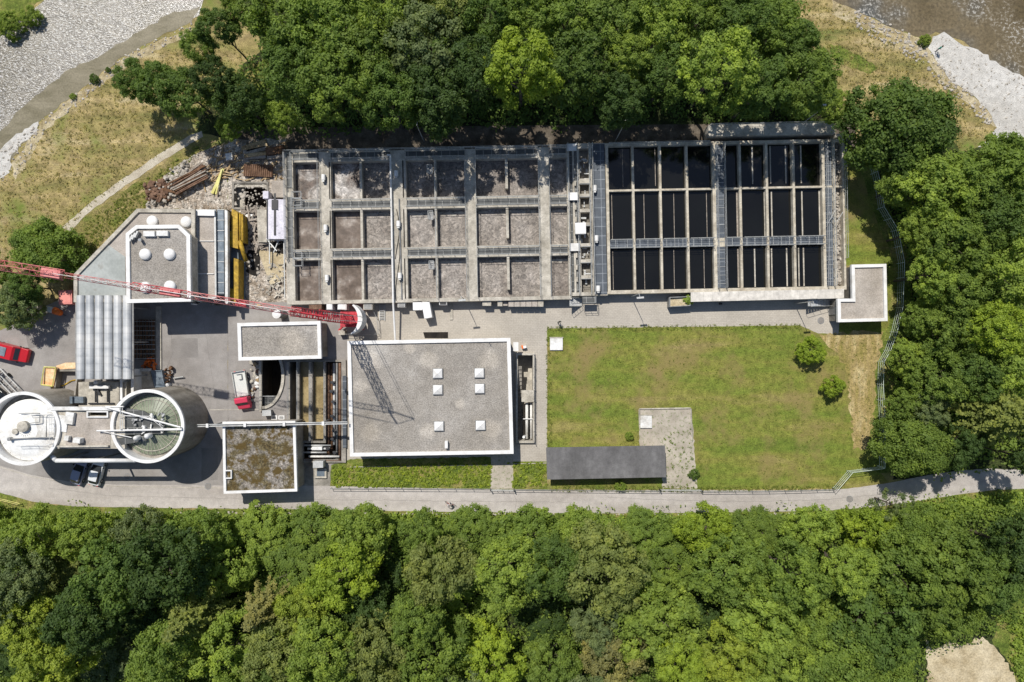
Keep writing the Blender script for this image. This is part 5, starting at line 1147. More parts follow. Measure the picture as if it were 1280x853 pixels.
# planter / skip with plants
t = skip('rubble_skip', 'open skip with rubble and green weeds beside the black basins', [(837, 371.5), (863, 370.5), (863, 382.5), (837, 384)], 1.7, 'steelmid', 'soil', fill=.75)
under('weeds', [(856, 373), (861, 373), (861, 379), (856, 379)], 8, (.3, .6), 'light green', 'weeds growing in the rubble skip').location.z = 1.25
# crates along the basin wall
GC = 'grey bins standing in a row along the south wall of the frothy basins'
def crate(x0, x1, y0, y1, h, label, mat='roofpink'):
    O = [W(x, y, h)[:2] for x, y in ((x0, y0), (x1, y0), (x1, y1), (x0, y1))]; h += 0; t = thing('storage_bin', label, 'bin', centre(O), GC)
    m = MB(); m.prism(inset(O, .05), .05, h - .08); m.build('body', MT['steelmid'], t); m = MB(); m.prism(O, h - .078, h); m.build('lid', MT[mat], t)
crate(603, 614, 374.5, 382.5, 1.6, 'separate grey bin left of the row along the basin wall', 'conc')
crate(622, 628, 375, 383, 1.6, 'small grey bin at the left start of the row of bins', 'conc')
names = ['first', 'second', 'third', 'fourth', 'fifth', 'last']
for k in range(6): crate(635.5 + k * 7.4, 642.3 + k * 7.4, 374, 383.5, 1.6, f'{names[k]} pinkish lidded bin from the left in the tight row along the basin wall', 'roofpink' if k < 5 else 'conc')
crate(629, 634.5, 377, 382.5, 1.2, 'lowest bin, between the small grey one and the pinkish row', 'roofpink')
# ------------------------------------------------------------------ channels, pipes and pit walls in the real openings
def pit(name, label, rectpx, depth, wall='concdark', floor='pit', cat='pit', top=.25, border=2.2):
    x0, y0, x1, y1 = rectpx; t = thing(name, label, cat, W((x0 + x1) / 2, (y0 + y1) / 2, 0))
    m = MB(); P = [W(x, y, 0)[:2] for x, y in ((x0, y0), (x1, y0), (x1, y1), (x0, y1))]
    O, I = inset(P, -.04), inset(P, .25)
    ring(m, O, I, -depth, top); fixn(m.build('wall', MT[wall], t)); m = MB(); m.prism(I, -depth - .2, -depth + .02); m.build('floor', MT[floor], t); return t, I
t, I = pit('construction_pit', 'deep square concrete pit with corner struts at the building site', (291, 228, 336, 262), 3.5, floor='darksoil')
for (a, b, c, d) in ((293, 236, 299, 229.5), (328, 229.5, 334.5, 237)):
    m = MB(); p, q = W(a, b), W(c, d); m.tube((p[0], p[1], 0), (q[0], q[1], 0), .16, 6); m.build('strut', MT['conc'], t)
m = MB(); a, b = W(292, 231), W(335, 230); m.box(((a[0] + b[0]) / 2, a[1] - .2, -.1), (b[0] - a[0], .35, .35)); m.box((*W(297, 245)[:2], -1.3), (1.2, 3.2, .4)); m.build('wale_beam', MT['conc'], t)
m = MB()
for k in range(26): w = W(rng.gauss(318, 6), rng.uniform(256, 261), 0); rock(m, (min(max(w[0], -40.2), -36), w[1], -2.0 + rng.uniform(-.5, .4)), rng.uniform(.15, .45))
m.build('rubble', MT['rock'], t)
# channels
t = thing('sludge_channels', 'two long parallel channels of tan water beside a bundle of black pipes', 'channels', W(397, 510, 0))
cx_ = [361, 363.4, 371.5, 375.2, 386.6, 391.6, 405, 408, 427.5, 433]; cy_ = [450, 452.5, 551, 553.5, 576, 578]
holes = {(1, 1), (3, 1), (5, 1), (7, 1), (7, 3), (7, 2), (3, 3), (4, 3), (5, 3), (6, 3)}
m = MB(); m.grid(cx_, cy_, lambda i, j: (i, j) not in holes, -3.2, .35, lambda x, y, z: W(x, y, 0)); m.build('concrete_wall', MT['concdark'], t)
def fill(x0, y0, x1, y1, z, mat, nm, par): m = MB(); m.prism(inset([W(x, y, 0)[:2] for x, y in ((x0, y0), (x1, y0), (x1, y1), (x0, y1))], -.06), z - .2, z); return m.build(nm, MT[mat], par)
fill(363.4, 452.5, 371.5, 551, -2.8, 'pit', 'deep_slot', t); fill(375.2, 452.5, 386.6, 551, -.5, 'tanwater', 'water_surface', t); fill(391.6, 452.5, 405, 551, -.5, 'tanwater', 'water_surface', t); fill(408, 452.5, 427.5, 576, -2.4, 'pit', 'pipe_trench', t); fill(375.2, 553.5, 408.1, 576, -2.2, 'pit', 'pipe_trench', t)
m = MB(); m.pprism([(428, 470), (432.8, 470), (433, 560), (428.4, 560)], .36, .42); m.build('walkway_grating', MT['grateblue'], t)
for x in (361.8, 373.3, 389, 407): m = MB(); m.rail([W(x, 453, .35), W(x, 550, .35)], 1.0, 1.8, .028); m.build('railing', MT['galv'], t)
t = thing('pipe_bundle', 'bundle of rusty black and grey pipes with valves turning the corner below the tan channels', 'pipes', W(415, 520, 0))
for k, (x, rr, mt, zz, ye) in enumerate([(410.6, .16, 'rust', -.2, 574), (414, .24, 'darkwood', -.5, 566), (418, .2, 'galv', .1, 556), (421.5, .14, 'steelmid', .2, 570), (425.2, .2, 'rust', .15, 577)]):
    m = MB(); a, b = W(x, 454, 0), W(x, ye, 0); c = W(378 + 4 * k, ye, 0)
    m.path([(a[0], a[1], zz), (b[0], b[1], zz), (c[0], c[1], zz)] if ye > 560 else [(a[0], a[1], zz), (b[0], b[1], zz)], rr, 8); m.build('pipe', MT[mt], t, True)
for (x, y) in ((417, 478), (416, 489), (418, 502), (417, 520), (419, 538), (417, 548), (411, 560), (420, 565)):
    m = MB(); w = W(x, y, 0); m.tube((w[0] - .35, w[1], .3), (w[0] + .3, w[1], .3), .18, 8); m.tube((w[0], w[1], .3), (w[0], w[1], .8), .05, 6); m.lathe((w[0], w[1]), [(.24, .78), (.24, .84), (.001, .85)], 12); m.build('valve', MT['dark'], t)
for k, (x0, x1, y) in enumerate([(375, 413, 557.5), (384, 411, 561.5), (378, 408, 566), (386, 424, 571)]):
    m = MB(); a, b = W(x0, y, .6), W(x1, y, .6); m.tube((a[0], a[1], .25 + .1 * k), (b[0], b[1], .25 + .1 * k), .13 + .03 * (k % 2), 8); m.build('pipe', MT['galv' if k % 2 == 0 else 'whitedirty'], t, True)
m = MB(); m.box((*W(396, 561, 1)[:2], .7), (1.5, .5, .5)); m.build('white_tank', MT['whitedirty'], t, bevel=.05)
t = thing('control_cabinet', 'pair of grey cabinets on a framed base right of the mossy roofed building', 'cabinet', W(398, 585, 0)); m = MB(); m.pprism([(391, 577), (404, 577), (404, 585), (391, 585.5)], .1, 1.6); m.build('cabinet', MT['galv'], t, bevel=.03); m = MB(); m.pprism([(393, 587), (408, 586), (408, 598), (393, 598)], .03, .35); m.build('base', MT['conc'], t)
m = MB(); m.pprism([(396, 588.5), (405.5, 588), (405.5, 595.5), (396, 595.5)], .354, .4); m.build('hatch', MT['bluegrey'], t)
# overhead pipe bridge
t = thing('pipe_bridge', 'slim white pipe bridge crossing over the mossy roof to the big hall', 'pipe bridge', W(340, 530, 0))
a, b = W(246, 532.5, 5), W(434, 529, 5); ang = math.atan2(b[1] - a[1], b[0] - a[0])
for d in (-.14, .14): m = MB(); m.tube((a[0], a[1] + d, 4.9), (b[0], b[1] + d, 4.9), .06, 6); m.build('pipe', MT['galv'], t)
m = MB(); m.box(((a[0] + b[0]) / 2, (a[1] + b[1]) / 2, 4.75), ((b[0] - a[0]), .34, .08), ang); m.build('tray', MT['steelmid'], t)
for f in (.07, .32, .58, .84): m = MB(); x, y = a[0] + (b[0] - a[0]) * f, a[1] + (b[1] - a[1]) * f; m.box((x, y, 5.02), (.35, .55, .14), ang); m.build('clamp', MT['white'], t)
for f in (.1, .82): m = MB(); x, y = a[0] + (b[0] - a[0]) * f, a[1] + (b[1] - a[1]) * f; m.box((x, y, 2.35), (.16, .16, 4.7), ang); m.build('post', MT['steelmid'], t)
# half oval sump
t = thing('half_round_sump', 'half-round concrete sump with a black opening below the oblong building', 'sump', W(342, 480, 0))
C0 = (328.2, 470); m = MB(); N_ = 14; inn = []; out = []
for k in range(N_ + 1):
    a = -PI / 3 + (PI / 2 + PI / 3) * k / N_; x, y = C0[0] + 24.5 * math.cos(a), C0[1] + 38 * math.sin(a); inn.append((x, y)); out.append((x + 3.6 * math.cos(a), y + 3.6 * math.sin(a)))
def strip(A, B, z, mi=0):
    for k in range(len(A) - 1):
        m.face([(*W(*A[k], 0)[:2], z), (*W(*A[k + 1], 0)[:2], z), (*W(*B[k + 1], 0)[:2], z), (*W(*B[k], 0)[:2], z)])
strip(inn, out, .3)
for P, z0, z1 in ((inn, -4, .3), (out, -.1, .3)):
    for k in range(N_): m.face([(*W(*P[k], 0)[:2], z0), (*W(*P[k + 1], 0)[:2], z0), (*W(*P[k + 1], 0)[:2], z1), (*W(*P[k], 0)[:2], z1)])
m.build('rim', MT['conc'], t)
m = MB(); far_ = []
for (x, y) in out:
    dx, dy = x - C0[0], y - C0[1]; s = min((360 - C0[0]) / dx if dx > .5 else 99, (515 - C0[1]) / dy if dy > 0 else 99, (C0[1] - 447) / -dy if dy < 0 else 99); far_.append((C0[0] + dx * max(s, 1.001), C0[1] + dy * max(s, 1.001)))
strip(out, far_, .024)
corner = (360, 515); ks = [k for k in range(N_) if far_[k][0] > 359.9 and far_[k + 1][1] > 514.9]
for k in ks: m.face([(*W(*far_[k], 0)[:2], .024), (*W(*corner, 0)[:2], .024), (*W(*far_[k + 1], 0)[:2], .024)])
fixn(m.build('surround', MT['asphalt'], t))
m = MB(); m.prism([W(x, y, 0)[:2] for x, y in ((325.6, 447), (328.4, 447), (328.4, 514), (325.6, 514))], .1, .5); m.build('straight_wall', MT['conc'], t); m = MB(); m.prism([W(x, y, 0)[:2] for x, y in ((325.6, 447), (328.4, 447), (328.4, 514), (325.6, 514))], -4, .09); m.build('shaded_shaft_wall', MT['pit'], t)  # lower wall near-black: the shaft's shade is put into its colour
m = MB(); m.prism([W(x, y, 0)[:2] for x, y in ((325, 440), (360, 440), (360, 516), (325, 516))], -4.2, -4); m.build('floor', MT['pit'], t)
m = MB(); m.prism([W(x, y, 0)[:2] for x, y in ((328.5, 495), (345, 495), (341, 504), (334, 509), (328.5, 509))], -.5, -.3); m.build('ledge_grating', MT['grate'], t)
m = MB(); m.rail([W(328, 495, -.3), W(345, 495, -.3)], 1.0, .7, .03); m.rail([W(327, 452, .5), W(327, 512, .5)], 1.0, 1.5, .03); m.build('railing', MT['galv'], t)
t = thing('vent_box', 'small grey vent box standing between sump and mossy roof', 'box', W(332, 518, 0)); m = MB(); m.pprism([(328, 513.5), (338, 513), (338.5, 519.5), (328, 520)], 0, 1.1); m.build('body', MT['steelmid'], t, bevel=.04); m = MB(); m.pprism([(327.6, 513.2), (338.4, 512.7), (338.9, 519.9), (327.6, 520.3)], 1.11, 1.16); m.build('lid', MT['galv'], t)
for k, (x, lab) in enumerate(((339.5, 'left one of two white framed floor hatches above the mossy roof'), (348.5, 'right one of two white framed floor hatches above the mossy roof'))):
    m = MB(); P = [W(a, b, 0)[:2] for a, b in ((x, 519.5), (x + 7.5, 519.5), (x + 7.5, 525), (x, 525))]; t = thing('floor_hatch', lab, 'hatch', centre(P)); ring(m, P, inset(P, .13), .02, .16); fixn(m.build('frame', MT['white'], t)); m = MB(); m.prism(inset(P, .133), .02, .1); m.build('cover', MT['steelmid'], t)
# east stairwell of the hall
t, I = pit('stairwell', 'sunken stairwell and pipe shaft along the east wall of the big hall', (645, 442, 668, 553), 3.0, 'conc', 'conc', 'stairwell', .55)
m = MB(); m.pprism([(652, 488), (668.5, 488), (668.5, 502.5), (652, 502.5)], .56, .72); o = m.build('landing', MT['conc'], t)
m = MB(); m.pprism([(654, 505), (667, 505), (667, 549), (654, 549)], -2.2, -1.9); m.build('shaft_floor', MT['pit'], t)
for x, r in ((658.6, .22), (664, .17)): m = MB(); a, b = W(x, 504, 0), W(x, 549, 0); m.tube((a[0], a[1], -.4), (b[0], b[1], -.4), r, 8); m.build('pipe', MT['whitedirty'], t, True)
m = MB(); a, b = W(654, 524, 0), W(667, 524, 0); m.tube((a[0], a[1], -.1), (b[0], b[1], -.1), .08, 6); m.tube((*W(656, 546)[:2], -.3), (*W(654.5, 546)[:2], .5), .2, 8); m.build('fitting', MT['white'], t)
m = MB()
for k in range(14): a = W(648, 460 + k * 5, 0); m.box((a[0], a[1], -.2 * k + .1), (1.0, .5, .1))
m.build('step', MT['concdark'], t)
m = MB(); m.rail([W(667.5, 443, .55), W(667.5, 552, .55)], 1.0, 1.6, .028); m.build('railing', MT['steelmid'], t)
# ------------------------------------------------------------------ crane
def lattice(mb, a, b, w, n, r=.06, rd=.035, tri=False, mi=0):
    a, b = Vector(a), Vector(b); d = (b - a).normalized()
    up = Vector((0, 0, 1)) if abs(d.z) < .8 else Vector((0.15, 1, 0)); s = d.cross(up).normalized(); u = s.cross(d).normalized()
    cs = [(-.5, 0), (.5, 0), (0, .9)] if tri else [(-.5, -.5), (.5, -.5), (.5, .5), (-.5, .5)]
    off = [s * (x * w) + u * (y * w) for x, y in cs]; k = len(off)
    for o in off: mb.tube(a + o, b + o, r, 5, mi)
    for i in range(n):
        p, q = a.lerp(b, i / n), a.lerp(b, (i + 1) / n)
        for j in range(k):
            j2 = (j + 1) % k
            if i % 2: mb.tube(p + off[j], q + off[j2], rd, 4, mi, caps=False)
            else: mb.tube(p + off[j2], q + off[j], rd, 4, mi, caps=False)
            mb.tube(p + off[j], p + off[j2], rd, 4, mi, caps=False)
B0 = Vector(W(441, 400, 0)); 
t = thing('tower_crane', 'red lattice tower crane with curved white ballast and a very long jib', 'crane', tuple(B0))
top = Vector((B0.x - .15, B0.y + .05, 26.0))
m = MB(); lattice(m, (B0.x, B0.y, 2.2), top - Vector((0, 0, 11)), 1.25, 11, .07, .038); m.build('lower_mast', MT['craneRed'], t)
m = MB(); lattice(m, top - Vector((0, 0, 12)), top, 1.0, 10, .062, .034); m.build('upper_mast', MT['craneRed'], t)
e = Vector(W(-130, 311, 26.4)); dj = (e - top).normalized(); dj.z = 0
def J(s, z=0): return (top.x + dj.x * s, top.y + dj.y * s, top.z + z)
def jx(px): return (640 - px) * (H - 26) / F / -dj.x * 1 if False else ((top.x - (px - 640) * (H - 26) / F) / -dj.x)
m = MB(); lattice(m, J(-.6), J(jx(236)), .72, 12, .05, .026, True); m.build('jib_section', MT['cranePink'], t)
m = MB(); lattice(m, J(jx(236)), J(jx(165)), .8, 7, .055, .032, True); m.build('jib_section', MT['craneRed'], t)
m = MB(); lattice(m, J(jx(165)), J(jx(80)), .55, 9, .035, .02, True); m.build('jib_section', MT['cranePink'], t)
m = MB(); lattice(m, J(jx(80)), J(jx(-60)), 1.1, 13, .045, .028, True); m.build('jib_section', MT['cranePink'], t)
for q_, s_ in ((67, (2.1, .9, .5)), (215, (2.2, .7, .35))): m = MB(); m.box(J(jx(q_), .3), s_, math.atan2(dj.y, dj.x)); m.build('jib_joint_panel', MT['cranePink'], t)
m = MB(); m.tube(top + Vector((0, 0, .2)), Vector(J(-.4, 3.2)), .12, 6); m.tube(Vector(J(-3.4, 1.2)), top, .1, 6)
m.tube(Vector(J(-3.4, 1.2)), Vector(J(-.4, 3.2)), .05, 5); m.build('head_strut', MT['craneRed'], t)
m = MB(); m.tube(Vector(J(-.4, 3.2)), Vector(J(jx(160), .8)), .035, 4); m.tube(Vector(J(-.4, 3.2)), Vector(J(jx(60), .9)), .035, 4)
for s in (-.35, .35): m.tube(Vector(J(-3.4, 1.2)) + Vector((0, s, 0)), Vector((B0.x + 2.2, B0.y + s, 2.6)), .03, 4)
m.build('tie_rope', MT['whitedirty'], t)
m = MB(); m.box((B0.x, B0.y, 1.9), (2.6, 2.2, .5)); m.box((B0.x + .4, B0.y, 2.6), (1.8, 1.3, .9)); m.box((B0.x + 1.3, B0.y - .1, 3.2), (1.1, .9, .5))
m.tube((B0.x - .2, B0.y, 1.2), (B0.x - .2, B0.y, 1.7), 1.0, 20); m.build('turntable', MT['craneRed'], t)
m = MB()
for a in (40, 130, 225, 320):
    a = R(a); m.tube((B0.x - .2, B0.y, 1.1), (B0.x - .2 + 2.4 * math.cos(a), B0.y + 2.2 * math.sin(a), .55), .16, 6); m.tube((B0.x - .2 + 2.4 * math.cos(a), B0.y + 2.2 * math.sin(a), .1), (B0.x - .2 + 2.4 * math.cos(a), B0.y + 2.2 * math.sin(a), .75), .1, 6)
m.build('outrigger', MT['craneRed'], t)
for k in range(3):
    m = MB(); z0, z1 = 1.7 + k * .95, 2.62 + k * .95; n = 16; O_ = []; I_ = []
    for i in range(n + 1):
        a = R(-70 + 132 * i / n); O_.append((B0.x - .1 + 2.5 * math.cos(a), B0.y + 2.3 * math.sin(a))); I_.append((B0.x + .3 + 1.45 * math.cos(a) , B0.y + 2.1 * math.sin(a)))
    poly = O_ + I_[::-1]
    for i in range(n):
        m.prism([O_[i], O_[i + 1], I_[i + 1], I_[i]], z0, z1)
    bmm = m.build('ballast_slab', MT['white'], t)
    bm = bmesh.new(); bm.from_mesh(bmm.data); bmesh.ops.remove_doubles(bm, verts=bm.verts, dist=.001)
    seen = {}; dead = []
    for f in bm.faces:
        kx = tuple(sorted(v.index for v in f.verts))
        if kx in seen: dead += [f, seen[kx]]
        seen[kx] = f
    bmesh.ops.delete(bm, geom=list(set(dead)), context='FACES'); bm.to_mesh(bmm.data); bm.free()
m = MB(); tx = jx(300); m.box(J(tx, -.35), (1.1, .8, .25), math.atan2(dj.y, dj.x)); tb = m.build('trolley', MT['craneRed'], t)
m = MB(); p = Vector(J(tx, -.4)); 
for s in (-.15, .15): m.tube((p.x + s, p.y, p.z), (p.x + s * .3, p.y, 20.6), .02, 4)
m.build('hoist_rope', MT['dark'], t); m = MB(); m.box((p.x, p.y, 20.3), (.4, .25, .6)); m.tube((p.x, p.y, 20.0), (p.x, p.y, 19.6), .06, 6); m.build('hook_block', MT['paleyellow'], t)
# fence ring round the ballast swing
m = MB(); m.rail([(*W(x, y, 0)[:2], .02) for x, y in ((474, 412), (473, 400), (470, 392), (466, 386))], 1.1, 1.0, .025); m.rail([(*W(x, y, 0)[:2], .02) for x, y in ((432, 418), (474, 418), (474, 412))], 1.1, 1.4, .025)
tag(m.build('barrier_fence', MT['galv']), 'light barrier fence curving round the crane ballast', 'fence')
# ------------------------------------------------------------------ site clutter round the crane
def block(name, label, cat, rc, z0, z1, mat, rz=0, bev=.04, group=None, child='body', top=None):
    w = W((rc[0] + rc[2]) / 2, (rc[1] + rc[3]) / 2, z1); s = (H - z1) / F
    t = thing(name, label, cat, (w[0], w[1], z0), group); m = MB(); m.box((w[0], w[1], (z0 + z1) / 2), (abs(rc[2] - rc[0]) * s, abs(rc[3] - rc[1]) * s, z1 - z0), R(rz)); m.build(child, MT[mat], t, bevel=bev)
    if top: m = MB(); m.box((w[0], w[1], z1 + .03), (abs(rc[2] - rc[0]) * s * .82, abs(rc[3] - rc[1]) * s * .82, .05), R(rz)); m.build('lid', MT[top], t)
    return t
block('site_container', 'small salmon red container with flat lid beside the round meadow tree', 'container', (73, 363, 90, 380.5), .02, 1.9, 'pink', 2, top='pink')
block('white_crate', 'white crate beside the red lattice of the crane at the basin wall', 'crate', (408, 377.5, 415.5, 387.5), .02, 1.9, 'whitedirty', 1, top='white')
block('white_crate', 'larger white crate directly above the crane ballast', 'crate', (422, 377, 433.5, 387.5), .02, 1.8, 'whitedirty', -3, top='white')
block('pallet_box', 'open grey pallet box right of the larger white crate', 'box', (454, 377, 465.5, 387.5), .02, 1.7, 'conc', 0, top='steelmid')
block('white_crate', 'white lidded crate at the foot of the thin white pipe', 'crate', (497, 378, 506, 384.5), .02, 1.7, 'whitedirty', 0, top='steelmid')
block('white_container', 'upright half of the pair of joined white containers on the paved yard', 'container', (516, 376.5, 528, 388), .02, 2.0, 'white', 2)
block('white_container', 'slanted half of the pair of joined white containers on the paved yard', 'container', (528.5, 377, 538.5, 398), .02, 2.0, 'white', 10)
block('cable_drum_cart', 'small white cart with a dark frame top right of the joined white containers', 'cart', (549, 374.5, 558.5, 381.5), .02, 1.8, 'white', 0, top='dark')
block('concrete_block', 'pale concrete block under the lower left of the crane lattice', 'block', (423, 413, 431, 419), .02, 1.2, 'conc', 3)
block('concrete_block', 'reddish brown container partly hidden beneath the crane mast', 'container', (386, 377, 402, 387), .02, 1.9, 'rust', 0)
block('pipe_shelter', 'flat grey channel cover north of the hall on the paved yard', 'cover', (562, 372, 566, 400), .02, .18, 'conc', 0, .01)
m = MB()
for k in range(11): w = W(477.5, 378 + k * 2.1, .3); m.box((w[0], w[1], .18), (.62, .08, .12))
m.box((*W(474.4, 389.5, .3)[:2], .1), (.08, 2.7, .2)); m.box((*W(480.8, 389.5, .3)[:2], .1), (.08, 2.7, .2)); tag(m.build('ladder', MT['galv']), 'metal ladder lying on the paving right of the crane ballast', 'ladder')
m = MB(); m.pprism([(529, 415.5), (560, 415.3), (560, 423), (531, 423)], .03, .06); m.build('cover_plate', MT['pit']); bpy.data.objects['cover_plate']['label'] = 'dark open light shaft against the north wall of the big hall'; bpy.data.objects['cover_plate']['category'] = 'light shaft'
t = thing('vent_pipe', 'short white capped vent pipe standing left of the crane mast', 'vent', (*W(349, 394, 0)[:2], 0)); w = W(348, 393, 2); m = MB(); m.tube((w[0] + .2, w[1], 0), (w[0] - .15, w[1], 2.2), .55, 18); m.build('pipe', MT['steelmid'], t, True); m = MB(); m.lathe((w[0] - .15, w[1]), [(.62, 2.15), (.62, 2.4), (.3, 2.5), (.001, 2.52)], 18); m.build('cap', MT['white'], t)
# orange and white thing near the pink container
t = thing('cement_mixer', 'small orange drum mixer with a white hopper below the salmon container', 'mixer', (*W(67, 388, 0)[:2], 0)); w = W(72, 390, 1)
m = MB(); m.tube((w[0] - .6, w[1] + .2, .7), (w[0] + .5, w[1] - .2, 1.1), .55, 14, r1=.4); m.build('drum', MT['orange'], t, True); m = MB(); v = W(62, 387, 1); m.box((v[0], v[1], .9), (1.0, .8, .7), R(-15)); m.build('hopper', MT['white'], t, bevel=.05)
m = MB()
for dx, dy in ((-.8, -.4), (-.8, .5), (.6, -.5), (.6, .4)): m.tube((w[0] + dx, w[1] + dy, 0), (w[0] + dx * .6, w[1] + dy * .5, .9), .05, 5)
m.build('leg', MT['dark'], t)
# ------------------------------------------------------------------ excavation area: formwork, slabs, timbers
t = thing('yellow_shoring', 'tall yellow steel shoring frame standing in the excavation beside the annex', 'shoring', (*W(295, 320, 0)[:2], 0))
z = 2.6
for P, z0, z1, nm in (([(284.5, 289), (289.2, 289), (289.6, 261), (297, 265.5), (297.5, 311), (284.5, 308)], .3, z, 'main_panel'), ([(297.8, 266), (303.5, 269), (304.8, 304), (299.5, 301), (297.8, 298)], .6, z - .3, 'side_panel'), ([(291.6, 322.5), (298, 324.5), (298, 379), (286, 379), (286, 361), (291.6, 361)], .3, z - .2, 'lower_panel')):
    m = MB(); m.prism([W(x, y, z1)[:2] for x, y in P], z0, z1); m.build(nm, MT['yellow'], t)
m = MB(); m.tube(W(299.5, 301, 2.6), W(307.5, 327, 1.6), .32, 8); m.tube(W(300, 266, 2.9), W(300.5, 300, 2.9), .12, 6); m.tube(W(303, 268, 2.7), W(304, 304, 2.7), .1, 6); m.build('brace', MT['yellow'], t, True)
m = MB(); m.pprism([(284.6, 308.6), (297.4, 311.6), (298, 324), (291, 322), (291, 360.5), (285.2, 360.5)], .2, 1.6); m.pprism([(298.3, 312), (306, 326), (306, 378), (298.4, 378)], .02, .4); m.build('infill', MT['bluegrey'], t)
panel('lilac_sheeting', 'pale lilac plastic sheeting spread over a slab between excavation and first basin', [(334, 249), (358, 249.5), (358.5, 299), (333, 299)], [1.9] * 4, 'lilac', 'sheeting', .25, True)
m = MB(); m.box((*W(343.5, 268, 2)[:2], 1.96), (.28, 6.0, .1)); m.box((*W(343.5, 256, 2)[:2], 1.98), (.9, 1.4, .12)); m.box((*W(334, 272, 2)[:2], 1.97), (.12, 6, .1)); tag(m.build('steel_or_shadow_bar', MT['dark']), 'cast shadow shaped as a dark bar with a square end on the lilac sheeting', 'bar')  # cast shadow built as thin dark boxes on the sheeting
block('upright_board', 'small pale panel standing at the top left corner of the lilac sheeting', 'panel', (328.5, 239, 335.5, 248.5), .02, 2.1, 'lilac', 0)
def board(t, x0, y0, x1, y1, w, z, h, mat, nm='plank'):
    m = MB(); a, b = Vector(W(x0, y0, z)), Vector(W(x1, y1, z)); c = (a + b) / 2; d = b - a; m.box((c.x, c.y, z - h / 2), (d.length, w, h), math.atan2(d.y, d.x)); return m.build(nm, MT[mat], t)
t = thing('timber_stack', 'stack of pale squared timbers at the top of the excavation', 'timber', (*W(318, 188, 0)[:2], 0))
for k, (a, b, c, d, w_, mt) in enumerate([(302, 186, 332, 177, .7, 'wood'), (304, 191, 333, 185, .6, 'greywood'), (305, 195, 334, 191, .5, 'wood'), (304, 198, 332, 196, .4, 'greywood'), (308, 188, 334, 181, .4, 'paleyellow' if 0 else 'wood')]): board(t, a, b, c, d, w_, .45 + .1 * (k % 3), .3, mt)
t = thing('rusty_plate', 'dark brown rusty steel plates leaning at the left corner of the first basin', 'plate', (*W(343, 190, 0)[:2], 0))
board(t, 332, 190, 356, 186, 1.1, .7, .12, 'darkwood', 'plate'); board(t, 334, 197.5, 357, 195, .45, .55, .2, 'greywood', 'plate')
t = panel('rebar_mat', 'brown rectangular mat of reinforcing steel above the square pit', [(305, 205), (341, 206.5), (340, 221.5), (304, 220)], [.5] * 4, 'rust', 'reinforcement', .2, False)
m = MB()
for k in range(14): a, b = W(306 + k * 2.6, 205.5, .6), W(305 + k * 2.6, 220.5, .6); m.tube((a[0], a[1], .55), (b[0], b[1], .55), .05, 4)
m.build('bar', MT['darkwood'], t)
t = thing('yellow_beam', 'pair of pale yellow beams lying on the rubble left of the pit', 'beam', (*W(272, 226, 0)[:2], 0)); board(t, 279, 211, 265, 242, .38, .4, .25, 'paleyellow', 'beam'); board(t, 277, 212, 269.5, 243, .22, .6, .15, 'paleyellow', 'beam')
t = thing('short_plank', 'single short yellowish plank lying between timber heap and yellow beams', 'plank', (*W(255, 230, 0)[:2], 0)); board(t, 253, 226, 257, 240, .16, .2, .1, 'wood')
block('stone_box', 'small pale box with a shaded side below the timber stack', 'box', (281.5, 191, 291, 201), .02, .8, 'roofpink', 8, top='whitedirty')
# the big heap of dismantled beams
t = thing('beam_heap', 'large heap of rusty beams, roots and dark old timbers beside the machine building', 'heap', (*W(226, 232, 0)[:2], 0)); r2 = random.Random(12)
for k in range(26):
    s = (k - 13) * .72; cx, cy = 236 + s * .42 + r2.uniform(-2, 2), 225 + s * .95; L = r2.uniform(17, 27); a = R(31 + r2.uniform(-6, 6)); dx, dy = math.cos(a) * L, -math.sin(a) * L
    board(t, cx - dx, cy - dy, cx + dx, cy + dy, r2.uniform(.1, .24), .6 + r2.uniform(0, .7), r2.uniform(.12, .22), r2.choice(['rust', 'darkwood', 'greywood', 'greywood', 'wood']), 'beam')
for k in range(12):
    cx, cy = r2.uniform(188, 212), r2.uniform(226, 250); a = R(r2.uniform(-20, 80)); L = r2.uniform(4, 9)
    board(t, cx - math.cos(a) * L, cy + math.sin(a) * L, cx + math.cos(a) * L, cy - math.sin(a) * L, r2.uniform(.12, .4), .5 + r2.uniform(0, .5), .25, r2.choice(['rust', 'darkwood', 'rust']), 'beam')
m = MB()
for k in range(170):
    x = r2.uniform(186, 238); w = W(x, 262 - (x - 186) * .75 + r2.gauss(-7, 8)); rock(m, (w[0], w[1], r2.uniform(.05, .7)), r2.uniform(.12, .38), r2)
struct(m.build('boulders', MT['rock'], t), 'stuff'); m = MB()
for k in range(90): w = W(r2.uniform(184, 212), r2.uniform(228, 250)); rock(m, (w[0], w[1], r2.uniform(.1, .8)), r2.uniform(.2, .5), r2)
struct(m.build('root_clumps', MT['rust'], t), 'stuff')
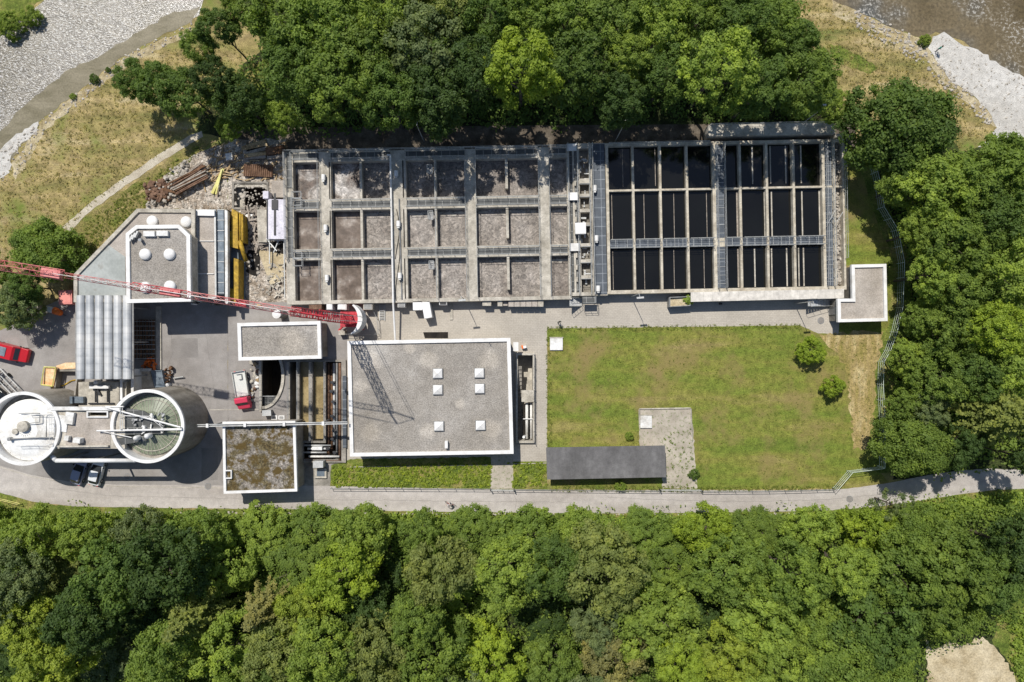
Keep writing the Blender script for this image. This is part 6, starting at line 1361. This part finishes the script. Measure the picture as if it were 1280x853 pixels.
# debris slabs in the excavation
for k, (P, zz, mt, lab) in enumerate([([(321, 262), (333, 262), (333.5, 303), (322.5, 303)], .9, 'conc', 'upright pale concrete strip left of the lilac sheeting'), ([(306, 268), (318, 268), (316, 290), (311, 285)], .5, 'whitedirty', 'broken pale slab right of the yellow shoring'),
        ([(340, 226), (357, 226), (357, 247), (338, 247)], .6, 'roofpink', 'cracked slab between pit and first basin'), ([(322, 312), (355, 318), (354, 352), (338, 356), (330, 335)], .25, 'soil', 'spread of light sand beside the first basin')]):
    m = MB(); m.prism([W(x, y, zz)[:2] for x, y in P], 0, zz); o = m.build('concrete_slab' if k < 3 else 'sand_heap', MT[mt]); tag(o, lab, 'slab' if k < 3 else 'sand')
m = MB(); m.prism([W(x, y, 0)[:2] for x, y in ((306, 290), (320, 290), (321, 304), (306, 304))], .02, .08); m.prism([W(x, y, 0)[:2] for x, y in ((307, 306), (325, 304), (325, 340), (320, 347), (308, 340))], .02, .08); m.prism([W(x, y, 0)[:2] for x, y in ((335, 302), (356, 302), (357, 317), (345, 322), (336, 315))], .02, .08)
struct(m.build('dark_soil', MT['pit']))
m = MB()
for (a, b, c, d) in ((334, 300, 357, 300.5), (337, 301, 337, 330), (355, 301, 356, 372), (335, 301, 346, 314), (348, 301, 342, 316)): m.tube(W(a, b, 1.0), W(c, d, 1.0), .1, 5)
tag(m.build('scaffold_frame', MT['galv']), 'loose scaffold tubes below the lilac sheeting', 'scaffold')
m = MB()
for k in range(70): w = W(r2.uniform(336, 356), r2.uniform(330, 372)); m.box((w[0], w[1], r2.uniform(.05, .5)), (r2.uniform(.1, .9), r2.uniform(.06, .3), r2.uniform(.05, .2)), r2.uniform(0, 3.1), 0, r2.uniform(-.5, .5), r2.uniform(-.5, .5))
o = m.build('building_debris', MT['conc']); struct(o, 'stuff'); o['label'] = 'building debris at the lower left of the first basin'
m = MB()
for k in range(170): w = W(r2.uniform(304, 332), r2.uniform(262, 312)); m.box((w[0], w[1], r2.uniform(.1, .7)), (r2.uniform(.2, 2.2), r2.uniform(.06, .3), r2.uniform(.05, .2)), r2.choice((0, 1.57)) + r2.uniform(-.3, .3), 0, r2.uniform(-.2, .2), r2.uniform(-.3, .3))
o = m.build('building_debris', MT['greywood']); struct(o, 'stuff'); o['label'] = 'broken boards at the bottom of the excavation'
# white hatches on lawn / pad
for x0, y0, x1, y1, lab in ((687.5, 423, 703.5, 438, 'white square hatch cover at the corner of the lawn by the big hall'), (800.5, 520, 815, 535.5, 'white square slab on the weedy pad')):
    t = thing('hatch_cover', lab, 'hatch', (*W((x0 + x1) / 2, (y0 + y1) / 2, 0)[:2], 0)); m = MB(); m.pprism([(x0, y0), (x1, y0), (x1, y1), (x0, y1)], .02, .32); m.build('slab', MT['whitedirty'], t, bevel=.03)
    m = MB(); m.pprism([(x0 - .6, y0 - 1.5), (x1 + .6, y0 - 1.5), (x1 + .6, y0 - .3), (x0 - .6, y0 - .3)], .02, .25); m.build('kerb', MT['conc'], t)
m = MB()
for a, b, c, d in ((799, 511.5, 863, 510.5), (863.5, 511, 865, 552), (799, 512, 799.5, 530)): m.tube((*W(a, b)[:2], .1), (*W(c, d)[:2], .1), .12, 4)
tag(m.build('pad_kerb', MT['conc']), 'low kerb around the top of the weedy pad', 'kerb')
# manhole covers
for x, y, lab in ((1062, 624, 'round manhole cover in the road below the lawn fence corner'), (260, 608, 'round manhole in the road left of the mossy roof'), (159, 596, 'dark round manhole in the road between the parked cars and the right tank'), (1026, 401, 'round manhole in the paving beside the L shaped building')):
    t = thing('manhole_cover', lab, 'manhole', (*W(x, y)[:2], .03)); m = MB(); w = W(x, y); m.lathe(w, [(.5, .034), (.5, .045), (.4, .046)], 20); m.build('ring', MT['steelmid'], t); m = MB(); m.lathe(w, [(.4, .047), (.001, .049)], 20); m.build('lid', MT['patch'], t)
# ------------------------------------------------------------------ lamp posts
GL = 'lamp posts along the basins'
for x, y, z0, dx, lab in ((579, 373, 2, 0, 'lamp post south of the frothy basins near the row of bins'), (792, 370, 2, 0, 'lamp post south of the black basins near the rubble skip'), (993, 380, 0, 0, 'lamp post leaning over the paving near the L shaped building'),
        (530, 177, 0, 0, 'lamp post on the shaded north side of the frothy basins'), (769, 177, 0, 0, 'lamp post at the north side where the black basins begin'), (997, 159, 0, 0, 'lamp post behind the slab walkway at the north east')):
    w = W(x, y, z0); hh = 6.2 if y > 300 else 7.6; t = thing('lamp_post', lab, 'lamp post', (w[0], w[1], 0), GL); m = MB(); m.tube((w[0], w[1], 0), (w[0], w[1], hh), .07, 8, r1=.045)
    s = -1 if y > 300 else 1; m.tube((w[0], w[1], hh), (w[0] + .12, w[1] + s * .5, hh + .12), .04, 6); m.build('pole', MT['galv'], t)
    m = MB(); m.box((w[0] + .15, w[1] + s * .55, hh + .12), (1.0, .26, .12), R(5)); m.build('lamp_head', MT['galv'], t, bevel=.02)
# ------------------------------------------------------------------ fences
def fence(name, label, pts, h, mat, step, wires, cat='fence', vert=0, z0=0):
    P = [(*W(x, y)[:2], z0) for x, y in pts]; t = thing(name, label, cat, P[0]); mp = MB(); mw = MB()
    for a, b in zip(P, P[1:]):
        a, b = Vector(a), Vector(b); n = max(1, round((b - a).length / step))
        for k in range(n): p = a.lerp(b, k / n); mp = MB(); mp.tube(p, p + Vector((0, 0, h + .05)), .04, 5); mp.build('post', MT[mat], t)
        for k in range(wires): zz = h * (k + 1) / wires; mw.tube(a + Vector((0, 0, zz)), b + Vector((0, 0, zz)), .022 if k < wires - 1 else .04, 4, caps=False)
        if vert:
            q = int((b - a).length / vert)
            for k in range(q): p = a.lerp(b, k / q); mw.tube(p, p + Vector((0, 0, h)), .011, 3, caps=False)
    mp = MB(); mp.tube(P[-1], Vector(P[-1]) + Vector((0, 0, h)), .04, 5); mp.build('post', MT[mat], t); mw.build('wire_mesh', MT[mat], t); return t
MT['fgreen'] = plain('fence_green', (.55, .62, .54), .5)
fence('mesh_fence', 'pale green mesh fence curving along the east edge of the lawn', [(1084, 202), (1092, 235), (1096, 262), (1113, 290), (1121, 330), (1119, 385), (1112, 415), (1104, 438), (1096, 452), (1095, 480), (1097, 520), (1097, 582)], 2.0, 'fgreen', 2.5, 4, vert=1.2)
fence('mesh_fence', 'pale green mesh fence piece stepping from the lawn corner down to the road', [(1097, 583), (1058, 588), (1040, 609)], 1.9, 'fgreen', 2.5, 4, vert=1.2)
fence('wire_fence', 'low post and wire fence along the grass strip below the big hall', [(415, 609.5), (613, 610.5)], 1.0, 'steelmid', 2.6, 2); fence('wire_fence', 'low post and wire fence along the road below the grey shed', [(643, 611), (823, 612.5)], 1.0, 'steelmid', 2.6, 2)
fence('wire_fence', 'low post and wire fence between lawn and road', [(876, 613.5), (960, 613), (1040, 611)], 1.0, 'steelmid', 2.6, 2)
for x0, x1, lab in ((613.5, 642.5, 'double bar gate at the road below the concrete path'), (824, 875.5, 'double bar gate at the road below the weedy pad')):
    a, b = Vector(W(x0, 611.5)), Vector(W(x1, 612)); c = (a + b) / 2; t = thing('gate', lab, 'gate', tuple(c)); 
    for p, q in ((a, c), (c, b)):
        m = MB(); 
        for zz in (.3, .7, 1.1): m.tube(p.lerp(q, .02) + Vector((0, 0, zz)), p.lerp(q, .98) + Vector((0, 0, zz)), .03, 5)
        for f in (.02, .5, .98): r_ = p.lerp(q, f); m.tube(r_ + Vector((0, 0, .3)), r_ + Vector((0, 0, 1.1)), .03, 5)
        m.build('gate_leaf', MT['galv'], t)
    for p in (a, b): m = MB(); m.tube(p, p + Vector((0, 0, 1.3)), .08, 8); m.build('gate_post', MT['dark'], t)
m = MB(); m.tube((*W(438, 584)[:2], .08), (*W(613, 581.5)[:2], .08), .07, 4); m.tube((*W(642, 580)[:2], .08), (*W(683, 579)[:2], .08), .07, 4); tag(m.build('edging_stone', MT['conc']), 'pale edging stone line crossing the grass strip below the hall', 'kerb')
m = MB(); m.rail([W(0, 622), W(28, 629)], 1.0, 1.5, .05); tag(m.build('guard_rail', MT['paleyellow']), 'yellowish hand rail at the left edge beside the forest road', 'rail')
# ------------------------------------------------------------------ vehicles
def vehicle(name, label, px, py, ang, L, Wd, col, kind='car', cabcol=None):
    x, y, _ = W(px, py, 1.0); t = thing(name, label, 'van' if kind == 'van' else 'truck' if kind == 'truck' else 'car', (0, 0, 0))
    def loft(secs, mat, nm, parent, smooth=True, bev=.05):
        # secs: (x, halfwidth, z0, z1)
        m = MB(); n = len(secs)
        for (sx, hw, z0, z1) in secs: m.v += [(sx, -hw, z0), (sx, hw, z0), (sx, hw * .96, z1), (sx, -hw * .96, z1)]
        for i in range(n - 1):
            o = i * 4
            for k in range(4): k2 = (k + 1) % 4; m.f.append((o + k, o + 4 + k, o + 4 + k2, o + k2)); m.m.append(0)
        m.f += [(3, 2, 1, 0)[::-1], (4 * n - 4, 4 * n - 3, 4 * n - 2, 4 * n - 1)]; m.m += [0, 0]
        return fixn(m.build(nm, mat, parent, bevel=bev))
    h = L / 2; w = Wd / 2; cm = plain(name + '_paint', col, .28, .1, .03, spec=.6, obj=True)
    if kind == 'car':
        loft([(-h, w * .86, .4, .75), (-h + .15, w * .95, .3, .88), (-h * .45, w, .25, .95), (h * .4, w, .25, .93), (h - .2, w * .93, .3, .74), (h, w * .8, .4, .6)], cm, 'body', t)
        gh = loft([(-h + .25, w * .72, .9, .93), (-h * .62, w * .8, .9, 1.36), (h * .1, w * .8, .9, 1.38), (h * .5, w * .78, .88, .93)], MT['glass'], 'window', t)
        loft([(-h * .62, w * .72, 1.365, 1.41), (-h * .2, w * .76, 1.375, 1.45), (h * .12, w * .72, 1.375, 1.41)], cm, 'roof', t, bev=.015)
    elif kind == 'van':
        loft([(-h, w * .96, .35, 1.6), (-h + .1, w, .3, 1.85), (h * .35, w, .3, 1.85), (h * .62, w * .97, .3, 1.1), (h - .1, w * .93, .3, .95), (h, w * .85, .4, .8)], cm, 'body', t)
        loft([(h * .36, w * .86, 1.2, 1.82), (h * .6, w * .86, 1.1, 1.16)], MT['glass'], 'windscreen', t, bev=0)
        m = MB(); m.box((-h * .35, 0, 1.9), (L * .42, Wd * .62, .06)); m.build('roof_panel', MT['bluegrey'], t, bevel=.02)
    else:
        loft([(h - 1.75, w * .95, .45, 1.75), (h - 1.6, w, .4, 1.95), (h - .95, w, .4, 1.9), (h - .62, w * .98, .4, 1.25), (h - .12, w * .92, .4, 1.05), (h, w * .85, .5, .9)], plain('cab_paint', cabcol, .35, .15, .03, obj=True), 'cab', t)
        loft([(h - .93, w * .82, 1.3, 1.86), (h - .58, w * .8, 1.22, 1.3)], MT['glass'], 'windscreen', t, bev=0)
        m = MB(); m.box((-.9, 0, .82), (L - 1.95, Wd * .98, .14)); m.box((-.9, 0, .55), (L - 2.1, .8, .35)); m.build('load_bed', cm, t, bevel=.015)
        m = MB()
        for s in (-1, 1): m.box((-.9, s * (w - .05), 1.08), (L - 1.95, .05, .36))
        m.box((-h + .1, 0, 1.08), (.05, Wd * .9, .36)); m.build('side_board', cm, t)
        m = MB(); m.path([(-h + .5, -.4, 1.05), (-h + .5, .35, 1.05), (-h + 1.3, .35, 1.05), (-h + 1.3, -.1, 1.05)], .06, 5); m.build('load_frame', MT['steelmid'], t)
    for sx in (-h * .62, h * .64):
        for s in (-1, 1):
            m = MB(); m.tube((sx, s * (w - .2), .32), (sx, s * (w + .01), .32), .32, 16); wh = m.build('wheel', MT['black'], t); m = MB(); m.tube((sx, s * (w - .02), .32), (sx, s * (w + .025), .32), .18, 12); m.build('rim', MT['galv'], wh)
    for s in (-1, 1):
        m = MB(); m.box((h - .06 if kind != 'car' else h - .12, s * w * .66, .68), (.12, .32, .14)); m.build('headlight', MT['white'], t)
        m = MB(); m.box((-h + .04, s * w * .7, .72), (.1, .25, .14)); m.build('tail_light', MT['red'], t)
        m = MB(); m.box((h * .42 if kind == 'car' else h * .55, s * (w + .1), 1.0), (.16, .18, .12)); m.build('wing_mirror', MT['black'], t)
    t.location = (x, y, .03); t.rotation_euler = (0, 0, R(ang)); return t
vehicle('parked_car', 'dark blue-grey car with reflecting windows, left of the two cars parked below the tank bridge', 97.5, 590, 72, 3.9, 1.65, (.3, .32, .42))
vehicle('parked_car', 'silver white car, right of the two cars parked below the tank bridge', 119.5, 590.5, 76, 4.0, 1.68, (.74, .76, .76))
vehicle('flatbed_truck', 'small truck with white load bed and raspberry red cab beside the sump', 302, 487.5, -81, 5.6, 1.95, (.68, .68, .62), 'truck', (.62, .05, .1))
vehicle('red_van', 'red van with a blue-grey roof panel parked at the left edge', 11, 440, -14 , 5.6, 2.1, (.5, .012, .02), 'van')
vehicle('dark_car', 'dark car cut by the left edge below the red van', -8, 492, -38, 4.2, 1.8, (.015, .017, .02))
t = thing('car_trailer', 'small open trailer with metal rails between red van and left tank', 'trailer', (*W(14, 478, 0)[:2], 0)); m = MB()
A, B_, = Vector((*W(-2, 463)[:2], .6)), Vector((*W(24, 490)[:2], .6)); dd = (B_ - A).normalized(); nn = Vector((-dd.y, dd.x, 0))
for s in (-.7, 0, .7): m.tube(A + nn * s, B_ + nn * s, .07, 5)
for f in (0, .25, .5, .75, 1): m.tube(A.lerp(B_, f) - nn * .7, A.lerp(B_, f) + nn * .7, .05, 4)
m.build('frame', MT['galv'], t)
for s in (-1, 1): m = MB(); c = A.lerp(B_, .4) + nn * .85 * s; m.tube((c.x - nn.x * .1, c.y - nn.y * .1, .32), (c.x + nn.x * .1, c.y + nn.y * .1, .32), .32, 14); m.build('wheel', MT['black'], t)
m = MB(); c = A.lerp(B_, .12); m.box((c.x, c.y, .85), (.7, .6, .5), .6); m.build('tool_box', MT['whitedirty'], t, bevel=.03)
skip('material_skip', 'weathered open container under the grey-green tree at the left edge', [(30, 388), (46, 381), (50, 391), (36, 403)], 1.3, 'conc', 'roofpink', fill=.92)
# clutter: orange, stools by the grating bay
r2 = random.Random(21)
t = thing('orange_barrier_pile', 'jumbled pile of orange plastic barriers at the foot of the grating bay', 'barriers', (*W(188, 453, 0)[:2], 0))
for k in range(12): m = MB(); w = W(r2.uniform(180, 196), r2.uniform(447, 460)); m.box((w[0], w[1], r2.uniform(.25, .8)), (r2.uniform(.5, 1.2), .12, .35), r2.uniform(0, 3), 0, r2.uniform(-.4, .4), r2.uniform(-.8, .8)); m.build('barrier_board', MT['orange'], t)
t = thing('tool_stack', 'dark tools and a small machine standing right of the blue-grey skip', 'tools', (*W(209, 468, 0)[:2], 0)); m = MB()
for k in range(16): w = W(r2.uniform(206, 217), r2.uniform(459, 479)); m.box((w[0], w[1], r2.uniform(.2, .9)), (r2.uniform(.1, .5), r2.uniform(.1, .4), r2.uniform(.2, .8)), r2.uniform(0, 3))
m.build('machine', MT['darkwood'], t); m = MB(); m.tube((*W(218, 473)[:2], .3), (*W(231, 471)[:2], .4), .1, 6); m.build('handle', MT['galv'], t)
t = thing('gas_bottle', 'short white drum standing between the blue-grey skip and the right tank', 'drum', (*W(208, 482.5, 0)[:2], 0)); w = W(208, 482, 1); m = MB(); m.lathe(w, [(.3, 0.02), (.3, .85), (.2, .95), (.001, .98)], 14); m.build('drum', MT['white'], t)
t = thing('white_sacks', 'untidy strip of white and brown sacks between truck and sump', 'sacks', (*W(317, 475, 0)[:2], 0))
for k in range(22): m = MB(); w = W(r2.uniform(312, 323), 452 + k * 2.1); rock(m, (w[0], w[1], .18), r2.uniform(.25, .5), r2); m.build('sack', MT[r2.choice(['whitedirty', 'conc', 'rust', 'wood', 'conc'])], t)
# ------------------------------------------------------------------ people
def skin_mesh(name, joints, edges, radii, mat, parent, lvl=2, split=None):
    me = bpy.data.meshes.new(name); me.from_pydata(joints, edges, []); o = bpy.data.objects.new(name, me); COL.objects.link(o)
    sk = o.modifiers.new('s', 'SKIN'); sd = o.modifiers.new('d', 'SUBSURF'); sd.levels = lvl; sd.render_levels = lvl
    for i, r in enumerate(radii):
        v = me.skin_vertices[0].data[i]; v.radius = r if isinstance(r, tuple) else (r, r); v.use_root = i == 0
    dg = bpy.context.evaluated_depsgraph_get(); dg.update(); nm = bpy.data.meshes.new_from_object(o.evaluated_get(dg)); nm.name = name
    bpy.data.objects.remove(o); o = bpy.data.objects.new(name, nm); COL.objects.link(o); o.parent = parent
    for mm in mat: nm.materials.append(mm)
    nm.polygons.foreach_set('use_smooth', [True] * len(nm.polygons))
    if split:
        for p in nm.polygons: p.material_index = split(p.center)
    return o
def person(label, px, py, rz, pose, shirt, trousers, hairc, z=.02, scale=1.0):
    t = thing('person', label, 'person', (*W(px, py, 1.0)[:2], z))
    if pose == 'stand':
        J_ = dict(pelvis=(0, 0, .95), waist=(0, .01, 1.1), chest=(0, .02, 1.32), neck=(0, .0, 1.5), head=(0, .03, 1.63), crown=(0, .01, 1.74),
            ls=(.19, 0, 1.42), le=(.27, .03, 1.14), lw=(.25, .2, .96), lh=(.23, .27, .93), rs=(-.19, 0, 1.42), re=(-.27, -.03, 1.14), rw=(-.27, .1, .9), rh=(-.26, .14, .82),
            lhp=(.1, 0, .9), lk=(.12, .05, .5), la=(.12, -.04, .09), lf=(.13, .14, .04), rhp=(-.1, 0, .9), rk=(-.12, -.02, .5), ra=(-.13, -.12, .09), rf=(-.14, .06, .04))
    else:   # riding a bicycle, leaning to the bars; faces +y
        J_ = dict(pelvis=(0, -.28, .98), waist=(0, -.16, 1.12), chest=(0, .04, 1.3), neck=(0, .16, 1.42), head=(0, .24, 1.54), crown=(0, .24, 1.66),
            ls=(.18, .08, 1.36), le=(.26, .27, 1.16), lw=(.25, .45, 1.03), lh=(.24, .51, 1.01), rs=(-.18, .08, 1.36), re=(-.26, .27, 1.16), rw=(-.25, .45, 1.03), rh=(-.24, .51, 1.01),
            lhp=(.1, -.26, .94), lk=(.12, .12, .72), la=(.12, .02, .36), lf=(.12, .15, .3), rhp=(-.1, -.26, .94), rk=(-.12, .08, .55), ra=(-.12, -.06, .17), rf=(-.12, .08, .12))
    rad = dict(pelvis=(.15, .11), waist=(.13, .095), chest=(.16, .11), neck=.055, head=(.085, .1), crown=(.06, .07), ls=.07, le=.045, lw=.03, lh=.038, rs=.07, re=.045, rw=.03, rh=.038, lhp=.095, lk=.06, la=.042, lf=.04, rhp=.095, rk=.06, ra=.042, rf=.04)
    ks = list(J_); E = [('pelvis', 'waist'), ('waist', 'chest'), ('chest', 'neck'), ('neck', 'head'), ('head', 'crown'), ('chest', 'ls'), ('ls', 'le'), ('le', 'lw'), ('lw', 'lh'), ('chest', 'rs'), ('rs', 're'), ('re', 'rw'), ('rw', 'rh'), ('pelvis', 'lhp'), ('lhp', 'lk'), ('lk', 'la'), ('la', 'lf'), ('pelvis', 'rhp'), ('rhp', 'rk'), ('rk', 'ra'), ('ra', 'rf')]
    ch, hd = Vector(J_['chest']), Vector(J_['head']); hands = [Vector(J_['lh']), Vector(J_['rh'])]; feet = [Vector(J_['lf']), Vector(J_['rf'])]
    V = [J_[k] for k in ks]; EE = [(ks.index(a), ks.index(b)) for a, b in E]; RR = [rad[k] for k in ks]
    for hn, s in (('lh', 1), ('rh', -1)):      # fingers and thumb
        w0 = Vector(J_[hn]); d = (w0 - Vector(J_['lw' if s > 0 else 'rw'])).normalized(); sd = Vector((1, 0, 0))
        for q, (off, ln) in enumerate(((-.03, .06), (-.01, .075), (.012, .07), (.032, .055))):
            a = w0 + d * .035 + sd * off; b = a + d * ln * .6; c = b + d * ln * .3 + Vector((0, 0, -.03)); i0 = len(V); V += [tuple(a), tuple(b), tuple(c)]; EE += [(ks.index(hn), i0), (i0, i0 + 1), (i0 + 1, i0 + 2)]; RR += [.01, .009, .008]
    for k, f in (('lf', 1), ('rf', -1)): pass
    cut = J_['pelvis'][2] + .06
    def split(c):
        if (c - hd).length < .17 and c.z > J_['neck'][2] - .03: return 2
        if min((c - h_).length for h_ in hands) < .15: return 2
        if min((c - f_).length for f_ in feet) < .13: return 3
        return 0 if c.z > cut or (c - ch).length < .28 or (c.y > .22 and c.z > .95) else 1
    b = skin_mesh('body', V, EE, RR, [plain('shirt', shirt, .9, obj=True), plain('trousers', trousers, .9, obj=True), MT['skin'], MT['black']], t, 2, split)
    hm = plain('hair_tone', hairc, .8, obj=True)
    m = MB(); o = len(m.v)
    m.lathe((hd.x, hd.y - .02), [(.098, hd.z + .0), (.108, hd.z + .05), (.1, hd.z + .1), (.07, hd.z + .145), (.001, hd.z + .16)], 16); me = m
    WLs = WL[t.name]; WL[t.name] = Vector((0, 0, 0)); m.build('hair', hm, t, True)
    m = MB(); m.tube((hd.x, hd.y + .1, hd.z + .02), (hd.x, hd.y + .135, hd.z - .015), .012, 6, r1=.02); m.build('nose', MT['skin'], t); WL[t.name] = WLs
    t.rotation_euler = (0, 0, R(rz)); t.scale = (scale,) * 3; return t
person('person in dark green work clothes standing on the paved yard above the lawn corner', 699, 402.5, 200, 'stand', (.05, .07, .06), (.03, .035, .04), (.05, .03, .02))
person('person in light top riding a bicycle on the road below the big hall', 562.5, 631, 70, 'ride', (.55, .45, .4), (.05, .05, .06), (.6, .6, .6), z=.04)
person('person in teal top standing on the pale gravel bar by the east river', 1175, 60.5, 20, 'stand', (.02, .28, .22), (.05, .06, .08), (.1, .05, .03))
t = thing('bicycle', 'bicycle carrying the rider on the road below the big hall', 'bicycle', (*W(562.5, 631, 1.0)[:2], .04))
def bt(nm, f, mat): m = MB(); f(m); WLs = WL[t.name]; WL[t.name] = Vector((0, 0, 0)); o = m.build(nm, MT[mat], t); WL[t.name] = WLs; return o
for yy in (-.52, .55):
    def wheel(m, yy=yy):
        p = [(0, yy + .33 * math.cos(2 * PI * k / 24), .34 + .33 * math.sin(2 * PI * k / 24)) for k in range(25)]; m.path(p, .02, 5)
        for k in range(8): m.tube((0, yy, .34), p[k * 3], .004, 3)
    bt('wheel', wheel, 'black')
bt('frame', lambda m: (m.tube((0, -.05, .3), (0, -.22, .82), .018), m.tube((0, -.05, .3), (0, .4, .82), .018), m.tube((0, -.2, .76), (0, .4, .85), .018), m.tube((0, -.52, .34), (0, -.05, .3), .012), m.tube((0, -.52, .34), (0, -.2, .74), .012), m.tube((0, .55, .34), (0, .38, .98), .018)), 'red')
bt('handlebar', lambda m: m.path([(-.26, .46, 1.0), (-.2, .38, .99), (.2, .38, .99), (.26, .46, 1.0)], .015), 'dark'); bt('saddle', lambda m: m.box((0, -.26, .85), (.14, .26, .06)), 'black'); bt('crank', lambda m: (m.tube((-.12, -.02, .14), (-.06, -.05, .3), .012), m.tube((.12, .0, .3), (.06, -.05, .3), .012), m.box((-.12, 0, .13), (.08, .1, .02)), m.box((.12, .08, .28), (.08, .1, .02))), 'dark')
t.rotation_euler = (0, 0, R(70))
# traffic cone near the stairwell
t = thing('red_sign_stand', 'small red and white stand at the north end of the sunken stairwell', 'sign stand', (*W(656, 434, 0)[:2], .02)); m = MB(); w = W(656, 434, .5); m.box((w[0], w[1], .4), (.45, .35, .7), .3); m.build('panel', MT['white'], t); m = MB(); m.box((w[0] - .35, w[1], .35), (.25, .5, .6), .3); m.build('box', MT['orange'], t)

m = MB()
for k in range(120): w = W(r2.uniform(262, 357), r2.uniform(178, 226)); m.box((w[0], w[1], r2.uniform(.05, .35)), (r2.uniform(.2, 1.9), r2.uniform(.06, .22), r2.uniform(.05, .15)), r2.choice((.3, 1.2, 0, .5)) + r2.uniform(-.3, .3), 0, r2.uniform(-.15, .15), r2.uniform(-.1, .1))
o = m.build('loose_boards', MT['wood']); struct(o, 'stuff'); o['label'] = 'loose boards scattered between rubble heap and first basin'
# ------------------------------------------------------------------ light and camera
w = bpy.data.worlds.new('World'); scene.world = w; w.use_nodes = True
N = w.node_tree.nodes; L = w.node_tree.links; bg = N['Background']
sky = N.new('ShaderNodeTexSky'); sky.sky_type = 'NISHITA'; sky.sun_disc = False
sdir = Vector((-.27, .58, 1)).normalized()            # towards the sun
elev = math.asin(sdir.z); az = math.atan2(sdir.x, sdir.y)
sky.sun_elevation = elev; sky.sun_rotation = az; sky.altitude = 500; sky.air_density = 1; sky.dust_density = 1; sky.ozone_density = 1
L.new(sky.outputs[0], bg.inputs[0]); bg.inputs[1].default_value = .1
ld = bpy.data.lights.new('sun', 'SUN'); ld.energy = 4.6; ld.angle = R(.5); ld.color = (1, .955, .89)
lo = bpy.data.objects.new('sun', ld); COL.objects.link(lo); lo.rotation_euler = (-sdir).to_track_quat('-Z', 'Y').to_euler(); lo.location = (0, 0, 80)
cd = bpy.data.cameras.new('camera'); co = bpy.data.objects.new('camera', cd); COL.objects.link(co)
co.location = (0, 0, H); co.rotation_euler = (0, 0, 0); cd.lens = 24; cd.sensor_width = 36; cd.clip_start = .5; cd.clip_end = 9000
scene.camera = co
scene.view_settings.view_transform = 'Standard'; scene.view_settings.look = 'None'; scene.view_settings.exposure = 0
scene.cycles.max_bounces = 5; scene.cycles.diffuse_bounces = 3; scene.cycles.transparent_max_bounces = 4
